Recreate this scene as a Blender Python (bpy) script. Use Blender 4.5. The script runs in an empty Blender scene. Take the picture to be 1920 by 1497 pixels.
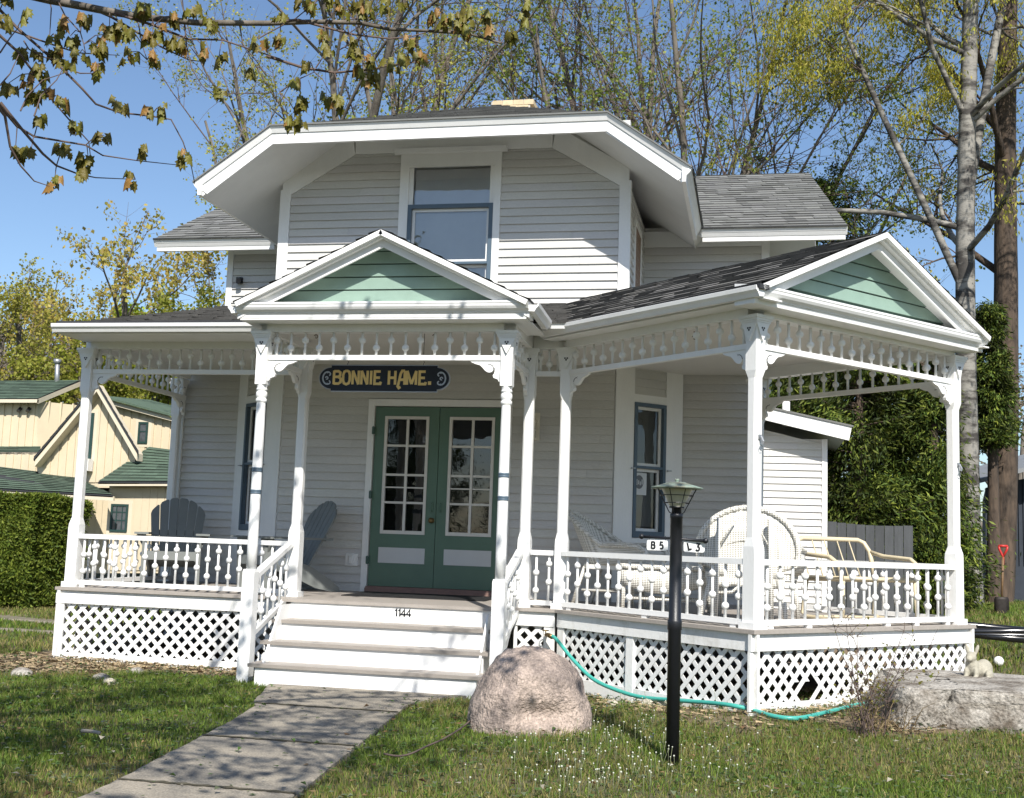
import bpy, math, random
import numpy as np
from mathutils import Matrix, Vector
S = bpy.context.scene
COL = S.collection
rad = math.radians
random.seed(7)

# ------------------------------------------------------------------ camera
CAM_P, CAM_R, CAM_Y, CAM_F, CAM_H = .1204, .0344, -.2049, 2217.45, 1.3
_f = Vector((math.sin(CAM_Y) * math.cos(CAM_P), math.cos(CAM_Y) * math.cos(CAM_P), math.sin(CAM_P)))
_r0 = Vector((math.cos(CAM_Y), -math.sin(CAM_Y), 0)); _u0 = _r0.cross(_f)
_R = _r0 * math.cos(CAM_R) + _u0 * math.sin(CAM_R)
_U = _u0 * math.cos(CAM_R) - _r0 * math.sin(CAM_R)
cd = bpy.data.cameras.new('camera'); cam = bpy.data.objects.new('camera', cd); COL.objects.link(cam)
m = Matrix((_R, _U, -_f)).transposed().to_4x4(); m.translation = (0, 0, CAM_H); cam.matrix_world = m
cd.sensor_width = 36; cd.sensor_fit = 'HORIZONTAL'; cd.lens = CAM_F / 1920 * 36
cd.clip_start = .05; cd.clip_end = 3000
S.camera = cam

def at(px, py, x=None, y=None, z=None):
    """point where the sight line of a photo pixel meets a plane of the place"""
    d = _f + _R * ((px - 960) / CAM_F) - _U * ((py - 748.5) / CAM_F)
    if y is not None: t = y / d.y
    elif x is not None: t = x / d.x
    else: t = (z - CAM_H) / d.z
    return Vector((0, 0, CAM_H)) + d * t

def atn(px, py, n, o):
    d = _f + _R * ((px - 960) / CAM_F) - _U * ((py - 748.5) / CAM_F); n = Vector(n); c = Vector((0, 0, CAM_H)); return c + d * ((Vector(o) - c).dot(n) / d.dot(n))
def seen(p, mar=0.0):
    d = Vector(p) - Vector((0, 0, CAM_H)); zz = d.dot(_f)
    if zz < .1: return False
    a, b = d.dot(_R) / zz * CAM_F, d.dot(_U) / zz * CAM_F
    return abs(a) < 960 + mar and abs(b) < 749 + mar

# ------------------------------------------------------------------ light
SUN_EL, SUN_DIR = rad(43), Vector((-.395, 1.0, 0)).normalized()
w = bpy.data.worlds.new('World'); S.world = w; w.use_nodes = True
nt = w.node_tree; bg = nt.nodes['Background']
sk = nt.nodes.new('ShaderNodeTexSky'); sk.sky_type = 'NISHITA'; sk.sun_disc = False
sk.sun_elevation = SUN_EL; sk.sun_rotation = math.atan2(-SUN_DIR.x, -SUN_DIR.y)
sk.air_density = 1.0; sk.dust_density = .7; sk.ozone_density = 3.6
nt.links.new(sk.outputs[0], bg.inputs[0]); bg.inputs[1].default_value = .110
sl = bpy.data.lights.new('sun', 'SUN'); sun = bpy.data.objects.new('sun', sl); COL.objects.link(sun)
sl.energy = 5.0; sl.angle = rad(.55); sl.color = (1, .955, .88)
ld = SUN_DIR * math.cos(SUN_EL) - Vector((0, 0, math.sin(SUN_EL)))
sun.rotation_euler = ld.to_track_quat('-Z', 'Y').to_euler(); sun.location = (6, -12, 14)
S.view_settings.view_transform = 'Standard'; S.view_settings.look = 'None'
S.view_settings.exposure = .5; S.view_settings.gamma = 1
S.cycles.max_bounces = 8; S.cycles.transparent_max_bounces = 16; S.cycles.diffuse_bounces = 4

# ------------------------------------------------------------------ materials
MATS = {}
def mat(name, base, rough=.6, var=.0, scale=6, base2=None, bump=0, bscale=40, spec=.4, metal=0, col=False, trans=0, fine=0, detail=6, stretch=None, thr=None):
    if name in MATS: return MATS[name]
    m = bpy.data.materials.new(name); MATS[name] = m; m.use_nodes = True
    n = m.node_tree.nodes; L = m.node_tree.links; b = n['Principled BSDF']
    b.inputs['Roughness'].default_value = rough; b.inputs['Specular IOR Level'].default_value = spec; b.inputs['Metallic'].default_value = metal
    tc = n.new('ShaderNodeTexCoord'); co = tc.outputs['Object']
    if stretch:
        mp = n.new('ShaderNodeMapping'); mp.inputs['Scale'].default_value = stretch; L.new(co, mp.inputs[0]); co = mp.outputs[0]
    cur = None
    if var or base2:
        t = n.new('ShaderNodeTexNoise'); t.inputs['Scale'].default_value = scale; t.inputs['Detail'].default_value = detail; t.inputs['Roughness'].default_value = .65
        L.new(co, t.inputs['Vector'])
        r = n.new('ShaderNodeValToRGB'); L.new(t.outputs[0], r.inputs[0])
        lo, hi = (.32, .68) if not thr else thr
        r.color_ramp.elements[0].position = lo; r.color_ramp.elements[1].position = hi
        c2 = base2 or [c * (1 - var) for c in base]
        r.color_ramp.elements[0].color = (*c2, 1); r.color_ramp.elements[1].color = (*base, 1)
        cur = r.outputs[0]
    if fine:
        t = n.new('ShaderNodeTexNoise'); t.inputs['Scale'].default_value = bscale * 1.7; t.inputs['Detail'].default_value = 3; L.new(co, t.inputs['Vector'])
        mr = n.new('ShaderNodeMapRange'); mr.inputs[1].default_value = .25; mr.inputs[2].default_value = .75; mr.inputs[3].default_value = 1 - fine; mr.inputs[4].default_value = 1 + fine
        L.new(t.outputs[0], mr.inputs[0])
        x = n.new('ShaderNodeVectorMath'); x.operation = 'SCALE'
        if cur: L.new(cur, x.inputs[0])
        else: x.inputs[0].default_value = base
        L.new(mr.outputs[0], x.inputs['Scale']); cur = x.outputs[0]
    if col:
        a = n.new('ShaderNodeAttribute'); a.attribute_name = 'Col'
        x = n.new('ShaderNodeVectorMath'); x.operation = 'MULTIPLY'; L.new(a.outputs['Color'], x.inputs[0])
        if cur: L.new(cur, x.inputs[1])
        else: x.inputs[1].default_value = base
        cur = x.outputs[0]
    if cur: L.new(cur, b.inputs['Base Color'])
    else: b.inputs['Base Color'].default_value = (*base, 1)
    if bump:
        t = n.new('ShaderNodeTexNoise'); t.inputs['Scale'].default_value = bscale; t.inputs['Detail'].default_value = 5; L.new(co, t.inputs['Vector'])
        bp = n.new('ShaderNodeBump'); bp.inputs['Strength'].default_value = min(1, bump); bp.inputs['Distance'].default_value = .01 * max(1, bump); L.new(t.outputs[0], bp.inputs['Height']); L.new(bp.outputs[0], b.inputs['Normal'])
    if trans:
        tr = n.new('ShaderNodeBsdfTranslucent'); mx = n.new('ShaderNodeMixShader'); mx.inputs[0].default_value = trans
        if cur:
            L.new(cur, tr.inputs[0])
        else: tr.inputs[0].default_value = (*base, 1)
        L.new(b.outputs[0], mx.inputs[1]); L.new(tr.outputs[0], mx.inputs[2]); L.new(mx.outputs[0], n['Material Output'].inputs[0])
    return m

def glass_mat(name='window_glass', ior=1.85, tint=(.9, .95, .95)):
    if name in MATS: return MATS[name]
    m = bpy.data.materials.new(name); MATS[name] = m; m.use_nodes = True
    n = m.node_tree.nodes; L = m.node_tree.links
    n.remove(n['Principled BSDF'])
    fr = n.new('ShaderNodeFresnel'); fr.inputs[0].default_value = ior
    g = n.new('ShaderNodeBsdfGlossy'); g.inputs['Roughness'].default_value = .01
    t = n.new('ShaderNodeBsdfTransparent'); t.inputs[0].default_value = (*tint, 1)
    mx = n.new('ShaderNodeMixShader'); L.new(fr.outputs[0], mx.inputs[0]); L.new(t.outputs[0], mx.inputs[1]); L.new(g.outputs[0], mx.inputs[2])
    tc = n.new('ShaderNodeTexCoord'); tn = n.new('ShaderNodeTexNoise'); tn.inputs['Scale'].default_value = 3; L.new(tc.outputs['Object'], tn.inputs['Vector'])
    bp = n.new('ShaderNodeBump'); bp.inputs['Strength'].default_value = .12; bp.inputs['Distance'].default_value = .02; L.new(tn.outputs[0], bp.inputs['Height']); L.new(bp.outputs[0], g.inputs['Normal'])
    L.new(mx.outputs[0], n['Material Output'].inputs[0])
    return m

WHITE = mat('white_paint', (.80, .80, .785), .42, .07, 3, bump=.12, bscale=60, fine=.02, stretch=(1, 1, .35))
WORN = mat('worn_white_paint', (.79, .79, .77), .5, base2=(.62, .61, .57), scale=5, thr=(.28, .48), bump=.25, bscale=50, stretch=(1.2, 1.2, .6), fine=.03)
SIDE = mat('pale_gray_siding', (.605, .598, .578), .5, .13, 1.7, bump=.2, bscale=60, fine=.05, stretch=(.35, .35, 1), col=True)
CEIL = mat('porch_ceiling_paint', (.70, .685, .65), .5, .06, 2)
GREEN = mat('door_green_paint', (.105, .18, .132), .38, .12, 4)
MINT = mat('mint_green_paint', (.225, .325, .27), .5, .12, 5, fine=.03, bscale=60)
MINTG = mat('mint_shadow_gap', (.05, .09, .07), .7)
BLUE = mat('slate_blue_paint', (.085, .125, .165), .4, .12, 6)
DECKM = mat('taupe_deck_paint', (.36, .325, .29), .55, .15, 5, bump=.2, bscale=30, stretch=(1, 6, 1), fine=.05)
SHING = mat('gray_asphalt_shingle', (.175, .177, .17), .85, .12, 9, bump=.5, bscale=160, col=True, fine=.14)
SHINGD = mat('dark_asphalt_shingle', (.165, .16, .15), .85, .2, 9, bump=.5, bscale=160, col=True, fine=.16)
TAR = mat('shingle_edge', (.03, .032, .036), .8)
GLASS = glass_mat()
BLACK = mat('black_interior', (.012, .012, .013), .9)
IRON = mat('black_iron', (.012, .013, .017), .42, .2, 30, bump=.1, bscale=120, spec=.5)
DARKHOLE = mat('dark_cutout', (.02, .02, .02), .9)
BRASS = mat('aged_brass', (.20, .14, .06), .4, .3, 40, metal=.8)
STEEL = mat('galvanized_metal', (.42, .43, .44), .42, .2, 20, metal=.7)

# ------------------------------------------------------------------ mesh builder
class MB:
    def __init__(s): s.v = []; s.f = []; s.mi = []; s.c = []; s.sm = []; s.M = None; s.mat = 0; s.col = (1, 1, 1, 1); s.smooth = False
    def pt(s, p):
        p = Vector(p)
        if s.M is not None: p = s.M @ p
        s.v.append(p[:]); return len(s.v) - 1
    def face(s, ids, mat=None): s.f.append(tuple(ids)); s.mi.append(s.mat if mat is None else mat); s.c.append(s.col); s.sm.append(s.smooth)
    def quad(s, *ps, mat=None): s.face([s.pt(p) for p in ps], mat)
    def hexa(s, p, mat=None):
        i = [s.pt(q) for q in p]
        for f in ((0, 3, 2, 1), (4, 5, 6, 7), (0, 1, 5, 4), (1, 2, 6, 5), (2, 3, 7, 6), (3, 0, 4, 7)): s.face([i[k] for k in f], mat)
    def box(s, a, b, mat=None):
        x0, y0, z0 = [min(p, q) for p, q in zip(a, b)]; x1, y1, z1 = [max(p, q) for p, q in zip(a, b)]
        s.hexa([(x0, y0, z0), (x1, y0, z0), (x1, y1, z0), (x0, y1, z0), (x0, y0, z1), (x1, y0, z1), (x1, y1, z1), (x0, y1, z1)], mat)
    def bbox(s, a, b, bev, mat=None):
        """box with chamfered long edges (vertical bevel)"""
        x0, y0, z0 = [min(p, q) for p, q in zip(a, b)]; x1, y1, z1 = [max(p, q) for p, q in zip(a, b)]; e = bev
        ring = [(x0 + e, y0), (x1 - e, y0), (x1, y0 + e), (x1, y1 - e), (x1 - e, y1), (x0 + e, y1), (x0, y1 - e), (x0, y0 + e)]
        s.loft([[(x, y, z0) for x, y in ring], [(x, y, z1) for x, y in ring]], mat)
    def loft(s, rings, mat=None, caps=True, closed=True):
        I = [[s.pt(p) for p in r] for r in rings]; n = len(I[0])
        for a, b in zip(I, I[1:]):
            for k in range(n if closed else n - 1):
                s.face([a[k], a[(k + 1) % n], b[(k + 1) % n], b[k]], mat)
        if caps: s.face(I[0][::-1], mat); s.face(I[-1], mat)
    def prism(s, pts, depth, o=(0, 0, 0), U=(1, 0, 0), W=(0, 0, 1), D=(0, 1, 0), mat=None):
        o, U, W, D = map(Vector, (o, U, W, D))
        a = [s.pt(o + U * p[0] + W * p[1]) for p in pts]; b = [s.pt(o + U * p[0] + W * p[1] + D * depth) for p in pts]
        s.face(a, mat); s.face(b[::-1], mat); n = len(a)
        for k in range(n): s.face([a[(k + 1) % n], a[k], b[k], b[(k + 1) % n]], mat)
    def tube(s, pts, r, n=8, mat=None, caps=True, flat=1.0):
        pts = [Vector(p) for p in pts]
        if not hasattr(r, '__len__'): r = [r] * len(pts)
        ring0 = None; rings = []
        for i, p in enumerate(pts):
            t = (pts[min(i + 1, len(pts) - 1)] - pts[max(i - 1, 0)])
            if t.length < 1e-9: t = Vector((0, 0, 1))
            t.normalize()
            if ring0 is None:
                a = t.orthogonal().normalized()
            else:
                a = ring0 - t * ring0.dot(t)
                a = a.normalized() if a.length > 1e-6 else t.orthogonal().normalized()
            ring0 = a; b = t.cross(a)
            rings.append([p + (a * math.cos(2 * math.pi * k / n) + b * math.sin(2 * math.pi * k / n) * flat) * r[i] for k in range(n)])
        s.loft(rings, mat, caps)
    def lathe(s, prof, o=(0, 0, 0), n=16, mat=None, caps=True):
        o = Vector(o)
        s.loft([[o + Vector((max(r, 1e-4) * math.cos(2 * math.pi * k / n), max(r, 1e-4) * math.sin(2 * math.pi * k / n), z)) for k in range(n)] for r, z in prof], mat, caps)
    def ball(s, c, r, n=10, mat=None, sz=1):
        s.lathe([(r * math.sin(math.pi * k / 8), -r * sz * math.cos(math.pi * k / 8)) for k in range(9)], c, n, mat)
    def sweep(s, prof, p0, p1, out, up=(0, 0, 1), mat=None, m0=0, m1=0):
        """extrude a profile [(out,up)] from p0 to p1; m0/m1 = mitre slope at the ends"""
        p0, p1, out, up = map(Vector, (p0, p1, out, up)); d = (p1 - p0).normalized()
        s.loft([[p0 + out * a + up * b - d * (a * m0) for a, b in prof], [p1 + out * a + up * b + d * (a * m1) for a, b in prof]], mat)
    def ribbon(s, pts, wd, depth, place, mat=None):
        """flat mitred stroke in a plane, place(u,w,d)->3D"""
        P = [Vector((p[0], p[1])) for p in pts]; Lp, Rp = [], []
        for i, p in enumerate(P):
            d0 = (P[i] - P[i - 1]).normalized() if i else (P[1] - P[0]).normalized()
            d1 = (P[i + 1] - P[i]).normalized() if i < len(P) - 1 else d0
            n0 = Vector((-d0.y, d0.x)); n1 = Vector((-d1.y, d1.x)); nn = (n0 + n1)
            nn = nn.normalized() if nn.length > .3 else n0
            k = min(1.8, 1 / max(.3, nn.dot(n0))) * wd / 2
            Lp.append(p + nn * k); Rp.append(p - nn * k)
        for d in (0, 1):
            pass
        f = [[s.pt(place(q.x, q.y, dd)) for q in side] for side in (Lp, Rp) for dd in (depth, 0)]
        lf, lb, rf, rb = f
        for i in range(len(P) - 1):
            s.face([lf[i], lf[i + 1], rf[i + 1], rf[i]], mat)
            s.face([lf[i], lb[i], lb[i + 1], lf[i + 1]], mat); s.face([rf[i + 1], rb[i + 1], rb[i], rf[i]], mat)
        s.face([lf[0], rf[0], rb[0], lb[0]], mat); s.face([lf[-1], lb[-1], rb[-1], rf[-1]], mat)
    def mesh(s, name, mats, off=(0, 0, 0)):
        me = bpy.data.meshes.new(name); o = Vector(off)
        me.from_pydata([(v[0] - o.x, v[1] - o.y, v[2] - o.z) for v in s.v], [], s.f)
        for m in mats: me.materials.append(m)
        me.polygons.foreach_set('material_index', s.mi); me.polygons.foreach_set('use_smooth', s.sm)
        if any(c != (1, 1, 1, 1) for c in s.c) or any('Attribute' in x.node_tree.nodes for x in mats if x.node_tree):
            a = me.attributes.new('Col', 'FLOAT_COLOR', 'FACE'); a.data.foreach_set('color', np.array(s.c, dtype=np.float32).ravel())
        me.update(); return me
    def build(s, name, mats, parent=None, label=None):
        """link as ONE object; vertices were given in world space (or in the parent's space when the parent is a rotated thing)"""
        if not isinstance(mats, (list, tuple)): mats = [mats]
        off = Vector((0, 0, 0)); p = parent
        if p is not None:
            while p.parent: p = p.parent
            if not p.get('local_space'): off = p.location
        o = bpy.data.objects.new(name, s.mesh(name, mats, off)); COL.objects.link(o); o.parent = parent
        if label: o['label'] = label
        return o

LOCAL = []
def thing(name, label, cat, loc=(0, 0, 0), rot=0, group=None, local=False):
    o = bpy.data.objects.new(name, None); COL.objects.link(o); o.location = loc; o.rotation_euler = (0, 0, rot)
    o.empty_display_size = .1
    o['label'] = label; o['category'] = cat
    if group: o['group'] = group
    if local: o['local_space'] = 1; LOCAL.append(o)
    return o
def tag(o, label, cat, group=None):
    o['label'] = label; o['category'] = cat
    if group: o['group'] = group
    return o
def recenter(o):
    """put a one-mesh thing's origin at its base"""
    n = len(o.data.vertices); a = np.empty(n * 3, np.float32); o.data.vertices.foreach_get('co', a); a = a.reshape(-1, 3)
    c = np.array([(a[:, 0].min() + a[:, 0].max()) / 2, (a[:, 1].min() + a[:, 1].max()) / 2, a[:, 2].min()], np.float32)
    a -= c; o.data.vertices.foreach_set('co', a.ravel()); o.location = Vector(c.tolist()); o.data.update(); return o
def structure(o): o['kind'] = 'structure'; return o
def stuff(o): o['kind'] = 'stuff'; return o
def place_copy(src_mesh, name, world, parent):
    o = bpy.data.objects.new(name, src_mesh); COL.objects.link(o); p = parent
    while p.parent: p = p.parent
    o.parent = parent; o.location = Vector(world) - (p.location if not p.get('local_space') else Vector((0, 0, 0))); return o
def frame(x, y, ang): return Matrix.Translation((x, y, 0)) @ Matrix.Rotation(rad(ang), 4, 'Z')

def clip_z(poly, z0, z1):
    """u-extents of a convex (u,z) polygon at z0 and z1"""
    def ext(z):
        us = []
        for (a, b), (c, d) in zip(poly, poly[1:] + poly[:1]):
            if (b - z) * (d - z) <= 0 and b != d: us.append(a + (c - a) * (z - b) / (d - b))
            if b == d == z: us += [a, c]
        return (min(us), max(us)) if us else None
    e = 1e-5
    return ext(z0 + e), ext(z1 - e)
def clap(mb, poly, reveal=.0935, zref=0, mat=0, b=.022, t=.002):
    zs = [p[1] for p in poly]; lo, hi = min(zs), max(zs)
    cuts = sorted({lo, hi} | {p[1] for p in poly} | {zref + reveal * k for k in range(int((lo - zref) / reveal) - 1, int((hi - zref) / reveal) + 2)})
    cuts = [c for c in cuts if lo - 1e-9 <= c <= hi + 1e-9]
    for z0, z1 in zip(cuts, cuts[1:]):
        if z1 - z0 < 1e-4: continue
        e0, e1 = clip_z(poly, z0, z1)
        if not e0 or not e1: continue
        k = math.floor((z0 - zref) / reveal + 1e-6); zb = zref + k * reveal
        f = lambda z: -(b + (t - b) * (z - zb) / reveal)
        rj = random.Random(k * 7 + int(e0[0] * 10)); xs = [0]; wd_ = max(e0[1] - e0[0], e1[1] - e1[0], .01)
        while xs[-1] < 1: xs.append(xs[-1] + rj.uniform(.7, 2.6) / wd_)
        xs[-1] = 1
        if len(xs) > 2 and xs[-2] > .93: xs.pop(-2)
        for xa, xb in zip(xs, xs[1:]):
            j = rj.uniform(.93, 1.03); mb.col = (j, j * rj.uniform(.99, 1.005), j * rj.uniform(.97, 1.01), 1); gp = .0025 if xb < 1 else 0; sg = 0
            L0 = lambda t: e0[0] + (e0[1] - e0[0]) * t
            L1 = lambda t: e1[0] + (e1[1] - e1[0]) * t
            mb.quad((L0(xa), f(z0) - .001, z0 + sg), (L0(xb) - gp, f(z0) - .001, z0 + sg * -.6), (L1(xb) - gp, f(z1), z1), (L1(xa), f(z1), z1), mat=mat)
        if abs(z0 - zb) < 1e-5: mb.quad((e0[0], 0, z0), (e0[1], 0, z0), (e0[1], f(z0), z0), (e0[0], f(z0), z0), mat=mat)
    mb.col = (1, 1, 1, 1)
def shingle(mb, o, U, W, poly, exp=.125, mat=0, th=.011, seed=1, cmin=.7, cmax=1.18):
    """real tabs laid in courses on a roof plane: o origin, U along the eave, W up the slope, poly convex (u,w)"""
    R = random.Random(seed); o, U, W = Vector(o), Vector(U).normalized(), Vector(W).normalized(); N = U.cross(W).normalized()
    if N.z < 0: N = -N
    hi = max(p[1] for p in poly); lo = min(p[1] for p in poly); k = 0; w0 = lo
    P = lambda u, v, h: o + U * u + W * v + N * h
    mb.col = (1, 1, 1, 1); mb.face([mb.pt(P(u, v, .0025)) for u, v in poly], 2)
    while w0 < hi - .01:
        w1 = min(w0 + exp, hi); e0, e1 = clip_z(poly, w0, w1)
        if e0 and e1:
            n = max(1, int((max(e0[1], e1[1]) - min(e0[0], e1[0])) / .22)); xs = [0]
            while xs[-1] < 1: xs.append(xs[-1] + R.uniform(.5, 1.5) / n)
            xs[-1] = 1
            for a, b in zip(xs, xs[1:]):
                g = .004 if R.random() < .7 else .0
                a0, b0 = e0[0] + (e0[1] - e0[0]) * a, e0[0] + (e0[1] - e0[0]) * b - g
                a1, b1 = e1[0] + (e1[1] - e1[0]) * a, e1[0] + (e1[1] - e1[0]) * b - g
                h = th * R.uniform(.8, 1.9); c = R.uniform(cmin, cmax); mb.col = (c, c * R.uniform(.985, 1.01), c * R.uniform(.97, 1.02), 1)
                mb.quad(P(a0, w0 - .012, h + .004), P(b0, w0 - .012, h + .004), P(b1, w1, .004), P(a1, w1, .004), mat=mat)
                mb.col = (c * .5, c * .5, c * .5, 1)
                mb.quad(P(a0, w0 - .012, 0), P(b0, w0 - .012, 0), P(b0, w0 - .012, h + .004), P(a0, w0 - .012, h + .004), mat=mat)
        w0 = w1; k += 1
    mb.col = (1, 1, 1, 1)
def slab(mb, o, U, W, poly, th, mat=1):
    o, U, W = Vector(o), Vector(U).normalized(), Vector(W).normalized(); N = U.cross(W).normalized()
    if N.z < 0: N = -N
    mb.prism(poly, -th, o, U, W, N, mat=mat)
# ------------------------------------------------------------------ the house
ZF, ZC = .705, 3.13                    # porch floor, top of the posts
house = thing('cottage', 'pale gray two-storey clapboard cottage with a white wraparound porch and green double doors', 'house', (-3.38, 12.65, 0))
SPLIT = {'eave_board', 'corner_board', 'stair_stringer', 'lattice_stud', 'frieze_board', 'soffit', 'roof_edge', 'rake_board', 'splash_guard', 'wall', 'upper_wall', 'window_casing', 'screen_clip'}
def pieces(mb):
    par = list(range(len(mb.v)))
    def fd(i):
        while par[i] != i: par[i] = par[par[i]]; i = par[i]
        return i
    for f in mb.f:
        for k in f[1:]: par[fd(k)] = fd(f[0])
    grp = {}
    for i, f in enumerate(mb.f): grp.setdefault(fd(f[0]), []).append(i)
    for ids in grp.values():
        q = MB(); mp = {}
        for i in ids:
            q.f.append(tuple(mp.setdefault(k, len(mp)) for k in mb.f[i])); q.mi.append(mb.mi[i]); q.c.append(mb.c[i]); q.sm.append(mb.sm[i])
        q.v = [mb.v[k] for k in mp]; yield q
def part(mb, name, mats, parent=None, label=None):
    if name in SPLIT and name not in ('wall', 'upper_wall', 'window_casing', 'screen_clip'):
        for q in pieces(mb): o = q.build(name, mats, parent or house, label)
        return o
    return mb.build(name, mats, parent or house, label)
X0, X1, WY, LY, UY = -5.293, -1.496, 12.65, 13.35, 14.45
FW = frame(0, WY, 0)
# ---- ground-floor front wall
mb = MB(); mb.M = FW
DL, DR, DTOP = -4.19, -2.69, 2.765
clap(mb, [(X0, ZF), (DL - .07, ZF), (DL - .07, 3.3), (X0, 3.3)], zref=ZF)
clap(mb, [(DR + .07, ZF), (X1, ZF), (X1, 3.3), (DR + .07, 3.3)], zref=ZF)
clap(mb, [(DL - .07, 2.84), (DR + .07, 2.84), (DR + .07, 3.3), (DL - .07, 3.3)], zref=ZF)
mb.box((X0, .003, ZF - .6), (DL - .02, .12, 3.6)); mb.box((DR + .02, .003, ZF - .6), (X1, .12, 3.6)); mb.box((DL - .02, .003, DTOP + .02), (DR + .02, .12, 3.6))
part(mb, 'wall', SIDE)
# ---- ground-floor wing walls
mb = MB(); mb.M = frame(0, LY, 0)
clap(mb, [(-6.88, ZF), (-6.15, ZF), (-6.15, 3.3), (-6.88, 3.3)], zref=ZF); mb.box((-6.95, .003, 0), (-6.15, .12, 3.6))
mb.box((-6.95, .12, 0), (-6.85, 6, 3.6)); part(mb, 'wall', SIDE)
mb = MB(); mb.M = frame(0, LY, 0)
clap(mb, [(-.82, ZF), (.03, ZF), (.03, 3.3), (-.82, 3.3)], zref=ZF); mb.box((-.82, .003, 0), (.06, .12, 3.6)); mb.box((-.03, .12, 0), (.06, 6, 3.6))
part(mb, 'wall', SIDE)
mb = MB(); mb.bbox((-6.96, LY - .03, .70), (-6.87, LY + .06, 3.3), .004); part(mb, 'corner_board', WHITE)
mb = MB(); mb.bbox((.03, LY - .03, .70), (.09, LY + .06, 3.3), .004); part(mb, 'corner_board', WHITE)
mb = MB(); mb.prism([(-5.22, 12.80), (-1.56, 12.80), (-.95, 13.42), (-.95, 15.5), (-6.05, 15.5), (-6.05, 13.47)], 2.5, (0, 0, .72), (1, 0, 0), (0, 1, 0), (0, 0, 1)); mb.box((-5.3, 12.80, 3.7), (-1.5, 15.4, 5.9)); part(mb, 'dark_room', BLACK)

GLASS2 = glass_mat('sky_reflecting_glass', 2.5, (1, 1, 1))
def sash_window(F, u0, u1, z0, z1, zmid, fr=.05, panel=None, shade_to=None, decal=False, transom=None):
    """blue screen frame, white sashes, panes; local frame F with depth inward"""
    mb = MB(); mb.M = F
    mb.box((u0, -.035, z0 - .02), (u1, .02, z0 + fr * 1.25)); mb.box((u0, -.034, z1 - fr), (u1, .02, z1))
    mb.box((u0, -.036, z0 + fr * 1.25), (u0 + fr, .02, z1 - fr)); mb.box((u1 - fr, -.036, z0 + fr * 1.25), (u1, .02, z1 - fr))
    mb.box((u0 + fr, -.03, zmid - .014), (u1 - fr, .01, zmid + .014))
    win = part(mb, 'window', BLUE)
    for a, b, d in ((z0 + fr * 1.25, zmid - .014, .03), (zmid + .014, z1 - fr, .012)):
        mb = MB(); mb.M = F; l, r = u0 + fr, u1 - fr; s = .032
        mb.box((l, d, a), (l + s, d + .03, b)); mb.box((r - s, d, a), (r, d + .03, b)); mb.box((l + s, d, a), (r - s, d + .028, a + s)); mb.box((l + s, d, b - s), (r - s, d + .028, b))
        part(mb, 'sash', WHITE, win)
        mb = MB(); mb.M = F; mb.quad((l + s, d + .012, a + s), (r - s, d + .012, a + s), (r - s, d + .012, b - s), (l + s, d + .012, b - s)); part(mb, 'pane', GLASS2 if z0 > 3.5 else GLASS, win)
    return win
SHADE = mat('drawn_window_shade', (.34, .36, .37), .8, .1, 3)
SHADEL = mat('pale_window_shade', (.85, .87, .86), .8, .08, 3)
CURT = mat('gray_window_curtain', (.16, .16, .16), .9, .2, 8, stretch=(8, 8, .5))
# ---- angled corner walls, each almost filled by its window
def angled(ox, oy, ang, ln, b0, b1, z0, z1):
    F = frame(ox, oy, ang); mb = MB(); mb.M = F
    mb.box((0, .003, 0), (b0 - .012, .13, 3.6)); mb.box((b1 + .012, .003, 0), (ln, .13, 3.6)); mb.box((b0 - .012, .003, 0), (b1 + .012, .13, z0 - .02)); mb.box((b0 - .012, .003, z1 + .02), (b1 + .012, .13, 3.6))
    clap(mb, [(b0, ZF), (b1, ZF), (b1, z0 - .11), (b0, z0 - .11)], zref=ZF); clap(mb, [(b0, z1 + .09), (b1, z1 + .09), (b1, 3.3), (b0, 3.3)], zref=ZF)
    part(mb, 'wall', SIDE)
    mb = MB(); mb.M = F
    mb.box((0.002, -.024, ZF), (b0 - .002, .001, 3.3)); mb.box((b1 + .002, -.024, ZF), (ln - .002, .001, 3.3))
    mb.box((b0 - .002, -.023, z1 + .003), (b1 + .002, .001, z1 + .09)); mb.box((b0 - .002, -.023, z0 - .11), (b1 + .002, .001, z0 - .024))
    part(mb, 'window_casing', WHITE)
    wn = sash_window(F, b0, b1, z0, z1, (z0 + z1) / 2 + .02, .04)
    mb = MB(); mb.M = F; mb.box((b0 + .03, .10, (z0 + z1) / 2 - .62), (b1 - .03, .108, z1 - .02)); part(mb, 'window_shade', CURT, wn)
    mb = MB(); mb.M = F
    for s in (b0 - .03, b1 + .03): mb.tube([(s, -.02, (z0 + z1) / 2), (s, -.06, (z0 + z1) / 2)], .008, 6); mb.box((s - .03, -.065, (z0 + z1) / 2 - .006), (s + .03, -.055, (z0 + z1) / 2 + .006))
    part(mb, 'screen_clip', STEEL, wn)
    return F, wn
FR_, win_r = angled(X1, WY, 45, .957, .262, .712, 1.415, 2.865)
FL_, win_l = angled(-6.15, LY, -39.25, 1.107, .222, .73, 1.355, 2.84)
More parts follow.
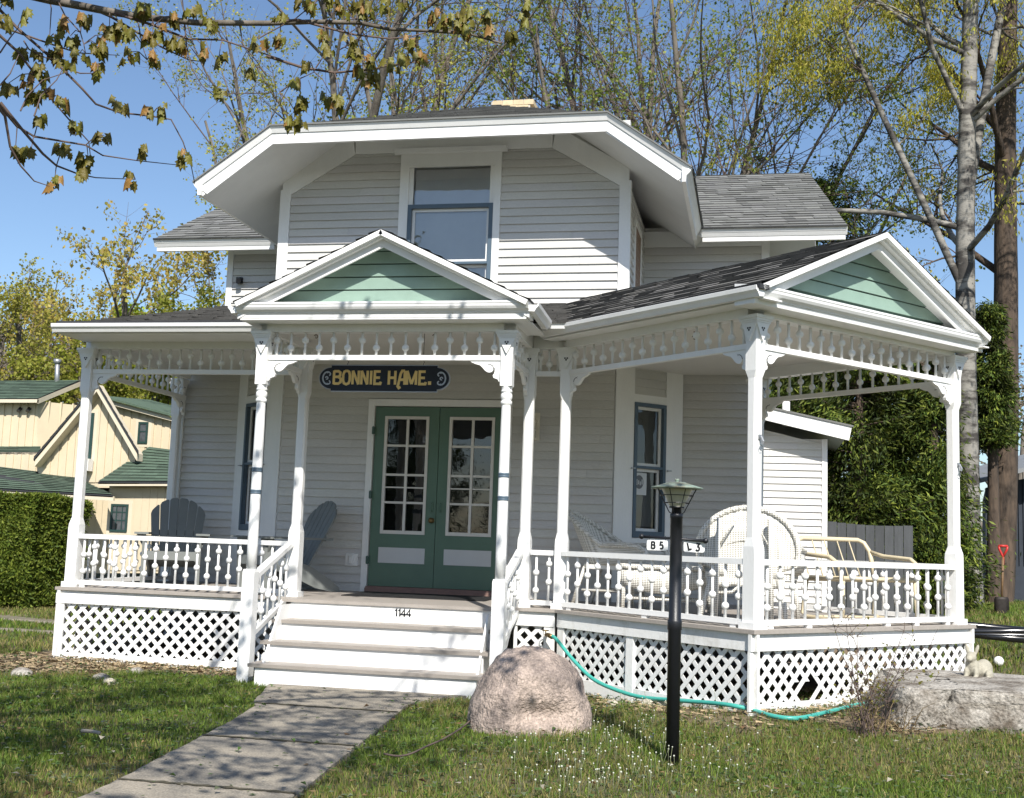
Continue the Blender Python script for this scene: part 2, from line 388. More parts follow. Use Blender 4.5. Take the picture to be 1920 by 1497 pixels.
# paper notice in the right window
mb = MB(); mb.M = FR_; mb.box((.315, .036, 1.86), (.50, .039, 2.10)); nt_ = part(mb, 'paper_notice', mat('notice_paper', (.62, .64, .64), .7), win_r)
mb = MB(); mb.M = FR_
ring = [(.395 + .06 * math.cos(a), 2.0 + .075 * math.sin(a)) for a in np.linspace(0, 2 * math.pi, 25)]
mb.prism(ring[:-1], .001, (0, .0345, 0))
part(mb, 'printed_ring', mat('notice_ink', (.16, .17, .18), .8), win_r)
mb = MB(); mb.M = FR_
for k, uu in enumerate((.36, .385, .41, .435)): mb.box((uu - .008, .0325, 1.965 + .01 * (k % 2)), (uu + .008, .0335, 2.03 - .012 * (k % 3)))
part(mb, 'printed_mark', mat('notice_pale_ink', (.55, .57, .57), .8), win_r)

# ---- double doors
mb = MB(); mb.M = FW
mb.box((DL - .075, -.03, ZF), (DL - .004, .1, DTOP + .08)); mb.box((DR + .004, -.03, ZF), (DR + .075, .1, DTOP + .08)); mb.box((DL - .004, -.029, DTOP + .004), (DR + .004, .1, DTOP + .08))
part(mb, 'door_frame', WHITE)
mb = MB(); mb.M = FW; mb.box((DL - .01, -.07, ZF + .001), (DR + .01, .1, ZF + .045)); mb.box((DL - .01, -.045, ZF + .045), (DR + .01, .1, ZF + .062)); part(mb, 'door_sill', mat('reddish_door_sill', (.24, .15, .125), .6, .25, 10))
MUNT = mat('cream_muntin_paint', (.66, .64, .60), .5, .06, 8)
KICK = mat('pale_gray_kick_panel', (.56, .57, .57), .45, .05, 4)
def door(u0, u1, hinge_left):
    mb = MB(); mb.M = FW; zb, zt = ZF + .066, DTOP - .004
    gl, gr, gb, gt = u0 + .115, u1 - .115, zb + .575, zt - .105
    mb.box((u0, .0, zb), (gl, .045, zt)); mb.box((gr, .0, zb), (u1, .045, zt)); mb.box((gl, .0005, zb), (gr, .0445, gb)); mb.box((gl, .0005, gt), (gr, .0445, zt))
    d = part(mb, 'door', GREEN)
    mb = MB(); mb.M = FW; s = .032
    mb.box((gl, -.012, gb), (gl + s, .03, gt)); mb.box((gr - s, -.012, gb), (gr, .03, gt)); mb.box((gl + s, -.011, gb), (gr - s, .029, gb + s * 1.2)); mb.box((gl + s, -.011, gt - s), (gr - s, .029, gt))
    c = (gl + gr) / 2 + .01; mb.box((c - .014, -.006, gb + s * 1.2), (c + .014, .026, gt - s))
    rows = [gt - (gt - gb) * f for f in (.252, .50, .607, .735)]
    for r in rows:
        h = .012 if r != rows[2] else .007
        mb.box((gl + s, -.005, r - h), (c - .014, .025, r + h)); mb.box((c + .014, -.005, r - h), (gr - s, .025, r + h))
    part(mb, 'glazing_bar', MUNT, d)
    mb = MB(); mb.M = FW; mb.quad((gl + s, .012, gb + s), (gr - s, .012, gb + s), (gr - s, .012, gt - s), (gl + s, .012, gt - s)); part(mb, 'pane', GLASS, d)
    mb = MB(); mb.M = FW; mb.bbox((u0 + .105, -.007, zb + .255), (u1 - .105, .002, zb + .425), .003); part(mb, 'kick_panel', KICK, d)
    hx = u0 - .008 if hinge_left else u1 + .008
    for z in (zb + .28, zb + 1.0, zb + 1.72):
        mb = MB(); mb.M = FW; mb.tube([(hx, -.036, z - .045), (hx, -.036, z + .045)], .011, 8); mb.box((hx - .018, -.034, z - .04), (hx + .018, -.030, z + .04)); part(mb, 'hinge', mat('green_painted_hinge', (.06, .11, .09), .5), d)
    ux = u1 - .045 if hinge_left else u0 + .045
    mb = MB(); mb.M = FW; mb.tube([(ux, -.001, zb + .83), (ux, -.03, zb + .84), (ux, -.034, zb + .88), (ux, -.03, zb + .92), (ux, -.001, zb + .93)], .006, 8); mb.box((ux - .016, -.004, zb + .81), (ux + .016, -.0005, zb + .95)); part(mb, 'handle', GREEN, d)
    if hinge_left:
        mb = MB(); mb.M = FW @ Matrix.Translation((u1 - .04, 0, zb + .735)) @ Matrix.Rotation(rad(90), 4, 'X'); mb.smooth = True
        mb.lathe([(.03, .0), (.03, .004), (.011, .006), (.011, .03), (.026, .036), (.03, .05), (.022, .062), (.001, .066)], n=14); part(mb, 'knob', BRASS, d)
DM = (DL + DR) / 2
door(DL + .004, DM - .003, True); door(DM + .003, DR - .004, False)
# wall outlet
mb = MB(); mb.M = FW; mb.bbox((-4.455, -.028, .98), (-4.31, -.010, 1.115), .006); mb.bbox((-4.405, -.06, 1.005), (-4.355, -.028, 1.09), .008); part(mb, 'outlet_cover', WHITE)

# ---- upper front wall
ULX, URX = -5.445, -1.395
mb = MB(); mb.M = FW
clap(mb, [(-5.345, 3.6), (-4.02, 3.6), (-4.02, 5.70), (-4.58, 5.70), (-5.345, 5.24)], zref=3.62)
clap(mb, [(-2.835, 3.6), (-1.495, 3.6), (-1.495, 5.245), (-2.26, 5.70), (-2.835, 5.70)], zref=3.62)
mb.box((ULX, .003, 3.5), (-3.87, .1, 6.0)); mb.box((-2.96, .003, 3.5), (URX, .1, 6.0)); mb.box((-3.87, .003, 5.53), (-2.96, .1, 6.0))
part(mb, 'upper_wall', SIDE)
mb = MB(); mb.M = frame(URX, WY + .003, 90)
clap(mb, [(.07, 3.6), (1.8, 3.6), (1.8, 5.25), (.07, 5.25)], zref=3.62); mb.box((.0, .003, 3.5), (1.85, .1, 5.28)); part(mb, 'upper_wall', SIDE)
mb = MB(); mb.box((ULX, WY + .1, 3.5), (ULX + .1, 14.5, 5.25)); part(mb, 'upper_wall', SIDE)
mb = MB(); mb.M = frame(URX, WY, 90); mb.box((.55, -.03, 3.75), (.62, 0, 5.05)); mb.box((1.25, -.03, 3.75), (1.32, 0, 5.05)); mb.box((.62, -.029, 4.98), (1.25, 0, 5.05)); mb.box((.62, -.022, 3.75), (1.25, -.012, 4.98), mat=1); part(mb, 'side_window', [WHITE, mat('side_window_shutter', (.20, .13, .09), .7)])
mb = MB()
mb.bbox((ULX - .03, WY - .03, 3.55), (-5.347, WY + .06, 5.30), .004); mb.bbox((-1.493, WY - .03, 3.55), (URX + .03, WY + .06, 5.30), .004); part(mb, 'corner_board', WHITE)
mb = MB(); mb.M = FW   # frieze boards under the clipped gable
for P in ([(-5.45, 5.18), (-5.345, 5.18), (-5.345, 5.242), (-4.58, 5.702), (-4.62, 5.95), (-5.45, 5.45)], [(-1.39, 5.18), (-1.495, 5.18), (-1.495, 5.247), (-2.26, 5.702), (-2.22, 5.95), (-1.39, 5.45)], [(-4.58, 5.703), (-2.26, 5.703), (-2.26, 5.95), (-4.58, 5.95)]):
    mb.prism(P, .026, (0, -.026, 0))
part(mb, 'frieze_board', WHITE)
# upper window
mb = MB(); mb.M = FW
mb.box((-4.02, -.034, 3.6), (-3.915, .003, 5.70)); mb.box((-2.915, -.034, 3.6), (-2.835, .003, 5.70)); mb.box((-3.915, -.033, 5.525), (-2.915, .003, 5.70))
mb.box((-3.915, -.010, 5.085), (-3.865, .003, 5.525)); mb.box((-2.965, -.010, 5.085), (-2.915, .003, 5.525))
mb.bbox((-4.09, -.10, 5.675), (-2.765, -.028, 5.725), .012); part(mb, 'window_casing', WHITE)
upw = sash_window(FW, -3.913, -2.917, 3.86, 5.083, 4.40, .045)
mb = MB(); mb.M = FW; mb.quad((-3.865, .02, 5.083), (-2.965, .02, 5.083), (-2.965, .02, 5.525), (-3.865, .02, 5.525)); part(mb, 'pane', GLASS2, upw)
mb = MB(); mb.M = FW; mb.box((-3.86, .065, 4.17), (-2.97, .068, 5.52)); mb.tube([(-3.86, .066, 4.175), (-2.97, .066, 4.175)], .012, 8); part(mb, 'window_shade', SHADEL, upw)
mb = MB(); mb.M = FW
for k in range(5): mb.tube([(-3.12 + .035 * k, .13, 3.86), (-3.12 + .035 * k, .13, 4.3)], .015, 6)
part(mb, 'curtain', mat('pale_lace_curtain', (.6, .6, .6), .9), upw)

# ---- upper side wings
mb = MB(); mb.M = frame(0, UY, 0)
clap(mb, [(-6.87, 3.4), (-5.3, 3.4), (-5.3, 5.06), (-6.87, 5.06)], zref=3.5); mb.box((-6.95, .003, 3.3), (-5.3, .1, 5.25)); mb.box((-6.95, .1, 3.3), (-6.85, 4.4, 5.15)); part(mb, 'upper_wall', SIDE)
mb = MB(); mb.M = frame(0, UY, 0)
clap(mb, [(-1.4, 3.4), (.05, 3.4), (.05, 5.06), (-1.4, 5.06)], zref=3.5); mb.box((-1.4, .003, 3.3), (.14, .1, 5.25)); mb.box((.04, .1, 3.3), (.14, 4.4, 5.15)); part(mb, 'upper_wall', SIDE)
mb = MB(); mb.bbox((.05, UY - .03, 3.3), (.145, UY + .06, 5.22), .004); part(mb, 'corner_board', WHITE)
mb = MB(); mb.bbox((-6.955, UY - .03, 3.3), (-6.87, UY + .06, 5.22), .004); part(mb, 'corner_board', WHITE)
mb = MB(); mb.box((-6.87, UY - .025, 5.0), (-5.5, UY + .002, 5.2)); mb.box((-1.4, UY - .025, 5.0), (.05, UY + .002, 5.2)); part(mb, 'frieze_board', WHITE)
mb = MB(); mb.box((-6.80, UY - .06, 4.60), (-6.72, UY - .02, 4.68)); mb.tube([(-6.76, UY - .06, 4.64), (-6.73, UY - .14, 4.61)], .035, 8); part(mb, 'eave_spotlight', IRON)
# wall under the house down to the ground behind the lattice
mb = MB(); mb.box((-6.9, 13.2, -.2), (0, 13.3, .7)); part(mb, 'foundation', mat('gray_foundation', (.25, .25, .24), .9, .3, 6))

# ---- main roof with clipped gable
XC, HW, CW, ZE, ZCL, YR, YA = -3.383, 2.728, 1.855, 5.115, 5.73, 11.75, 14.75
MS = (ZCL - ZE) / (HW - CW); ZR = ZE + HW * MS; YB = 19.5
TH = .10
mb = MB()
for sgn in (1, -1):
    Wd = Vector((-sgn * 1, 0, MS)).normalized(); kx = math.sqrt(1 + MS * MS)
    o = (XC + sgn * HW, YR, ZE); poly = [(0, 0), (YB - YR, 0), (YB - YR, HW * kx), (YA - YR, HW * kx), (0, (HW - CW) * kx)]
    shingle(mb, o, (0, 1, 0), Wd, poly, seed=3 + sgn); slab(mb, o, (0, 1, 0), Wd, poly, .165)
d = Vector((0, YA - YR, ZR - ZCL)); poly = [(0, 0), (2 * CW, 0), (CW, d.length)]
shingle(mb, (XC - CW, YR, ZCL), (1, 0, 0), d, poly, seed=9, exp=.105, th=.013); slab(mb, (XC - CW, YR, ZCL), (1, 0, 0), d, poly, .06)
part(mb, 'main_roof', [SHING, WHITE, TAR])
mb = MB()   # fascia and crown moulding: left rake, clipped top, right rake
Pt = [Vector((XC - HW, 0, ZE)), Vector((XC - CW, 0, ZCL)), Vector((XC + CW, 0, ZCL)), Vector((XC + HW, 0, ZE))]
def off(P, d0, d1): return P
Pb = [Vector((-5.955, 0, 5.0)), Vector((-5.215, 0, 5.545)), Vector((-1.535, 0, 5.55)), Vector((-.797, 0, 5.005))]
Pm = [a.lerp(b, .36) for a, b in zip(Pt, Pb)]
for k in range(3):
    for (A_, B_, y0, y1) in ((Pt, Pm, YR - .055, YR + .03), (Pm, Pb, YR - .012, YR + .03)):
        a0, a1, b0, b1 = A_[k], A_[k + 1], B_[k], B_[k + 1]
        Y = lambda p, y: (p.x, y, p.z)
        # crown leans out at its top edge
        yt = y0; yb = y0 + (.03 if A_ is Pt else 0)
        mb.hexa([Y(b0, yb), Y(b1, yb), Y(b1, y1), Y(b0, y1), Y(a0, yt), Y(a1, yt), Y(a1, y1), Y(a0, y1)])
part(mb, 'rake_board', WHITE)
YV = 13.95
mb = MB()
for sgn in (1, -1):
    x = XC + sgn * HW
    prof = [(-.10, -.135), (-.06, -.135), (-.055, -.07), (-.02, -.035), (.0, .0), (-.02, .002), (-.10, .002)]
    mb.sweep(prof, (x, YR - .05, ZE), (x, YV + .08, ZE), (sgn, 0, 0))
part(mb, 'eave_board', WHITE)
mb = MB()   # shingle edge standing proud above the crown
for k in range(3):
    a, b = Pt[k], Pt[k + 1]; mb.hexa([(a.x, YR - .07, a.z + .002), (b.x, YR - .07, b.z + .002), (b.x, YR + .05, b.z + .002), (a.x, YR + .05, a.z + .002), (a.x, YR - .07, a.z + .02), (b.x, YR - .07, b.z + .02), (b.x, YR + .05, b.z + .02), (a.x, YR + .05, a.z + .02)])
part(mb, 'roof_edge', SHING)
# ---- cross wing roof
WL, WR, ZW, YW0, YW1 = -7.80, 1.03, 5.095, 13.95, 16.6
mw = .566; kw = math.sqrt(1 + mw * mw); RL, RR_ = -7.55, .70; ZWR = ZW + mw * (YW1 - YW0)
mb = MB()
vx = (ZWR - ZE) / MS; hw_ = (YW1 - YW0) * kw   # the two front slopes stop at the valleys of the main roof
for poly in ([(XC + HW - WL, 0), (WR - WL, 0), (RR_ - WL, hw_), (XC + HW - vx - WL, hw_)], [(0, 0), (XC - HW - WL, 0), (XC - HW + vx - WL, hw_), (RL - WL, hw_)]):
    shingle(mb, (WL, YW0, ZW), (1, 0, 0), (0, 1, mw), poly, seed=21, th=.009); slab(mb, (WL, YW0, ZW), (1, 0, 0), (0, 1, mw), poly, TH)
slab(mb, (WL, 2 * YW1 - YW0, ZW), (1, 0, 0), (0, -1, mw), [(0, 0), (WR - WL, 0), (RR_ - WL, hw_), (RL - WL, hw_)], TH)
part(mb, 'wing_roof', [SHING, WHITE, TAR])
mb = MB(); prof = [(-.10, -.14), (-.06, -.14), (-.055, -.075), (-.02, -.04), (.0, .0), (-.02, .002), (-.10, .002)]
mb.sweep(prof, (WL + .03, YW0, ZW), (XC - HW - .01, YW0, ZW), (0, -1, 0)); mb.sweep(prof, (XC + HW + .01, YW0, ZW), (WR - .02, YW0, ZW), (0, -1, 0)); part(mb, 'eave_board', WHITE)
mb = MB(); mb.box((WL, YW0 - .015, ZW + .004), (XC - HW, YW0 + .05, ZW + .018)); mb.box((XC + HW + .02, YW0 - .015, ZW + .004), (WR, YW0 + .05, ZW + .018)); part(mb, 'roof_edge', TAR)
mb = MB()
R2 = random.Random(5)
for k in range(9):
    for j in range(4):
        c = R2.uniform(.85, 1.1); mb.col = (c, c, c * .95, 1); xo = -.08 if k % 2 else 0
        mb.box((-3.83 + xo + .155 * j, 16.3, 7.0 + .082 * k), (-3.83 + xo + .155 * j + .147, 16.8, 7.0 + .082 * k + .074))
mb.box((-3.85, 16.31, 6.85), (-3.27, 16.79, 7.72), mat=1)
part(mb, 'chimney', [mat('cream_brick', (.62, .50, .34), .85, .2, 15, col=True, bump=.3), mat('pale_mortar', (.5, .46, .4), .9)])
# ------------------------------------------------------------------ porch
PFx, PFy, PA = -.007, 9.38, 48.4
LP1, LP2 = 2.676, 2.33                         # pavilion sides
FP = frame(PFx, PFy, PA)                       # u along front-right side, v inward
def pav(u, v, z=0): return FP @ Vector((u, v, z))
PL, PR, PB = pav(0, LP2), pav(LP1, 0), pav(LP1, LP2)
YP = 10.975; XL1, XBL, XBR = -6.755, -4.385, -2.11
XFL, XFR, YQ = -4.42, -2.135, 10.035
# deck
o1, o2 = pav(-.13, LP2 - .1), pav(-.13, -.13); o3, o4 = pav(LP1 + .13, -.13), pav(LP1 + .13, LP2 + .13)
dk = [(-6.835, 10.80), (-4.33, 10.80), (-4.33, 10.575), (-2.2, 10.575), (-2.2, 10.80), (o1.x - .02, 10.80), (o2.x, o2.y), (o3.x, o3.y), (o4.x, o4.y), (.05, 13.36), (-.8, 13.36), (-1.5, 12.66), (-5.29, 12.66), (-6.15, 13.36), (-6.835, 13.36)]
mb = MB(); mb.prism([(p[0], p[1]) for p in dk], -.03, (0, 0, ZF), (1, 0, 0), (0, 1, 0), (0, 0, 1)); part(mb, 'porch_deck', DECKM)
def inset_line(mb, p0, p1, z0, z1, th, ins=.045):
    p0, p1 = Vector((*p0, 0)), Vector((*p1, 0)); d = (p1 - p0).normalized(); n = Vector((-d.y, d.x, 0))
    a, b = p0 + n * ins, p1 + n * ins
    mb.hexa([(*a[:2], z0), (*b[:2], z0), (*(b + n * th)[:2], z0), (*(a + n * th)[:2], z0), (*a[:2], z1), (*b[:2], z1), (*(b + n * th)[:2], z1), (*(a + n * th)[:2], z1)])
def lattice(mb, p0, p1, z0, z1, ins=.06, pitch=.128, sw=.0365, hole=None):
    """two layers of diagonal laths clipped to the panel"""
    p0, p1 = Vector((*p0, 0)), Vector((*p1, 0)); d = (p1 - p0); ln = d.length; d.normalize(); n = Vector((-d.y, d.x, 0)); h = z1 - z0
    P = lambda u, v, q: p0 + d * u + n * (ins + v) + Vector((0, 0, z0 + q))
    hw = sw * .7071
    for sg, v0 in ((1, 0), (-1, .0065)):
        k = -int(h / pitch) - 1
        while k * pitch < ln + h:
            # strip centre line u = k*pitch + sg*z  ; half width in u
            c = k * pitch if sg == 1 else k * pitch
            poly = [(c - hw, 0), (c + hw, 0), (c + hw + sg * h, h), (c - hw + sg * h, h)]
            q = []
            for (lim, keep) in ((0, 1), (ln, -1)):
                src = q if lim else poly; out = []
                for i in range(len(src)):
                    a, b = src[i], src[(i + 1) % len(src)]
                    ia, ib = (a[0] - lim) * keep >= 0, (b[0] - lim) * keep >= 0
                    if ia: out.append(a)
                    if ia != ib:
                        t = (lim - a[0]) / (b[0] - a[0]); out.append((lim, a[1] + t * (b[1] - a[1])))
                q = out
                if len(q) < 3: break
            if len(q) >= 3:
                if hole:
                    hu0, hu1, hz = hole
                    ztop = [x for x in q]
                    # torn lath: shorten strips that pass through the hole
                    cz = h * .5
                    if sg == 1 and hu0 < c + hz * .5 < hu1:
                        q = [(x, max(y, hz)) if False else (x + sg * max(0, hz - y), max(y, hz)) for x, y in q]
                    if sg == -1 and hu0 < c - hz * .5 < hu1:
                        q = [(x - max(0, hz * .8 - y), max(y, hz * .8)) for x, y in q]
                f = [mb.pt(P(u, v0, z)) for u, z in q]; g = [mb.pt(P(u, v0 + .006, z)) for u, z in q]
                mb.face(f); mb.face(g[::-1])
                for i in range(len(q)): j = (i + 1) % len(q); mb.face([f[j], f[i], g[i], g[j]])
            k += 1
def base_run(p0, p1, zg0, zg1, studs=(), hole=None, end0=.09, end1=.09):
    """skirt board, lattice panel, stud boards and bottom board along one side of the porch"""
    a, b = Vector(p0), Vector(p1); d = (b - a).normalized(); ln = (b - a).length; zg = min(zg0, zg1)
    mb = MB(); inset_line(mb, p0, p1, .545, .672, .03, .03); part(mb, 'skirt_board', WORN)
    mb = MB(); lattice(mb, a + d * end0, b - d * end1, zg + .05, .545, hole=hole); part(mb, 'lattice_panel', WHITE)
    mb = MB(); inset_line(mb, a + d * end0, b - d * end1, zg - .15, zg + .065, .02, .045); part(mb, 'bottom_board', WORN)
    mb = MB()
    for s0, s1 in [(0, end0), (ln - end1, ln)] + [(s, s + .09) for s in studs]:
        inset_line(mb, a + d * s0, a + d * s1, zg - .15, .5445, .024, .04)
    part(mb, 'lattice_stud', WORN)
V2 = lambda p: Vector((p[0], p[1]))
base_run((-6.835, 10.80), (-4.42, 10.80), 0, 0, end1=.02)
base_run((-2.16, 10.80), (o1.x - .02, 10.80), .02, .02, end0=.03, end1=.10)
base_run((o1.x - .02, 10.80), (o2.x, o2.y), .05, .05, studs=(.93,), end1=.07)
base_run((o2.x, o2.y), (o3.x, o3.y), .085, .085, hole=(.50, .72, .20))
base_run((o3.x, o3.y), (o4.x, o4.y), .1, .1)
base_run((-6.835, 13.36), (-6.835, 10.80), 0, 0)

# steps
h = ZF / 4; ye = [10.563, 10.299, 10.06, 9.82]
stair = None
for k in range(4):
    zt = ZF - h * k
    mb = MB(); mb.box((-4.25, ye[k] + .03, max(0, zt - h - .03 * (k < 3)) - (.1 if k == 3 else 0)), (-2.27, ye[k] + .055, zt - .031)); r = part(mb, 'stair_riser', WORN if k == 0 else WHITE)
    if k == 0: riser0 = r
    if k:
        mb = MB(); y1 = ye[k - 1] + .029
        mb.hexa([(-4.31, ye[k] + .006, zt - .03), (-2.215, ye[k] + .006, zt - .03), (-2.215, y1, zt - .03), (-4.31, y1, zt - .03), (-4.31, ye[k], zt), (-2.215, ye[k], zt), (-2.215, y1, zt), (-4.31, y1, zt)]); part(mb, 'stair_tread', DECKM)
mb = MB()
for x in (-4.235, -2.30): mb.prism([(10.56, .66), (10.30, .66), (9.88, .06), (9.88, 0), (10.56, 0)], .02, (x, 0, 0), (0, 1, 0), (0, 0, 1), (1, 0, 0))
mb.prism([(10.79, .70), (10.60, .70), (9.99, .22), (9.99, 0), (10.10, 0), (10.79, .56)], .03, (-2.19, 0, 0), (0, 1, 0), (0, 0, 1), (1, 0, 0))
part(mb, 'stair_stringer', WHITE)
# house number
GL = {'1': [[(.12, .78), (.34, 1), (.34, 0)]], '4': [[(.52, 0), (.52, 1), (.02, .3), (.72, .3)]], 'B': [[(0, 0), (0, 1)], [(.0, .95), (.38, .95), (.52, .86), (.52, .64), (.38, .54), (.02, .54)], [(.36, .54), (.58, .42), (.58, .16), (.4, .05), (0, .05)]],
      'O': [[(.3, 1), (.1, .92), (.02, .7), (.02, .3), (.1, .08), (.3, 0), (.5, .08), (.58, .3), (.58, .7), (.5, .92), (.3, 1)]],
      'N': [[(0, 0), (0, 1)], [(0, 1), (.5, 0)], [(.5, 0), (.5, 1)]], 'I': [[(.06, 0), (.06, 1)]], 'E': [[(.5, .95), (.02, .95), (.02, .05), (.5, .05), (.55, .2)], [(.02, .5), (.46, .5)]],
      'H': [[(0, 0), (0, 1)], [(.52, 0), (.52, 1)], [(0, .5), (.52, .5)]], 'A': [[(.56, 1), (.34, 1), (.22, .8), (.06, .05), (.0, -.12), (.1, -.24), (.24, -.16)], [(.56, 0), (.56, 1)], [(.16, .36), (.56, .36)]],
      'M': [[(0, 0), (0, 1)], [(0, 1), (.37, .05)], [(.37, .05), (.74, 1)], [(.74, 1), (.74, 0)]], '.': [[(.10, 0), (.10, .25)]], '5': [[(.5, .95), (.08, .95), (.04, .55), (.4, .58), (.52, .42), (.52, .2), (.38, .05), (.0, .05)]],
      'L': [[(.05, 1), (.05, .06), (.55, .06)]], '3': [[(.0, .95), (.52, .95), (.22, .56)], [(.20, .56), (.44, .54), (.56, .40), (.56, .20), (.42, .04), (.16, .02), (.0, .14)]]}
GW = {'1': .5, '4': .8, 'B': .76, 'O': .82, 'N': .74, 'I': .34, 'E': .76, 'H': .74, 'A': .76, 'M': 1.0, '.': .3, ' ': .45, '5': .7, 'L': .66, '3': .66}
def lettering(mb, text, x0, z0, size, stroke, place, squeeze=1.0):
    x = x0; k = 0
    for ch in text:
        for st in GL.get(ch, []):
            k += 1
            mb.ribbon([(x + p[0] * size * squeeze, z0 + p[1] * size) for p in st], stroke if ch != '.' else stroke * 1.25, .002 + .0004 * (k % 4), place)
        x += GW[ch] * size * squeeze
    return x
mb = MB(); lettering(mb, '1144', -3.235, .588, .064, .0145, lambda u, w_, d: (u, 10.593 - d, w_), .98); part(mb, 'house_number', IRON)

# ---- posts
TREF = mat('carving_shade', (.03, .03, .032), .9)
def capital(mb, tm, x, y, hw):
    mb.box((-.098, -.098, ZC - .022), (.098, .098, ZC + .004)); mb.box((-.09, -.09, ZC - .04), (.09, .09, ZC - .022)); mb.box((-.082, -.082, ZC - .055), (.082, .082, ZC - .04))
    for k in range(4):
        A_ = mb.M; mb.M = A_ @ Matrix.Rotation(math.pi / 2 * k, 4, 'Z'); tm.M = mb.M
        mb.prism([(-.078, ZC - .056), (.078, ZC - .056), (.0, ZC - .20)], .03, (0, -hw - .024, 0))
        mb.hexa([(-hw, -hw, ZC - .20), (hw, -hw, ZC - .20), (hw, 0, ZC - .20), (-hw, 0, ZC - .20), (-.07, -hw - .012, ZC - .056), (.07, -hw - .012, ZC - .056), (.07, 0, ZC - .056), (-.07, 0, ZC - .056)])
        for dx, dz in ((-.011, .0), (.011, .0), (0, -.016)):
            tm.prism([(dx + .0085 * math.cos(a), ZC - .098 + dz + .0085 * math.sin(a)) for a in np.linspace(0, 2 * math.pi, 9)[:-1]], .004, (0, -hw - .0255, 0))  # dark discs paint the shade of the holes; nothing is cut
        mb.M = A_
def post(x, y, ang, zb=ZF, zsq=2.70):
    mb = MB(); tm = MB(); mb.M = frame(x, y, ang); hw = .054; s = .046
    capital(mb, tm, x, y, hw)
    mb.box((-hw, -hw, zsq), (hw, hw, ZC - .05))
    ring = lambda h_, z, e: [(h_ - e, -h_, z), (h_, -h_ + e, z), (h_, h_ - e, z), (h_ - e, h_, z), (-h_ + e, h_, z), (-h_, h_ - e, z), (-h_, -h_ + e, z), (-h_ + e, -h_, z)]
    mb.loft([ring(s, 1.40, .016), ring(s, zsq - .06, .016), ring(hw, zsq, .001)])
    mb.loft([ring(.058, 1.30, .001), ring(.058, 1.33, .004), ring(s, 1.40, .016)])
    mb.box((-.058, -.058, zb + .05), (.058, .058, 1.30)); mb.box((-.078, -.078, zb), (.078, .078, zb + .05))
    p = part(mb, 'porch_post', WHITE); part(tm, 'trefoil', TREF, p); return p
def column(x, y):
    mb = MB(); tm = MB(); mb.M = frame(x, y, 0); hw = .052
    capital(mb, tm, x, y, hw)
    mb.box((-hw, -hw, 2.65), (hw, hw, ZC - .05)); mb.box((-.056, -.056, -.1), (.056, .056, .955)); mb.hexa([(-.056, -.056, .955), (.056, -.056, .955), (.056, .056, .955), (-.056, .056, .955), (-.05, -.05, .98), (.05, -.05, .98), (.05, .05, .98), (-.05, .05, .98)])
    mb.smooth = True
    mb.lathe([(.045, .98), (.047, 1.2), (.0465, 1.7), (.0435, 2.3), (.041, 2.48), (.041, 2.485), (.049, 2.492), (.051, 2.505), (.049, 2.518), (.043, 2.524), (.044, 2.53), (.0505, 2.542), (.052, 2.56), (.0505, 2.578), (.043, 2.59), (.044, 2.594), (.05, 2.60), (.051, 2.61), (.044, 2.62), (.047, 2.63), (.05, 2.64), (.05, 2.65)], n=20)
    p = part(mb, 'turned_column', WHITE); part(tm, 'trefoil', TREF, p)
    for z in (1.672, 1.872):
        mb = MB(); mb.M = frame(x, y, 0); mb.smooth = True
        mb.lathe([(.046, z - .021), (.0495, z - .017), (.0495, z - .007), (.047, z - .002), (.047, z + .002), (.0495, z + .007), (.0495, z + .017), (.046, z + .021)], n=20)
        part(mb, 'painted_band', BLUE, p)
    return p
posts = {}
for nm, x, y, a in (('L1', XL1, YP, 0), ('LB', -6.90, 13.2, 0), ('BL', XBL, YP, 0), ('BR', XBR, YP, 0), ('PL', PL.x, PL.y, 0), ('PF', PFx, PFy, PA), ('PR', PR.x, PR.y, PA), ('PB', PB.x, PB.y, PA)): posts[nm] = post(x, y, a)
posts['FL'], posts['FR'] = column(XFL, YQ), column(XFR, YQ)

# ---- railings, spindle friezes, brackets in a local frame (u along, v inward)
def turned(zs, r0, L, rb):
    """turned stick of length L with balls at heights zs"""
    mb = MB(); mb.smooth = True; mb.lathe([(r0, 0), (r0 * .92, L)], n=10)
    for z in zs:
        mb.lathe([(rb * math.cos(a), z + rb * math.sin(a)) for a in np.linspace(-1.35, 1.35, 13)], n=14, caps=False)
    return mb
RZ0, RZ1 = .772, 1.19
bal = [turned((f1 * .418, f2 * .418), .0125, RZ1 - RZ0, .0300).mesh('baluster', [WHITE]) for f1, f2 in ((.41, .81), (.22, .61))]
SZ0, SZ1 = 2.922, 3.13
spn = [turned((f * .208,), .0125, SZ1 - SZ0, .0325).mesh('spindle', [WHITE]) for f in (.33, .66)]
def railing(F, u0, u1, n, first=0, v=-.02, feet=(), lean=0):
    mb = MB(); mb.M = F
    mb.bbox((u0, v - .032, RZ1), (u1, v + .032, RZ1 + .045), .006); mb.bbox((u0, v - .026, RZ0 - .042), (u1, v + .026, RZ0), .005)
    for f in feet: mb.box((u0 + (u1 - u0) * f - .03, v - .02, ZF), (u0 + (u1 - u0) * f + .03, v + .02, RZ0 - .042))
    mb.box((u0 - .004, v - .03, RZ0 + .0), (u0 + .012, v + .03, RZ1)) if lean else None
    r = part(mb, 'railing', WHITE)
    for k in range(n):
        q = F @ Vector((u0 + (u1 - u0) * (k + .5) / n, v, RZ0)); place_copy(bal[(k + first) % 2], 'baluster', q, r)
    return r
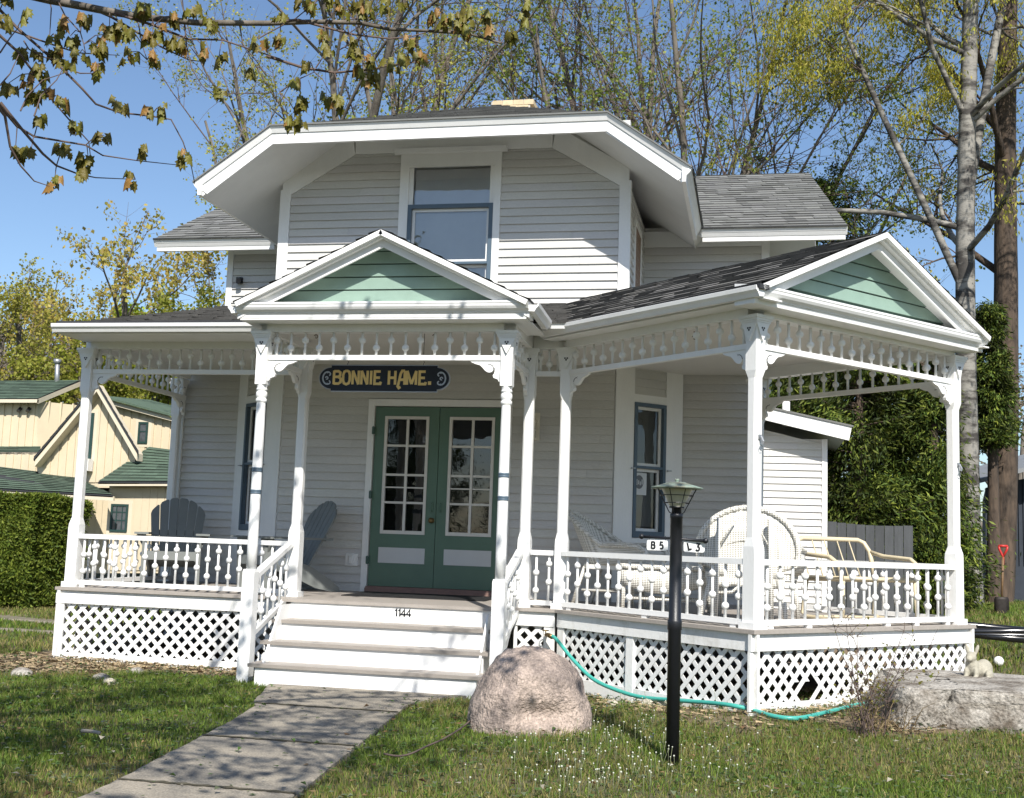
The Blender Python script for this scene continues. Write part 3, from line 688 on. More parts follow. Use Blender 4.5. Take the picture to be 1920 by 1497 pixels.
def frieze(F, u0, u1, n, first=0, board=True, v=0, br=(1, 1), zt=3.29):
    mb = MB(); mb.M = F; mb.box((u0 - .02, v - .055, ZC + .001), (u1 + .02, v + .055, zt)); part(mb, 'frieze_board', WHITE)
    mb = MB(); mb.M = F; mb.bbox((u0, v - .026, SZ0 - .045), (u1, v + .026, SZ0), .005); s = part(mb, 'spindle_rail', WHITE)
    for k in range(n):
        q = F @ Vector((u0 + (u1 - u0) * (k + .5) / n, v, SZ0)); place_copy(spn[(k + first) % 2], 'spindle', q, s)
    for end, u in ((0, u0), (1, u1)):
        if br[end]: bracket(F, u, 1 if end == 0 else -1, v)
BP = [(0, 0), (.275, 0), (.275, -.012), (.235, -.03), (.19, -.042), (.162, -.068), (.145, -.088), (.122, -.103), (.10, -.106), (.08, -.098), (.068, -.08), (.064, -.062), (.056, -.07), (.056, -.098), (.062, -.118), (.072, -.13), (.066, -.152), (.045, -.16), (.028, -.165), (.015, -.188), (0, -.192)]
CURL = [(.066, -.072), (.073, -.05), (.092, -.036), (.112, -.034), (.122, -.026)]
def bracket(F, u, sg, v=0):
    mb = MB(); mb.M = F; z = SZ0 - .045
    mb.prism([(p[0] * sg + u, p[1] + z) for p in BP], .032, (0, v - .016, 0)); b = part(mb, 'scroll_bracket', WHITE)
    mb = MB(); mb.M = F
    for sd in (-1, 1):
        mb.tube([(u + p[0] * sg, v + sd * .0165, z + p[1]) for p in CURL], [.003, .0035, .003, .002, .001], 5); mb.tube([(u + .108 * sg, v + sd * .0165, z - .034), (u + .118 * sg, v + sd * .0165, z - .044)], [.002, .001], 5)  # thin dark tubes draw the shade of the carved slit
    part(mb, 'groove_shade', TREF, b)
F0 = frame(0, YP, 0)
railing(F0, XL1 + .06, XBL - .06, 20, 1, feet=(.03, .97))
frieze(F0, XL1 + .055, XBL - .055, 20, 0, br=(1, 0))
FLs = frame(XL1 - .02, YP, 90)
railing(FLs, .06, 2.13, 15, feet=(.5,)); frieze(FLs, .055, 2.15, 17, br=(0, 1))
railing(F0, XBR + .06, PL.x - .06, 2, 1); frieze(F0, XBR + .055, PL.x - .055, 3, 1, br=(0, 0))
FP2 = frame(PL.x, PL.y, PA - 90)
railing(FP2, .05, LP2 - .06, 16, 1, feet=(.05, .5, .95)); frieze(FP2, .055, LP2 - .055, 17, 1)
railing(FP, .06, LP1 - .06, 17, 1, feet=(.04, .22, .62, .78, .96)); frieze(FP, .055, LP1 - .055, 19, 0)
FP3 = frame(PR.x, PR.y, PA + 90)
railing(FP3, .06, LP2 - .06, 14, feet=(.5,)); frieze(FP3, .055, LP2 - .055, 15)
frieze(frame(0, YQ, 0), XFL + .055, XFR - .055, 16, 1, zt=3.235)
for X, sx in ((XFL, 1), (XFR, -1)):     # short return friezes beside the entry
    F = frame(X, YQ, 90); frieze(F, .055, .88, 6, 0, br=(1, 1), zt=3.25)
# stair rails
for X in (XFL + .005, XFR - .005):
    yb, yf = YP - .06, YQ + .055; zb, zf = 1.20, .90
    def sl(y): return zf + (zb - zf) * (y - yf) / (yb - yf)
    mb = MB()
    mb.hexa([(X - .036, yf, zf - .01), (X + .036, yf, zf - .01), (X + .036, yb, zb - .01), (X - .036, yb, zb - .01), (X - .036, yf, zf + .035), (X + .036, yf, zf + .035), (X + .036, yb, zb + .035), (X - .036, yb, zb + .035)])
    dz = .48
    mb.hexa([(X - .026, yf, zf - dz - .045), (X + .026, yf, zf - dz - .045), (X + .026, yb, zb - dz - .045), (X - .026, yb, zb - dz - .045), (X - .026, yf, zf - dz), (X + .026, yf, zf - dz), (X + .026, yb, zb - dz), (X - .026, yb, zb - dz)])
    r = part(mb, 'stair_rail', WHITE)
    for k in range(6): place_copy(bal[k % 2], 'baluster', (X, yf + (yb - yf) * (k + .5) / 6, sl(yf + (yb - yf) * (k + .5) / 6) - dz), r).scale = (1, 1, 1.12)

# ---- ceilings
mb = MB()
mb.prism([(-6.9, 10.97), (PL.x, 10.97), (pav(0, 0).x, pav(0, 0).y), (PR.x, PR.y), (PB.x, PB.y), (.08, 13.36), (-.8, 13.36), (-1.5, 12.66), (-5.29, 12.66), (-6.15, 13.36), (-6.9, 13.36)], .02, (0, 0, 3.24), (1, 0, 0), (0, 1, 0), (0, 0, 1))
mb.box((XFL, YQ, 3.21), (XFR, 10.97, 3.236)); part(mb, 'porch_ceiling', CEIL)
for q in ((-5.9, 11.2), (-4.05, 10.35), (-2.9, 10.35), (-.55, 10.6), (1.6, 12.1), (PR.x - .18, PR.y + .25)):
    z = 3.21 if q[1] < 10.9 and q[0] < -2 else 3.24
    mb = MB(); mb.tube([(q[0], q[1], z), (q[0], q[1], z - .04)] + [(q[0] + .018 * math.sin(a), q[1], z - .058 - .018 * math.cos(math.pi - a) * -1) for a in np.linspace(0, 4.4, 8)], .004, 6); part(mb, 'ceiling_hook', mat('rusty_hook', (.13, .10, .07), .6))

# ---- porch roofs
GUT = [(0, 0), (.02, -.075), (.07, -.078), (.085, -.05), (.105, -.03), (.11, 0), (.102, .004), (.095, -.02), (.02, -.02), (.012, .003)]
ZP, MPs, YE = 3.285, .282, 10.42
mb = MB(); k1 = math.sqrt(1 + MPs ** 2); Ls = (12.66 - YE)
pl_ = [(0, 0), (5.71, 0), (5.71, Ls * k1), (.68, Ls * k1)]
shingle(mb, (-6.76, YE, ZP), (1, 0, 0), (0, 1, MPs), pl_, seed=31, th=.013); slab(mb, (-6.76, YE, ZP), (1, 0, 0), (0, 1, MPs), pl_, .05)
a, b, c = Vector((-6.76, YE, ZP)), Vector((-6.80, 13.4, ZP)), Vector((-6.10, 12.66, ZP + Ls * MPs)); mb.face([mb.pt(a), mb.pt(b), mb.pt(c)])
part(mb, 'porch_roof', [SHINGD, WHITE, TAR])
mb = MB(); mb.box((-6.79, YE - .03, ZP + .0), (XFL + .1, YE + .06, ZP + .035)); part(mb, 'roof_edge', TAR)
mb = MB(); mb.sweep(GUT, (-6.80, YE, ZP - .005), (XFL - .08, YE, ZP - .005), (0, -1, 0)); mb.box((-6.80, YE + .0, ZP - .075), (-6.775, 13.1, ZP)); part(mb, 'gutter', WHITE)
mb = MB(); mb.box((-6.79, YE + .001, 3.20), (XFL, 10.93, 3.212)); part(mb, 'soffit', WHITE)

def pediment(F, ul, ur, zl, zap, vf, vg, gl, gr, gz0, gza, uc, back, seedv, ridge_ext=0, dark=True):
    """gabled porch roof with green board pediment"""
    m = (zap - zl) / ((ur - ul) / 2); k2 = math.sqrt(1 + m * m); hwid = (ur - ul) / 2
    mb = MB(); R3 = F.to_3x3()
    for sg in (1, -1):
        o = F @ Vector((uc + sg * hwid, vf - .03, zl)); U = R3 @ Vector((0, 1, 0)); W = (R3 @ Vector((-sg, 0, m))).normalized()
        e = back[0] if sg == -1 else back[1]
        P = [(0, 0), (e - vf, 0), (back[2] - vf, hwid * k2), (0, hwid * k2)]
        shingle(mb, o, U, W, P, seed=seedv + sg, th=.010); slab(mb, o, U, W, P, .045)
    part(mb, 'porch_roof', [SHINGD, WHITE, TAR])
    mb = MB(); mb.M = F     # raking crown and fascia
    for sg in (1, -1):
        a0, a1 = Vector((uc + sg * hwid, 0, zl - .012)), Vector((uc, 0, zap - .012 * k2))
        n = Vector((-sg * m, 0, -1)).normalized()
        for (t0, t1, y0, y1, yb) in ((.0, .05, vf - .02, vf + .07, vf + .012), (.045, .112, vf + .055, vf + .082, vf + .058), (.004, .03, vf + .07, vg + .02, vf + .07)):
            t = lambda p, q, tt: Vector((p.x, q, p.z - tt * k2))
            mb.hexa([t(a0, yb, t1), t(a1, yb, t1), t(a1, y1, t1), t(a0, y1, t1), t(a0, y0, t0), t(a1, y0, t0), t(a1, y1, t0), t(a0, y1, t0)])
    part(mb, 'rake_board', WHITE)
    mb = MB(); mb.M = F     # green tympanum boards with a shadow gap
    nb = 5 if gza - gz0 > .45 else 4; st = .118
    for k in range(6):
        z0, z1 = gz0 - .02 + st * k, gz0 - .02 + st * (k + 1) - .012
        def ex(z): t = max(0, (z - gz0) / (gza - gz0)); return gl + (uc - gl) * t - .05, gr + (uc - gr) * t + .05
        if z0 > gza + .03: break
        a, b = ex(z0), ex(z1)
        if b[1] - b[0] < .02: b = (uc - .01, uc + .01)
        mb.quad((a[0], vg - .014, z0), (a[1], vg - .014, z0), (b[1], vg - .004, z1), (b[0], vg - .004, z1)); mb.quad((a[0], vg, z0), (a[1], vg, z0), (a[1], vg - .014, z0), (a[0], vg - .014, z0))
    mb.prism([(gl - .1, gz0 - .06), (gr + .1, gz0 - .06), (uc, gza + .04)], .02, (0, vg + .004, 0), mat=1)
    part(mb, 'pediment', [MINT, MINTG])
    mb = MB(); mb.M = F     # base cornice
    w0 = vf + .02
    prof = [(-.26, -.125), (-.065, -.125), (-.06, -.088), (-.05, -.085), (-.045, -.075), (-.02, -.055), (-.008, -.035), (-.004, -.012), (.0, -.01), (.0, .008), (-.05, .014), (-.26, .05)]
    o_ = F.to_3x3() @ Vector((0, -1, 0))
    mb.sweep(prof, F @ Vector((ul - .0, vf, zl - .005)) if False else Vector((ul, vf, zl - .005)), Vector((ur, vf, zl - .005)), (0, -1, 0), m0=0, m1=0)
    part(mb, 'cornice', WHITE)
    return m
FQ = frame(0, YQ, 0)
pediment(FQ, -4.576, -1.905, 3.345, 3.985, -.335, -.085, -4.327, -2.251, 3.411, 3.90, -3.238, (.95, .95, 2.62), 41)
pediment(FP, -.29, 2.785, 3.30, 3.99, -.30, -.06, .261, 2.70, 3.425, 3.935, 1.247, (2.45, 2.6, 4.0), 51)
# side eaves and gutters
mb = MB(); mb.sweep(GUT, Vector((-1.905 - .02, YQ - .30, 3.335)), Vector((-1.905 - .02, YE - .02, 3.30)), (1, 0, 0)); part(mb, 'gutter', WHITE)
mb = MB(); mb.sweep(GUT, Vector((-4.576 + .02, YE, 3.30)), Vector((-4.576 + .02, YQ - .30, 3.335)), (-1, 0, 0)); part(mb, 'gutter', WHITE)
n2 = FP.to_3x3() @ Vector((-1, 0, 0))
mb = MB(); mb.sweep(GUT, pav(-.24, 2.36, 3.285), pav(-.24, -.31, 3.285), n2); part(mb, 'gutter', WHITE)
mb = MB(); mb.M = FP; mb.box((-.245, -.30, 3.20), (-.04, 2.4, 3.212)); mb.box((LP1 + .04, -.30, 3.20), (LP1 + .12, 2.4, 3.212)); mb.box((-.04, -.24, 3.197), (LP1 + .04, -.05, 3.209)); part(mb, 'soffit', WHITE)
mb = MB(); mb.box((-4.55, YQ - .27, 3.20), (-1.93, YQ - .05, 3.212)); mb.box((-4.56, YQ - .05, 3.202), (-4.47, 10.6, 3.214)); mb.box((-2.08, YQ - .05, 3.202), (-1.92, 10.6, 3.214)); part(mb, 'soffit', WHITE)
mb = MB(); mb.M = FP; mb.box((-.325, -.33, 3.262), (-.22, 2.3, 3.30)); part(mb, 'roof_edge', TAR)
q = pav(-.24, 2.36, 0)   # downspout elbow box in the valley
mb = MB(); mb.box((q.x - .10, q.y - .11, 3.27), (q.x + .01, q.y - .02, 3.37)); mb.box((q.x + .015, q.y - .12, 3.275), (q.x + .10, q.y - .06, 3.36)); part(mb, 'splash_guard', WHITE)
# valley flashing
# camera-like clamp lamps on the two outer posts
def clamp(px, py, zz, F):
    mb = MB(); mb.M = F @ Matrix.Translation((px, py, zz)); mb.box((-.014, -.012, .02), (.014, 0, .055)); mb.tube([(0, -.015, .04), (.004, -.035, .0), (0, -.03, -.02)], .012, 8); mb.tube([(.0 + .017 * math.cos(a), -.018, -.05 + .02 * math.sin(a)) for a in np.linspace(0, 5.6, 12)], .003, 6); mb.tube([(0, -.02, 0), (.03, -.03, -.004)], .004, 6)
    part(mb, 'clamp_fitting', STEEL)
clamp(0, -.047, 2.14, FP); clamp(LP1, -.047, 2.10, FP)

# ---- rear addition, seen past the pavilion
mb = MB(); mb.M = frame(0, 17.3, 0)
clap(mb, [(-.6, .3), (.93, .3), (.93, 2.83), (-.6, 3.2)], zref=.3, reveal=.098); mb.box((-.6, .003, -.2), (.99, .1, 2.9)); mb.box((.9, .1, -.2), (.99, 4, 2.9)); part(mb, 'rear_wall', SIDE)
mb = MB(); mb.bbox((.925, 17.27, -.1), (1.0, 17.36, 2.9), .004); part(mb, 'corner_board', WHITE)
mb = MB(); mb.prism([(-.75, 3.52), (1.31, 3.06), (1.27, 2.86), (-.75, 3.34)], .04, (0, 16.95, 0)); part(mb, 'rake_board', WHITE)
mb = MB(); mb.prism([(-.75, 3.53), (1.33, 3.068), (1.33, 3.045), (-.75, 3.50)], 3.5, (0, 16.93, 0)); mb.prism([(-.75, 3.46), (1.30, 3.0), (1.30, 2.98), (-.75, 3.44)], 3.4, (0, 16.99, 0), mat=1); part(mb, 'rear_roof', [SHING, WHITE, TAR])
mb = MB(); mb.smooth = True; mb.tube([(.43, 17.5, 3.1), (.43, 17.5, 3.46)], .055, 14); part(mb, 'vent_pipe', WHITE)
# ------------------------------------------------------------------ ground, path, grass
def sm(t): t = np.clip(t, 0, 1); return t * t * (3 - 2 * t)
def gh(x, y):
    x, y = np.asarray(x, float), np.asarray(y, float)
    return .10 * sm((x + 1.4) / 1.6) * sm((y - 7.6) / 1.8) + .40 * sm((x - 1.2) / 2.6) * sm((y - 9.8) / 7) + .012 * np.sin(x * 1.7 + .6) * np.sin(y * 1.3) * sm((np.abs(x + 3) - .9) / 1.5)
def gat(px, py):
    """where a photo pixel's sight line meets the lawn"""
    z = 0.
    for _ in range(12): p = at(px, py, z=z); z = float(gh(p.x, p.y))
    return p
def vnoise(x, y, s, seed=0):
    x, y = np.asarray(x) * s + 57.3 * seed + 500, np.asarray(y) * s + 31.7 * seed + 500
    xi, yi = np.floor(x).astype(int), np.floor(y).astype(int); fx, fy = sm(x - xi), sm(y - yi)
    hsh = lambda a, b: np.abs(np.sin(a * 127.1 + b * 311.7 + seed * 17.3) * 43758.5453) % 1
    return (hsh(xi, yi) * (1 - fx) + hsh(xi + 1, yi) * fx) * (1 - fy) + (hsh(xi, yi + 1) * (1 - fx) + hsh(xi + 1, yi + 1) * fx) * fy
def fbm(x, y, s, seed=0): return .5 * vnoise(x, y, s, seed) + .3 * vnoise(x, y, s * 2.3, seed + 3) + .2 * vnoise(x, y, s * 5.1, seed + 5)
def dirt(x, y):
    """bare soil: strips along the foot of the porch, thin wear elsewhere"""
    x, y = np.asarray(x, float), np.asarray(y, float); nz = fbm(x, y, 1.5, 2) - .5
    front = np.where(x < -4.4, 10.80 - y, np.where(x < -1.75, 12, 12.0))
    d1 = 1 - sm((front - (.42 + .14 * np.clip(-4.5 - x, 0, 2.5)) + nz * .5) / .22)
    n2x, n2y = -math.cos(rad(PA)), -math.sin(rad(PA)); n1x, n1y = math.sin(rad(PA)), -math.cos(rad(PA))
    a = (x - PFx) * n2x + (y - PFy) * n2y - .1; b = (x - PFx) * n1x + (y - PFy) * n1y - .1
    dist = np.maximum(a, b)
    d2 = (1 - sm((dist - .40 + nz * .55) / .25)) * (x > -2.1) * (y < 12) * (x < 2.6) * .62
    house_ = (y > 10.9) & (x > -6.9) & (x < 1.6)
    bed = (1 - sm((np.hypot((x + 7.0) / 1.2, (y - 10.0) / .35) - 1 + nz) / .4))
    sh = 1 - sm((np.hypot((x - .95) / .55, (y - 9.15) / .22) - 1 + nz) / .5)
    return np.clip(np.maximum.reduce([d1 * (x < -4.4) * (x > -7.3), d2, bed, house_ * 1.0, sh * .8]), 0, 1)
pL = [at(467, 1287, z=0), at(477, 1316, z=0), at(479, 1325, z=0), at(428, 1356, z=0), at(360, 1391, z=0), at(205, 1473, z=0), at(120, 1512, z=0)]
pR = [at(880, 1305, z=0), at(812, 1311, z=0), at(762, 1325, z=0), at(722, 1358, z=0), at(672, 1399, z=0), at(572, 1478, z=0), at(535, 1512, z=0)]
pL.append(pL[-1] + (pL[-1] - pL[-3]) * 2.2); pR.append(pR[-1] + (pR[-1] - pR[-3]) * 2.2)
pL[0].y = 9.9; pR[0].y = 9.9; pL[0].x = -4.12; pR[0].x = -2.30
PY = np.array([p.y for p in pL][::-1]); PXL = np.array([p.x for p in pL][::-1]); PYR = np.array([p.y for p in pR][::-1]); PXR = np.array([p.x for p in pR][::-1])
def onpath(x, y, e=0): return (x > np.interp(y, PY, PXL) - e) & (x < np.interp(y, PYR, PXR) + e) & (y < 9.95)

def axis(lo, hi, st, far):
    a = list(np.arange(lo, hi + 1e-6, st)); s = st
    l, r = [], []; p = hi
    while p < far: s *= 1.35; p += s; r.append(p)
    s = st; p = lo
    while p > -far: s *= 1.35; p -= s; l.append(p)
    return np.array(l[::-1] + a + r)
gx, gy = axis(-9, 4.5, .07, 900), axis(4.6, 14.5, .07, 900)
GX, GY = np.meshgrid(gx, gy); D_ = dirt(GX, GY)
GZ = gh(GX, GY) + (fbm(GX, GY, 6, 9) - .5) * .03 * (D_ * .6 + .4) * (np.abs(GY - 9) < 8) - .012
GZ = np.where(onpath(GX, GY, -.03), GZ - .05, GZ)
def np_mesh(name, V, F, mats, colors=None, smooth=False, attr='Col'):
    me = bpy.data.meshes.new(name); V = np.asarray(V, np.float32); F = np.asarray(F, np.int32)
    me.vertices.add(len(V)); me.vertices.foreach_set('co', V.ravel()); k = F.shape[1]
    me.loops.add(F.size); me.loops.foreach_set('vertex_index', F.ravel()); me.polygons.add(len(F))
    me.polygons.foreach_set('loop_start', np.arange(0, F.size, k, dtype=np.int32)); me.polygons.foreach_set('loop_total', np.full(len(F), k, np.int32))
    if smooth: me.polygons.foreach_set('use_smooth', np.ones(len(F), bool))
    for m in mats: me.materials.append(m)
    if colors is not None:
        a = me.attributes.new(attr, 'FLOAT_COLOR', 'FACE'); c = np.ones((len(F), 4), np.float32); c[:, :3] = colors; a.data.foreach_set('color', c.ravel())
    me.update(); me.validate(); return me
def link(name, me, parent=None, loc=(0, 0, 0)):
    o = bpy.data.objects.new(name, me); COL.objects.link(o); o.parent = parent; o.location = loc; return o
nx, ny = len(gx), len(gy); I = np.arange(nx * ny).reshape(ny, nx)
Fg = np.stack([I[:-1, :-1], I[:-1, 1:], I[1:, 1:], I[1:, :-1]], -1).reshape(-1, 4)
P0 = fbm(GX, GY, .9, 4); P1 = fbm(GX, GY, 4, 6)
gcol = np.array([.075, .085, .03]) + (P0[..., None] > .5) * 0; straw = sm((P0 - .42) / .25)[..., None]
gcol = gcol * (1 - straw * .55) + np.array([.17, .14, .075]) * straw * .55
soil = np.array([.23, .165, .105]) * (.65 + .7 * P1[..., None]); gcol = gcol * (1 - D_[..., None]) + soil * D_[..., None]
track = ((np.abs(GY - 14.9 - (GX + 9.5) * -.28) < .28) | (np.abs(GY - 13.55 - (GX + 9.5) * -.1) < .2)) & (GX < -8.2)
gcol = np.where(track[..., None], np.array([.33, .28, .22]), gcol)
gc = (gcol[:-1, :-1] + gcol[1:, 1:]).reshape(-1, 3) / 2
GROUND = mat('lawn_soil', (1, 1, 1), .95, .35, 14, bump=.8, bscale=55, col=True, fine=.25)
gr = link('ground', np_mesh('ground', np.stack([GX, GY, GZ], -1).reshape(-1, 3), Fg, [GROUND], gc, True)); structure(gr)
# concrete path laid in slabs
CONC = mat('weathered_concrete', (.325, .285, .225), .9, base2=(.13, .122, .108), scale=2.2, thr=(.34, .60), bump=1.2, bscale=48, fine=.34, detail=9)
mb = MB(); cuts = [9.9, at(600, 1329, z=0).y, at(520, 1392, z=0).y, at(360, 1477, z=0).y, 4.3, 3.0]
R0 = random.Random(4)
for a, b in zip(cuts, cuts[1:]):
    ys = sorted({a - .010, b + .010} | {y for y in list(PY) + list(PYR) if b < y < a} | set(np.arange(b + .1, a - .1, .12)))
    Lp = [(np.interp(y, PY, PXL) + R0.uniform(-.008, .008), y) for y in ys]; Rp = [(np.interp(y, PYR, PXR) + R0.uniform(-.008, .008), y) for y in ys]
    dz = R0.uniform(-.004, .004)
    mb.loft([[(l[0], l[1], -.06), (r[0], r[1], -.06), (r[0], r[1], .010 + dz), (r[0] - .01, r[1], .014 + dz), (l[0] + .01, l[1], .014 + dz), (l[0], l[1], .010 + dz)] for l, r in zip(Lp, Rp)])
for a in cuts[1:-1]:
    xl, xr = np.interp(a, PY, PXL), np.interp(a, PYR, PXR); n_ = 24
    lo = [mb.pt((xl + (xr - xl) * k / n_, a - .012 - R0.uniform(0, .022) * (k % 2), .0165)) for k in range(n_ + 1)]; hi = [mb.pt((xl + (xr - xl) * k / n_, a + .012 + R0.uniform(0, .024) * (k % 3 == 0), .0165)) for k in range(n_ + 1)]
    for k in range(n_): mb.face([lo[k], lo[k + 1], hi[k + 1], hi[k]], 1)
JOINT = mat('mossy_joint_soil', (.10, .088, .055), .95, .5, 30, bump=.5, bscale=80)
pth = mb.build('path', [CONC, JOINT]); structure(pth)

RN = np.random.default_rng(3)
def inview(x, y, z, mar=60):
    dx, dy, dz = x, y, z - CAM_H
    zz = dx * _f.x + dy * _f.y + dz * _f.z; a = (dx * _R.x + dy * _R.y + dz * _R.z) / np.maximum(zz, .01) * CAM_F; b = (dx * _U.x + dy * _U.y + dz * _U.z) / np.maximum(zz, .01) * CAM_F
    return (zz > .3) & (np.abs(a) < 960 + mar) & (np.abs(b) < 749 + mar)
GRASS = mat('grass_blade', (1, 1, 1), .55, col=True, trans=.35, spec=.25)
def grass_patch(name, n, x0, x1, y0, y1, hmin, hmax, wd, seed, label):
    r = np.random.default_rng(seed); x, y = r.uniform(x0, x1, n), r.uniform(y0, y1, n)
    d = dirt(x, y); nz = fbm(x, y, .9, 4); ok = (r.random(n) > d * 1.15) & ~onpath(x, y, .012) & inview(x, y, gh(x, y), 380)
    tr = ((np.abs(y - 14.9 - (x + 9.5) * -.28) < .30) | (np.abs(y - 13.55 - (x + 9.5) * -.1) < .22)) & (x < -8.2); ok &= ~tr
    thin = fbm(x, y, 2.2, 11); ok &= r.random(n) < .45 + .9 * sm((thin - .3) / .4)
    ok &= ~((np.hypot(x + 1.60, y - 8.5) < .36))
    x, y, nz, thin = x[ok], y[ok], nz[ok], thin[ok]; n = len(x); z = gh(x, y) - .02
    edge = onpath(x, y, .10)
    hgt = r.uniform(hmin, hmax, n) * (.6 + .8 * fbm(x, y, 1.3, 8)) * np.where(edge, .75, 1); a = r.uniform(0, 2 * np.pi, n); lean = r.uniform(.1, .75, n) * hgt; la = r.uniform(0, 2 * np.pi, n)
    wv = wd * r.uniform(.7, 1.3, n); ux, uy = np.cos(a) * wv / 2, np.sin(a) * wv / 2; lx, ly = np.cos(la) * lean, np.sin(la) * lean
    V = np.empty((n, 5, 3)); V[:, 0] = np.stack([x - ux, y - uy, z], -1); V[:, 1] = np.stack([x + ux, y + uy, z], -1)
    V[:, 2] = np.stack([x + ux * .75 + lx * .3, y + uy * .75 + ly * .3, z + hgt * .6], -1); V[:, 3] = np.stack([x - ux * .75 + lx * .3, y - uy * .75 + ly * .3, z + hgt * .6], -1)
    V[:, 4] = np.stack([x + lx, y + ly, z + hgt * .97], -1)
    b = np.arange(n)[:, None] * 5; F = np.concatenate([b + np.array([0, 1, 2]), b + np.array([0, 2, 3]), b + np.array([3, 2, 4])], 1).reshape(-1, 3)
    st = r.random(n) < .10 + (.58 - .20 * (x > -2.4)) * sm((nz - .40) / .2); g = r.random((n, 1))
    c = np.array([.06, .115, .016]) * (1 - g) + np.array([.20, .27, .045]) * g
    c = np.where(st[:, None], np.array([.27, .235, .09]) * (.6 + .6 * g), c) * (.75 + .5 * r.random((n, 1)))
    o = link(name, np_mesh(name, V.reshape(-1, 3), F, [GRASS], np.repeat(c, 3, 0))); stuff(o); o['label'] = label; o['category'] = 'grass'; return o
grass_patch('lawn_grass', 360000, -8.2, 3.6, 5.2, 11.2, .025, .068, .006, 1, 'short patchy green and straw coloured lawn in front of the porch')
grass_patch('lawn_grass', 70000, -13, -6.7, 9.5, 20, .03, .08, .012, 2, 'green lawn left of the porch up to the clipped hedge')
grass_patch('lawn_grass', 60000, 1.5, 7, 10.5, 24, .04, .10, .012, 3, 'green lawn right of the porch beside the black tubing')

def scatter_bits(name, n, seed, x0, x1, y0, y1, size, cols, up, label, cat):
    r = np.random.default_rng(seed); x, y = r.uniform(x0, x1, n), r.uniform(y0, y1, n); ok = inview(x, y, 0, 300) & (~onpath(x, y, 0) | (r.random(n) < .12)) & ~((x > -4.4) & (x < -2.1) & (y > 9.7)) & ~((y > 10.7) & (x > -7)); x, y = x[ok], y[ok]; n = len(x)
    cl = r.uniform(.5, 1.3, n) * size; a = r.uniform(0, 6.28, n); t = r.uniform(-.5, .9, n); z = gh(x, y) + up * r.uniform(.5, 1.2, n) + np.where(onpath(x, y, 0), .02 - up * .7, 0)
    ca, sa = np.cos(a) * cl, np.sin(a) * cl; h = t * cl
    V = np.stack([np.stack([x, y, z], -1), np.stack([x + ca * .5 - sa * .4, y + sa * .5 + ca * .4, z + h * .6], -1), np.stack([x + ca, y + sa, z + h * .3], -1), np.stack([x + ca * .5 + sa * .4, y + sa * .5 - ca * .4, z + h * .5], -1)], 1).reshape(-1, 3)
    C_ = np.array(cols); c = C_[r.integers(0, len(C_), n)] * r.uniform(.6, 1.3, (n, 1)); b = np.arange(n)[:, None] * 4
    o = link(name, np_mesh(name, V, np.concatenate([b + np.array([0, 1, 2]), b + np.array([0, 2, 3])], 1).reshape(-1, 3), [GRASS], np.repeat(c, 2, 0))); stuff(o); o['label'] = label; o['category'] = cat
scatter_bits('fallen_leaves', 900, 5, -7.5, 3, 5.2, 10.8, .04, [(.20, .12, .06), (.30, .20, .10), (.12, .07, .04), (.42, .38, .30)], .035, 'small brown fallen leaves and bits of debris on the lawn', 'leaf litter')
scatter_bits('lawn_weeds', 9000, 6, -7.5, 3, 5.2, 10.8, .035, [(.07, .13, .03), (.10, .17, .05), (.16, .19, .11)], .03, 'low broad-leaved weeds growing through the lawn', 'weeds')
# ------------------------------------------------------------------ trees
def tubes_mesh(name, lines, mats, n=6, cols=None):
    """many tapered tubes [(pts, radii)] as one mesh"""
    VV, FF, CC = [], [], []; base = 0
    ca = np.cos(np.arange(n) * 2 * np.pi / n); sa = np.sin(np.arange(n) * 2 * np.pi / n); sc = np.linspace(0, 0, 1)
    for pts, r in lines:
        P = np.asarray(pts, float); r = np.asarray(r, float); m = len(P); T = np.gradient(P, axis=0); T /= np.maximum(np.linalg.norm(T, axis=1, keepdims=True), 1e-9)
        ref = np.array([0, 0, 1.]) if abs(T[:, 2].mean()) < .9 else np.array([1., 0, 0])
        A = np.cross(T, ref); A /= np.maximum(np.linalg.norm(A, axis=1, keepdims=True), 1e-9); B = np.cross(T, A)
        V = P[:, None] + (A[:, None] * ca[None, :, None] + B[:, None] * sa[None, :, None]) * r[:, None, None]
        VV.append(V.reshape(-1, 3)); k = np.arange(m - 1)[:, None] * n; j = np.arange(n)[None]; jn = (j + 1) % n
        FF.append(np.stack([base + k + j, base + k + jn, base + k + n + jn, base + k + n + j], -1).reshape(-1, 4)); base += m * n
    return np_mesh(name, np.concatenate(VV), np.concatenate(FF), mats, None, True)
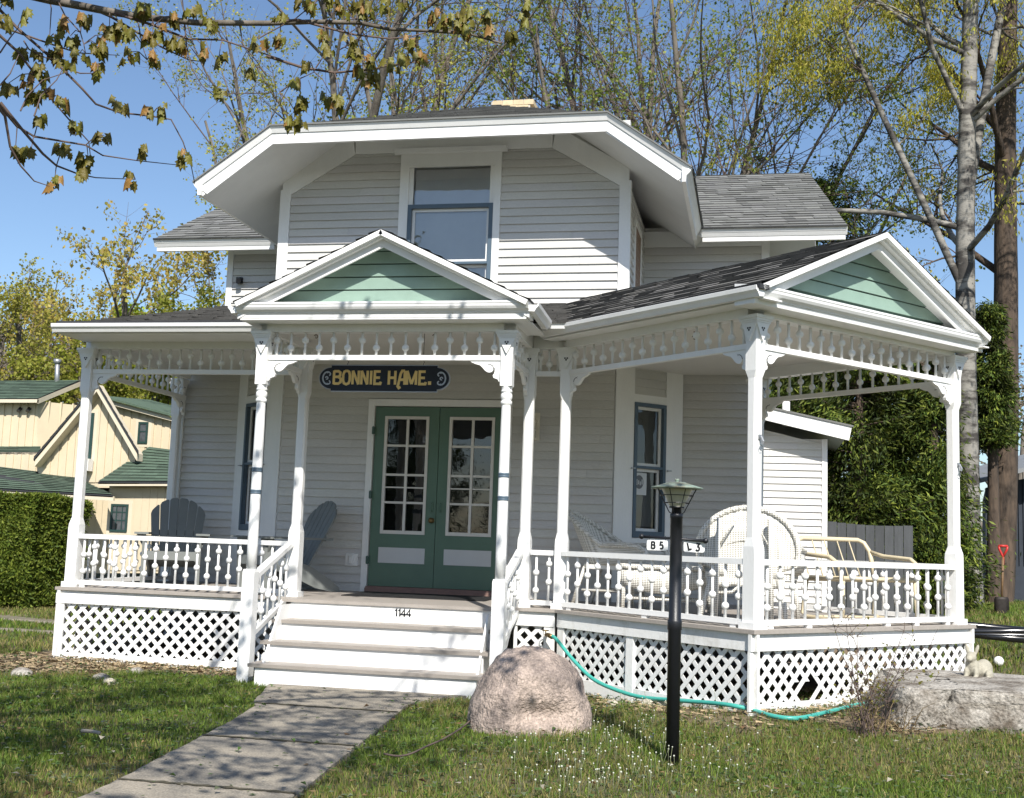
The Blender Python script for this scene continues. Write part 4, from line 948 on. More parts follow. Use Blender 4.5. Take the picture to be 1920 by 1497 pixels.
def leaf_mesh(name, pos, size, mats, hues, seed, droop=.0, shape='kite', flat=.0, aspect=.75, jitter=.25, bias=None):
    """small folded leaf faces, one kite of two triangles each"""
    r = np.random.default_rng(seed); n = len(pos); pos = np.asarray(pos)
    d = r.normal(size=(n, 3)); d[:, 2] -= droop * 2.0; d = d if bias is None else d * .55 + bias; d /= np.linalg.norm(d, axis=1, keepdims=True)
    s = r.normal(size=(n, 3)); s -= d * (s * d).sum(1, keepdims=True); s /= np.maximum(np.linalg.norm(s, axis=1, keepdims=True), 1e-6)
    nn = np.cross(d, s); L = size * r.uniform(.6, 1.35, n)[:, None]; W = L * aspect / 2
    V = np.stack([pos, pos + d * L * .5 + s * W + nn * W * .3, pos + d * L, pos + d * L * .5 - s * W + nn * W * .3], 1)
    b = np.arange(n)[:, None] * 4; F = np.concatenate([b + np.array([0, 1, 2]), b + np.array([0, 2, 3])], 1).reshape(-1, 3)
    hz = np.asarray(hues); t = r.random((n, 1)) * (len(hz) - 1.001); i = t.astype(int)[:, 0]; fr = t - i[:, None]
    c = hz[i] * (1 - fr) + hz[i + 1] * fr; c = c * (1 - jitter + 2 * jitter * r.random((n, 1)))
    return np_mesh(name, V.reshape(-1, 3), F, mats, np.repeat(c, 2, 0))
LEAF = mat('spring_leaf', (1, 1, 1), .5, col=True, trans=.5, spec=.25)
NEEDLE = mat('cedar_spray', (1, 1, 1), .6, col=True, trans=.2, spec=.2)
BARK = mat('gray_maple_bark', (.20, .175, .145), .9, base2=(.07, .06, .05), scale=9, bump=1, bscale=30, stretch=(1, 1, .25))
BARKD = mat('dark_brown_bark', (.12, .085, .06), .95, base2=(.03, .024, .02), scale=8, bump=1, bscale=26, stretch=(1, 1, .2))
BIRCH = mat('birch_bark', (.25, .237, .21), .8, base2=(.05, .045, .04), scale=3.4, thr=(.42, .56), bump=.6, bscale=25, stretch=(.6, .6, 1.6))
TWIG = mat('thin_twig_bark', (.14, .10, .085), .8, .3, 20)
YG = [(.22, .25, .04), (.36, .37, .07), (.44, .41, .10)]
def grow(p, d, L, r, lv, P, lines, tips, R):
    n = max(4, int(L / P['seg'])); pts, rr = [p], [r]; st = L / n; d = np.array(d, float); p = np.array(p, float); prof = P['lv'][lv]
    end = prof.get('end', .25)
    for k in range(n):
        d = d + R.normal(size=3) * prof['wig'] + np.array([0, 0, prof['up']]) * st; d /= np.linalg.norm(d); p = p + d * st; pts.append(p); rr.append(r * (1 - (1 - end) * (k + 1) / n))
    lines.append((pts, rr))
    if lv + 1 < len(P['lv']):
        nx_ = P['lv'][lv + 1]
        for c in range(int(prof['kids'] * R.uniform(.8, 1.2) + .5)):
            t = prof['from'] + (1 - prof['from']) * R.random(); i = min(n - 1, int(t * n)); q = pts[i] + (pts[i + 1] - pts[i]) * R.random()
            ax = R.normal(size=3); ax -= d * ax.dot(d); ax /= np.linalg.norm(ax); dd = (np.array(pts[i + 1]) - np.array(pts[i])); dd /= np.linalg.norm(dd)
            an = rad(nx_['ang'] * R.uniform(.7, 1.3)); nd = dd * math.cos(an) + ax * math.sin(an)
            grow(q, nd, L * nx_['len'] * R.uniform(.7, 1.25) * (1.15 - .5 * t), rr[i] * nx_['rad'], lv + 1, P, lines, tips, R)
    else: tips.append(pts)
def tree(name, label, cat, base, stems, P, leaf, hues, seed, bark=BARK, per=14, clump=.10, size=.085, droop=.3, group=None, keep=None, aspect=.75, lmat=LEAF, crown_label=None):
    R = np.random.default_rng(seed); lines, tips = [], []
    for s in stems:
        if 'f' in s: s['o'] = np.array(lines[0][0][int(s['f'] * (len(lines[0][0]) - 1))]) - np.array(base)
        grow(np.array(base) + np.array(s.get('o', (0, 0, 0))), s['d'], s['L'], s['r'], 0, P, lines, tips, R)
    b = np.array(base); t = thing(name, label, cat, tuple(base), 0, group)
    big = [(np.array(p) - b, r) for p, r in lines if max(r) > .018]; small = [(np.array(p) - b, r) for p, r in lines if max(r) <= .018]
    if len(small) < 40: big, small = big + small, []
    if keep: small = [l for l in small if keep(l[0][len(l[0]) // 2] + b)]; tips = [q for q in tips if keep(np.array(q[len(q) // 2]))]
    link('trunk', tubes_mesh('trunk', big, [bark], 8), t)
    if small: link('twigs', tubes_mesh('twigs', small, [TWIG], 4), t)
    pos = []
    for q in tips:
        q = np.array(q); m = len(q); k = max(1, int(per * R.uniform(.5, 1.4))); ti = R.random(k) ** .7 * (m - 1.001); i = ti.astype(int); f = (ti - i)[:, None]
        c_ = q[i] * (1 - f) + q[i + 1] * f + R.normal(size=(k, 3)) * clump * .7; pos.append((c_[:, None] + R.normal(size=(k, 4, 3)) * .045 * size / .075).reshape(-1, 3))
    pos = np.concatenate(pos)
    link('crown', leaf_mesh('crown', pos - b, size, [lmat], hues, seed, droop, aspect=aspect), t)
    return t, lines, tips
def S_(dx, dy, L, r, o=(0, 0, 0)): return dict(d=(dx, dy, 1), L=L, r=r, o=o)
MAPLE = dict(seg=.7, lv=[dict(wig=.045, up=.015, kids=10, **{'from': .25}), dict(ang=32, len=.42, rad=.5, wig=.09, up=.05, kids=7, **{'from': .2}), dict(ang=38, len=.42, rad=.5, wig=.12, up=.03, kids=7, **{'from': .15}), dict(ang=42, len=.55, rad=.6, wig=.15, up=.0)])
# big maple behind the house, left
b1 = at(640, 1000, y=26); b1.z = 0
tree('maple_tree', 'tall maple in yellow-green new leaf rising behind the left of the cottage roof', 'tree', b1, [S_(-.22, .05, 15, .17), S_(-.09, -.1, 16, .19), S_(.02, .05, 16.5, .2), S_(.12, -.05, 15, .16), S_(.22, .1, 14, .14), S_(-.36, -.05, 12, .12)], MAPLE, None, YG, 11, per=3.6, clump=.12, size=.07)
b2 = at(1255, 1000, y=24); b2.z = 0
tree('maple_tree', 'many-stemmed maple with dark limbs fanning out behind the right of the cottage roof', 'tree', b2, [S_(-.07, 0, 14, .15), S_(-.02, -.08, 14.5, .16), S_(.05, .05, 14, .15), S_(.12, -.02, 13.5, .13), S_(.21, -.05, 12.5, .12), S_(.31, .03, 12, .11), S_(.44, 0, 11, .10), S_(-.17, .05, 13.5, .13), S_(-.28, -.05, 12.5, .11), S_(-.40, .05, 11.5, .10)], MAPLE, None, [(.14, .20, .035), (.24, .30, .06), (.33, .35, .085)], 12, per=2.2, clump=.12, size=.07)
# birch with drooping catkins
BIR = dict(seg=.7, lv=[dict(wig=.010, up=.0, kids=17, end=.5, **{'from': .38}), dict(ang=58, len=.34, rad=.36, wig=.12, up=.03, kids=8, **{'from': .2}), dict(ang=45, len=.42, rad=.45, wig=.16, up=-.12, kids=6, **{'from': .15}), dict(ang=45, len=.5, rad=.5, wig=.12, up=-.55)])
b3 = at(1822, 1000, y=21.5); b3.z = .2
BIRH = [(.26, .29, .035), (.42, .40, .06), (.46, .38, .08)]
tree('birch_tree', 'tall birch with peeling white bark and drooping catkins behind the pavilion roof', 'tree', b3, [S_(-.05, .0, 17, .20), dict(S_(-.42, -.05, 7, .07), f=.36), dict(S_(.14, .1, 8, .09), f=.42)], BIR, None, BIRH, 13, BIRCH, per=10, clump=.15, size=.08, droop=1.2, aspect=.30)
b4 = at(1868, 1000, y=23.5); b4.z = .2
tree('tall_tree', 'dark-barked tall tree beside the white birch at the right edge', 'tree', b4, [S_(.07, 0, 17, .27)], BIR, None, BIRH, 14, BARKD, per=8, clump=.15, size=.075, droop=.9, aspect=.45)
# far trees on the left
OR = [(.42, .30, .08), (.48, .40, .10), (.36, .36, .06)]
FAR = dict(seg=.9, lv=[dict(wig=.10, up=.02, kids=6, **{'from': .35}), dict(ang=38, len=.45, rad=.55, wig=.14, up=.03, kids=6, **{'from': .25}), dict(ang=42, len=.45, rad=.5, wig=.16, up=.0, kids=5, **{'from': .2}), dict(ang=45, len=.5, rad=.5, wig=.16, up=.0)])
def far(px, y, h, seed, lab, hues, ns=3, per=10, size=.16, nm='distant_tree', cl=.16, spread=.3, r0=.24):
    b = at(px, 1000, y=y); b.z = 0; R = random.Random(seed)
    tree(nm, lab, 'tree', b, [S_(R.uniform(-spread, spread), R.uniform(-.2, .2), h * R.uniform(.85, 1.05), r0 * R.uniform(.8, 1.1)) for _ in range(ns)], FAR, None, hues, seed, per=per / 3.2, clump=cl, size=size, droop=.2)
far(75, 44, 10.4, 21, 'gnarled bare-limbed tree with orange-green buds above the left end of the green-roofed house', OR, 4, 11, .15, 'distant_tree', .2, .5, .30)
far(150, 40, 10.4, 22, 'twisted tree with pale sunlit limbs rising behind the stovepipe of the green-roofed house', OR, 5, 12, .15, 'distant_tree', .2, .5, .27)
far(255, 46, 9.6, 23, 'spreading tree in rusty new leaf left of the porch roof end', OR, 4, 14, .15, 'distant_tree', .2, .6, .24)
far(-60, 34, 9.0, 24, 'yellow-green tree reaching in at the left edge of the sky', [(.3, .3, .05), (.4, .36, .08), (.26, .28, .04)], 3, 13, .10, 'distant_tree', .2, .18)
far(360, 48, 9.2, 25, 'bright lime-green bushy tree just above the left porch roof', [(.32, .42, .03), (.42, .5, .05), (.28, .38, .03)], 5, 60, .16, 'bushy_tree', .3, .35)
far(265, 33, 7.0, 26, 'yellow-green tree behind the small-windowed gable of the cream house', [(.22, .26, .03), (.3, .32, .05), (.3, .28, .06)], 3, 40, .12, 'bushy_tree', .25)
far(1905, 60, 11, 27, 'hazy bare-twigged tree far off above the dark house', [(.3, .24, .16), (.26, .22, .16)], 4, 6, .14)
# cedars behind the pavilion, hedge on the left : dense sprays around a hidden trunk
def cedar(name, label, px, y, h, rw, n, seed, hues, group=None, zmin=.1):
    b = at(px, 1000, y=y); b.z = .15; R = np.random.default_rng(seed); t = thing(name, label, 'cedar', tuple(b), 0, group)
    link('trunk', tubes_mesh('trunk', [([(0, 0, 0), (.02, .02, h * .5), (0, 0, h * .97)], [.14, .09, .01])], [BARKD], 8), t)
    nb = 210; zc = zmin + (h - zmin) * (R.random(nb) ** 1.15) * .97; ang = R.uniform(0, 2 * np.pi, nb); prof = rw * np.power(1 - zc / (h * 1.03), .62) * (.45 + .80 * R.random(nb)) + .06
    lines = []; pos = []; bia = []
    per = int(n * 1.9) // nb
    for z, a, q in zip(zc, ang, prof):
        dirv = np.array([math.cos(a), math.sin(a), 0]); p0 = np.array([0, 0, max(.1, z - q * .12)]); p1 = dirv * q + np.array([0, 0, z + .12 * q]); lines.append(([p0, p0 * .5 + p1 * .5 + np.array([0, 0, -.05]), p1], [.02, .012, .004]))
        tt = .35 + .65 * R.random(per) ** .7; pp = p0 + (p1 - p0) * tt[:, None]; sp = .05 + .125 * q * tt; bia.append(np.tile(dirv * .8 + np.array([0, 0, R.uniform(-.7, .1)]) + R.normal(size=3) * .25, (per, 1)))
        pos.append(pp + R.normal(size=(per, 3)) * sp[:, None] * np.array([1, 1, .8]))
    link('branches', tubes_mesh('branches', lines, [BARKD], 4), t)
    me = leaf_mesh('crown', np.concatenate(pos), .105, [NEEDLE], hues, seed, .25, aspect=.25, jitter=.45, bias=np.concatenate(bia))
    k = np.repeat(R.uniform(.25, 1.55, nb), per); at_ = me.attributes['Col']; cc = np.empty(len(me.polygons) * 4, np.float32); at_.data.foreach_get('color', cc); cc = cc.reshape(-1, 4); cc[:, :3] *= np.repeat(k, 2)[:, None]; at_.data.foreach_set('color', cc.ravel())
    link('crown', me, t)
CED = [(.028, .05, .011), (.07, .105, .018), (.155, .18, .028)]
for i, (px, y, h_, rw, n, lb, zm) in enumerate([(*q, q[1] * 0 + (.1 if q[0] != 1862 else 3.2)) for q in [(1490, 21.5, 5.0, 1.5, 26000, 'dark green cedar directly behind the roof of the white rear addition'), (1610, 20.3, 5.6, 1.55, 30000, 'broad green cedar seen through the middle of the pavilion opening'), (1685, 20.8, 5.2, 1.25, 26000, 'green cedar just left of the far right pavilion post'), (1752, 20.2, 4.6, .6, 16000, 'sunlit green cedar in front of the birch trunk right of the pavilion'), (1560, 24, 9.0, 1.9, 22000, 'tall dark cedar tip above the side wing roof'), (1862, 22.5, 5.8, .55, 9000, 'narrow dark cedar beside the dark-barked tree')]]):
    cedar('cedar_tree', lb, px, y, h_, rw, n, 60 + i, CED, 'cedars behind the pavilion', zm)
def hedge():
    a, b_ = at(-190, 1128, z=0), at(132, 1120, z=0); x1 = at(132, 1050, y=17.3).x - .42; x0 = x1 - 4.2; yf, yb, h_ = 16.9, 18.4, 1.78
    R = np.random.default_rng(8); n = 120000; t = thing('clipped_hedge', 'dense square-clipped green cedar hedge at the left below the cream house', 'hedge', ((x0 + x1) / 2, (yf + yb) / 2, 0))
    c = np.array([(x0 + x1) / 2, (yf + yb) / 2, 0])
    f = R.random(n); X = R.uniform(x0, x1, n); Y = R.uniform(yf, yb, n); Z = R.uniform(0.05, h_, n)
    Y = np.where(f < .55, yf + np.abs(R.normal(size=n)) * .10, Y); Z = np.where((f >= .55) & (f < .8), h_ - np.abs(R.normal(size=n)) * .08, Z); X = np.where(f >= .85, x1 - np.abs(R.normal(size=n)) * .1, X)
    bump_ = (vnoise(X * 1.0, Z * 1.0, 2.2, 3) - .5) * .28; Y = Y + bump_ + .03 * np.sin(Z * 9); Z = Z + (vnoise(X, Y, 2, 5) - .5) * .16; X = X + (vnoise(Y, Z, 2, 6) - .5) * .2
    link('foliage', leaf_mesh('foliage', np.stack([X, Y, Z], -1) - c, .07, [NEEDLE], [(.055, .09, .014), (.10, .14, .018), (.17, .20, .03)], 9, -.3, aspect=.38, jitter=.4), t)
    mb = MB(); mb.box((x0 + .2, yf + .25, .0), (x1 - .25, yb, h_ - .25)); link('inner_shade_core', mb.mesh('inner_shade_core', [mat('hedge_inner_shade', (.02, .025, .012), 1)], c), t)  # solid dark box colours in the shade inside the hedge
hedge()
# unseen cedar copies added behind the viewer to darken reflections in the glass
def copy_thing(src, loc, s, label, group):
    r = src.copy(); COL.objects.link(r); r.location = loc; r.scale = (s, s, s); r['label'] = label; r['group'] = group
    for ch in list(src.children): c_ = ch.copy(); COL.objects.link(c_); c_.parent = r
    return r
_src = [o for o in bpy.data.objects if o.name.startswith('cedar_tree')][0]
for k, (x_, y_) in enumerate([(-19, -17), (-15.5, -19), (-12, -16), (-8.5, -18), (-5, -17), (-1, -19), (3, -17), (7, -19), (11, -18)]): copy_thing(_src, (x_, y_, -.1), 1.0 + .25 * (k % 3), 'unseen cedar added behind the viewer for dark reflections in the glass', 'cedars added for reflections')

# ---- overhead maple: trunk just left of the picture, limbs over the lawn
MAP_L = [(93, 0, 5.0), (144, 10, 5.05), (205, 22, 5.1), (263, 32, 5.2), (369, 43, 5.3), (500, 44, 5.45), (589, 41, 5.55), (673, 43, 5.65), (730, 55, 5.7), (798, 58, 5.75), (879, 64, 5.8), (939, 81, 5.8)]
b0 = Vector((-4.75, 2.6, 0)); t0 = thing('maple_tree', 'overhanging maple branch with drooping bronze-green young leaves at the upper left', 'tree', b0)
tw = []
def P3(l): return [np.array(at(p[0], p[1], y=p[2])) for p in l]
def radii(a, b, n): return list(np.linspace(a, b, n))
main = P3(MAP_L); anchor = np.array(b0) + np.array([.05, .1, 3.3])
first = [anchor, anchor * .6 + main[0] * .4 + np.array([0, 0, .12])]
big = [([np.array(b0) + np.array([0, 0, -.1]), np.array(b0) + np.array([.02, .02, 1.6]), anchor + np.array([0, 0, .3]), np.array(b0) + np.array([.1, .3, 4.9]), np.array(b0) + np.array([.3, .8, 5.9])], [.27, .22, .19, .12, .04]), (first + main, [.06, .035] + radii(.0215, .005, len(main)))]
C1 = lambda l, y0, y1: [(p[0] / 3.118, p[1] / 3.118, y0 + (y1 - y0) * i / max(1, len(l) - 1)) for i, p in enumerate(l)]
C4 = lambda l, y0, y1: [(500 + p[0] / 3.69, p[1] / 3.69, y0 + (y1 - y0) * i / max(1, len(l) - 1)) for i, p in enumerate(l)]
sub = [C1([(-60, 0), (0, 60), (100, 165), (300, 340), (480, 520), (560, 610), (700, 660), (880, 680), (1000, 700), (1070, 830), (1120, 980), (1140, 1080)], 4.8, 5.4), C1([(-80, 130), (0, 210), (110, 310), (200, 430), (300, 580), (420, 720), (520, 830), (530, 930)], 4.7, 5.2),
       C1([(-60, 560), (0, 620), (100, 740), (200, 800), (500, 850), (600, 910), (800, 940), (1030, 965)], 4.7, 5.3), C1([(-40, 590), (30, 680), (60, 860), (120, 970), (200, 1060), (290, 1090)], 4.6, 4.9), C1([(0, 600), (130, 760), (250, 900), (330, 970), (460, 1020), (560, 1040), (790, 1050)], 4.7, 5.2),
       C1([(-40, 150), (0, 160), (100, 190), (300, 260), (450, 310), (700, 325)], 4.9, 5.3), C1([(560, 60), (650, 100), (800, 190), (950, 280), (1100, 350), (1200, 365)], 5.1, 5.4), C1([(640, 70), (900, 150), (1100, 230), (1300, 235), (1559, 320), (1640, 345)], 5.1, 5.5),
       C4([(0, 390), (250, 470), (470, 505), (700, 485), (870, 450), (1000, 435), (1050, 400)], 5.5, 5.7), C4([(100, 150), (220, 140), (400, 190), (600, 240), (850, 270), (1000, 255), (1200, 200), (1370, 190)], 5.4, 5.8), C4([(-60, 270), (0, 235), (200, 130), (360, 0), (420, -60)], 5.4, 5.5), C4([(420, 155), (500, 155), (650, 120), (900, 165), (1150, 185)], 5.6, 5.8), C4([(1150, 215), (1230, 215), (1450, 215), (1650, 140), (1760, 85)], 5.8, 5.9), C4([(1400, 235), (1620, 300), (1720, 290)], 5.8, 5.9),
       C1([(290, 0), (300, 50), (290, 220)], 5.0, 5.0), C1([(340, 10), (380, 90), (470, 190), (490, 260), (500, 310)], 5.0, 5.0), C1([(770, 90), (810, 140), (830, 260), (860, 350)], 5.2, 5.2), C1([(1080, 140), (1090, 260), (1120, 400), (1180, 500), (1250, 560)], 5.3, 5.3), C1([(1400, 140), (1420, 260), (1500, 360), (1559, 440)], 5.4, 5.4), C1([(0, 310), (60, 220), (110, 160)], 4.7, 4.8), C1([(0, 500), (60, 430), (110, 320)], 4.7, 4.8), C1([(120, 650), (160, 560), (250, 470), (400, 420)], 4.8, 4.9), C1([(200, 680), (240, 560), (330, 470), (370, 400)], 4.8, 4.9), C1([(140, 240), (170, 290), (270, 340), (330, 350)], 4.9, 4.9), C1([(380, 400), (470, 430), (540, 430), (570, 410)], 5.0, 5.0),
       C4([(940, 30), (930, 110), (880, 190)], 5.7, 5.7), C4([(560, 290), (545, 330), (600, 360)], 5.6, 5.6), C4([(480, 500), (560, 420), (600, 380)], 5.6, 5.6), C4([(340, 470), (400, 380), (410, 330)], 5.6, 5.6), C4([(90, 640), (200, 560), (330, 500)], 5.5, 5.5)]
tw = [(P3(l), radii(.0085 if len(l) > 5 else .0042, .002, len(l))) for l in sub]
clus = [(x / 3.118, y / 3.118) for x, y in [(160, 110), (360, 150), (485, 130), (330, 250), (340, 320), (570, 290), (460, 345), (390, 385), (575, 405), (760, 330), (900, 355), (185, 490), (230, 430), (50, 515), (350, 610), (240, 710), (425, 760), (700, 630), (950, 660), (610, 820), (830, 900), (515, 950), (760, 1050), (1070, 940), (320, 1080), (90, 905), (375, 890), (185, 890), (480, 1020), (1020, 120), (640, 190), (1290, 550), (1470, 420), (1200, 310), (1280, 360), (140, 340), (240, 340), (20, 140), (1230, 160), (850, 60), (1130, 70), (410, 240), (620, 230), (750, 215), (1060, 260), (930, 190), (1510, 260), (700, 170), (40, 20), (260, 540), (210, 570), (890, 230), (1010, 260), (870, 670)]]
clus += [(500 + x / 3.69, y / 3.69) for x, y in [(120, 140), (330, 70), (260, 20), (440, 10), (510, 95), (830, 25), (940, 25), (660, 90), (700, 80), (370, 260), (420, 350), (285, 460), (580, 305), (590, 380), (690, 430), (640, 500), (710, 570), (940, 400), (1060, 400), (850, 465), (1170, 120), (1240, 160), (1300, 160), (1340, 200), (1380, 200), (1510, 140), (1550, 215), (1410, 110), (1710, 270), (1800, 70), (1800, 160), (440, 680), (510, 730), (200, 600), (240, 720), (150, 850), (220, 850), (1000, 300), (720, 520), (620, 30), (90, 300)]]
# each cluster hangs from the nearest twig; leaves are lobed, limp and folded
allp = np.concatenate([np.array(p) for p, _ in tw] + [np.array(main)]); RL_ = np.random.default_rng(77)
LOBE = np.array([(0, 0), (.16, .10), (.42, .06), (.33, .26), (.52, .42), (.36, .50), (.40, .74), (.20, .70), (.0, 1.0), (-.20, .70), (-.40, .74), (-.36, .50), (-.52, .42), (-.33, .26), (-.42, .06), (-.16, .10)])
LV, LF, LC, stem = [], [], [], []
def lobed(p, d, side, L, c):
    d = d / np.linalg.norm(d); side = side - d * side.dot(d); side /= np.linalg.norm(side); nn = np.cross(d, side); base = len(LV)
    for x, y in LOBE:
        LV.append(p + side * x * L * .66 + d * (y * L) - nn * (abs(x) * L * .8 + .10 * L * y * y))
    mid = len(LV); LV.append(p + d * L * .45)
    for k in range(16): LF.append((base + k, base + (k + 1) % 16, mid)); LC.append(c * RL_.uniform(.85, 1.15))
for cx, cy in clus:
    y0 = np.interp(cx, [0, 1000], [4.85, 5.85]); c0 = np.array(at(cx, cy - 9, y=y0)); j = np.argmin(np.linalg.norm(allp - c0, axis=1)); q = allp[j]
    mid = (c0 + q) / 2 + np.array([0, 0, .02]); stem.append(([q, mid, c0], [.003, .0025, .0018]))
    for k in range(RL_.integers(5, 9)):
        a = RL_.uniform(0, 2 * np.pi); d = np.array([math.cos(a) * .30, math.sin(a) * .30, -1.0]) + RL_.normal(size=3) * .10; s = np.array([-math.sin(a), math.cos(a), 0]) + RL_.normal(size=3) * .3
        p = c0 + np.array([math.cos(a), math.sin(a), 0]) * RL_.uniform(.005, .05) + np.array([0, 0, RL_.uniform(-.02, .03)])
        col_ = np.array([.16, .128, .028]) * (1 - (u := RL_.random())) + np.array([.185, .185, .032]) * u
        if RL_.random() < .10: col_ = np.array([.30, .17, .05])
        lobed(p, d, s, RL_.uniform(.042, .082), col_)
# rest of the crown: outside the picture, its bare limbs and young leaves shade lawn, steps and porch
lines, tips = [], []; Rg = np.random.default_rng(5)
for dx, dy, L, z0, r in ((.5, .9, 5.5, 3.6, .07), (.9, .5, 6, 4.2, .08), (.2, 1, 6, 4.6, .08), (1.1, .1, 5.5, 5.2, .07), (-.4, .9, 5, 4.9, .07), (-.9, .4, 5, 5.0, .07), (.9, -.6, 5, 5.4, .06), (-.5, -.8, 5, 5.4, .06), (.1, -1, 5, 4.7, .06), (1, -.2, 5.5, 4.0, .07), (.3, .6, 3.6, 3.4, .06), (1, .25, 4.6, 3.7, .06), (.6, -.2, 5, 4.6, .06)):
    grow(np.array(b0) + np.array([.08, .2, 3.3 + (z0 - 3.4) * .42]), (dx, dy, .16), L * .9, r * .8, 0, dict(seg=.45, lv=[dict(wig=.06, up=.02, kids=9, **{'from': .25}), dict(ang=45, len=.38, rad=.5, wig=.12, up=.02, kids=6, **{'from': .2}), dict(ang=45, len=.5, rad=.5, wig=.14, up=0)]), lines, tips, Rg)
hid = lambda p: not seen(p, 60)
def prune(p):
    k = 0
    while k < len(p) and hid(p[k]): k += 1
    return p[:k]
lines = [(prune(p), r[:len(prune(p))]) for p, r in lines if len(prune(p)) > 2]; tips = [p for p in tips if all(hid(q) for q in p)]
for q in tips:
    for k in range(3):
        p = np.array(q[Rg.integers(1, len(q))]) + Rg.normal(size=3) * .05
        if not hid(p): continue
        for m_ in range(3):
            a = Rg.uniform(0, 6.28); lobed(p, np.array([math.cos(a) * .6, math.sin(a) * .6, -1.]), np.array([-math.sin(a), math.cos(a), .1]), Rg.uniform(.06, .11), np.array([.15, .15, .022]))
B0 = np.array(b0)
sh = lambda ls: [(np.array(p) - B0, r) for p, r in ls]
link('trunk', tubes_mesh('trunk', sh(big) + sh([l for l in lines if max(l[1]) > .018]), [BARK], 9), t0)
link('twigs', tubes_mesh('twigs', sh(tw) + sh(stem) + sh([l for l in lines if max(l[1]) <= .018]), [TWIG], 5), t0)
YLEAF = mat('limp_young_leaf', (1, 1, 1), .45, col=True, trans=.3, spec=.3, bump=.3, bscale=90)
link('crown', np_mesh('crown', np.array(LV) - B0, np.array(LF), [YLEAF], np.array(LC)), t0)
# ------------------------------------------------------------------ neighbouring houses and fence
CREAM = mat('cream_board_siding', (.60, .51, .36), .7, .08, 3); CREAMT = mat('pale_cream_trim', (.62, .55, .42), .6, .06, 3)
GROOF = mat('green_asphalt_shingle', (.085, .128, .09), .9, .25, 7, bump=.4, bscale=90, col=True, fine=.15)
DGREEN = mat('dark_green_window_paint', (.02, .05, .045), .5)
nb = thing('cream_house', 'cream board-and-batten house with green shingle roofs and a steep gable, left beyond the hedge', 'house', at(150, 1000, y=27) * 1.0)
nb.location.z = 0
def npart(mb, name, mats, parent=None): return mb.build(name, mats, parent or nb)
def A3(l): return [at(p[0], p[1], y=p[2]) for p in l]
def extr(mb, pts, D, mat_=0):
    a = [mb.pt(p) for p in pts]; b = [mb.pt(Vector(p) + Vector(D)) for p in pts]; n = len(a)
    mb.face(a, mat_); mb.face(b[::-1], mat_)
    for k in range(n): mb.face([a[(k + 1) % n], a[k], b[k], b[(k + 1) % n]], mat_)
def battens(mb, px0, px1, top, bot, y, step=14.5):
    p = px0 + step * .5
    while p < px1:
        a, b = at(p - 1.3, top(p), y=y), at(p + 1.3, bot(p), y=y); mb.box((a.x, y - .025, b.z), (b.x, y + .001, a.z)); p += step
def roof_patch(name, quad, rows=12, thick=.05):
    """shingled quad: eave left, eave right, top right, top left"""
    mb = MB(); e0, e1, t1, t0_ = [Vector(q) for q in quad]; R = random.Random(len(name) + int(e0.x * 10))
    for k in range(rows):
        f0, f1 = k / rows, (k + 1) / rows; l0, r0_, l1, r1 = e0.lerp(t0_, f0), e1.lerp(t1, f0), e0.lerp(t0_, f1), e1.lerp(t1, f1); n = max(2, int((r0_ - l0).length / .3))
        for j in range(n):
            c = R.uniform(.8, 1.2); mb.col = (c, c, c, 1); up = Vector((0, 0, .012 + .006 * R.random()))
            mb.quad(l0.lerp(r0_, j / n) + up, l0.lerp(r0_, (j + 1) / n) + up, l1.lerp(r1, (j + 1) / n), l1.lerp(r1, j / n))
    mb.col = (1, 1, 1, 1); extr(mb, [q - Vector((0, 0, .01)) for q in (e0, e1, t1, t0_)], (0, 0, -thick), 1)
    return npart(mb, name, [GROOF, TAR])
def fascia(p0, p1, y0, y1, hpx, name='fascia', th=.06, m=CREAMT):
    mb = MB(); a, b = at(*p0, y=y0), at(*p1, y=y1); h = hpx * y0 / CAM_F; extr(mb, [a, b, b - Vector((0, 0, h)), a - Vector((0, 0, h))], (0, th, 0)); npart(mb, name, m)
# gable
GY0 = 26.0; GD = (-1.5, 2.6, 0)
mb = MB(); extr(mb, A3([(72, 868, GY0), (182, 728, GY0), (253, 850, GY0), (253, 925, GY0), (72, 925, GY0)]), GD); battens(mb, 84, 250, lambda p: 742 + (abs(p - 182) * (1.26 if p < 182 else 1.70)), lambda p: 905, GY0); npart(mb, 'wall', CREAM)
for p0, p1 in (((182, 721), (66, 862)), ((182, 721), (257, 851))):
    mb = MB(); a, b = at(*p0, y=GY0 - .3), at(*p1, y=GY0 - .3); extr(mb, [a, b, b - Vector((0, 0, .17)), a - Vector((0, 0, .17))], (0, .28, 0)); npart(mb, 'rake_board', CREAMT)
    a2, b2 = at(p0[0], p0[1] - 5, y=GY0 - .34), at(p1[0] + (3 if p1[0] > 180 else -3), p1[1] - 4, y=GY0 - .34); q = Vector(GD); roof_patch('roof', [b2, b2 + q, a2 + q, a2] if p1[0] < 180 else [b2 + q, b2, a2, a2 + q], 8, .06)
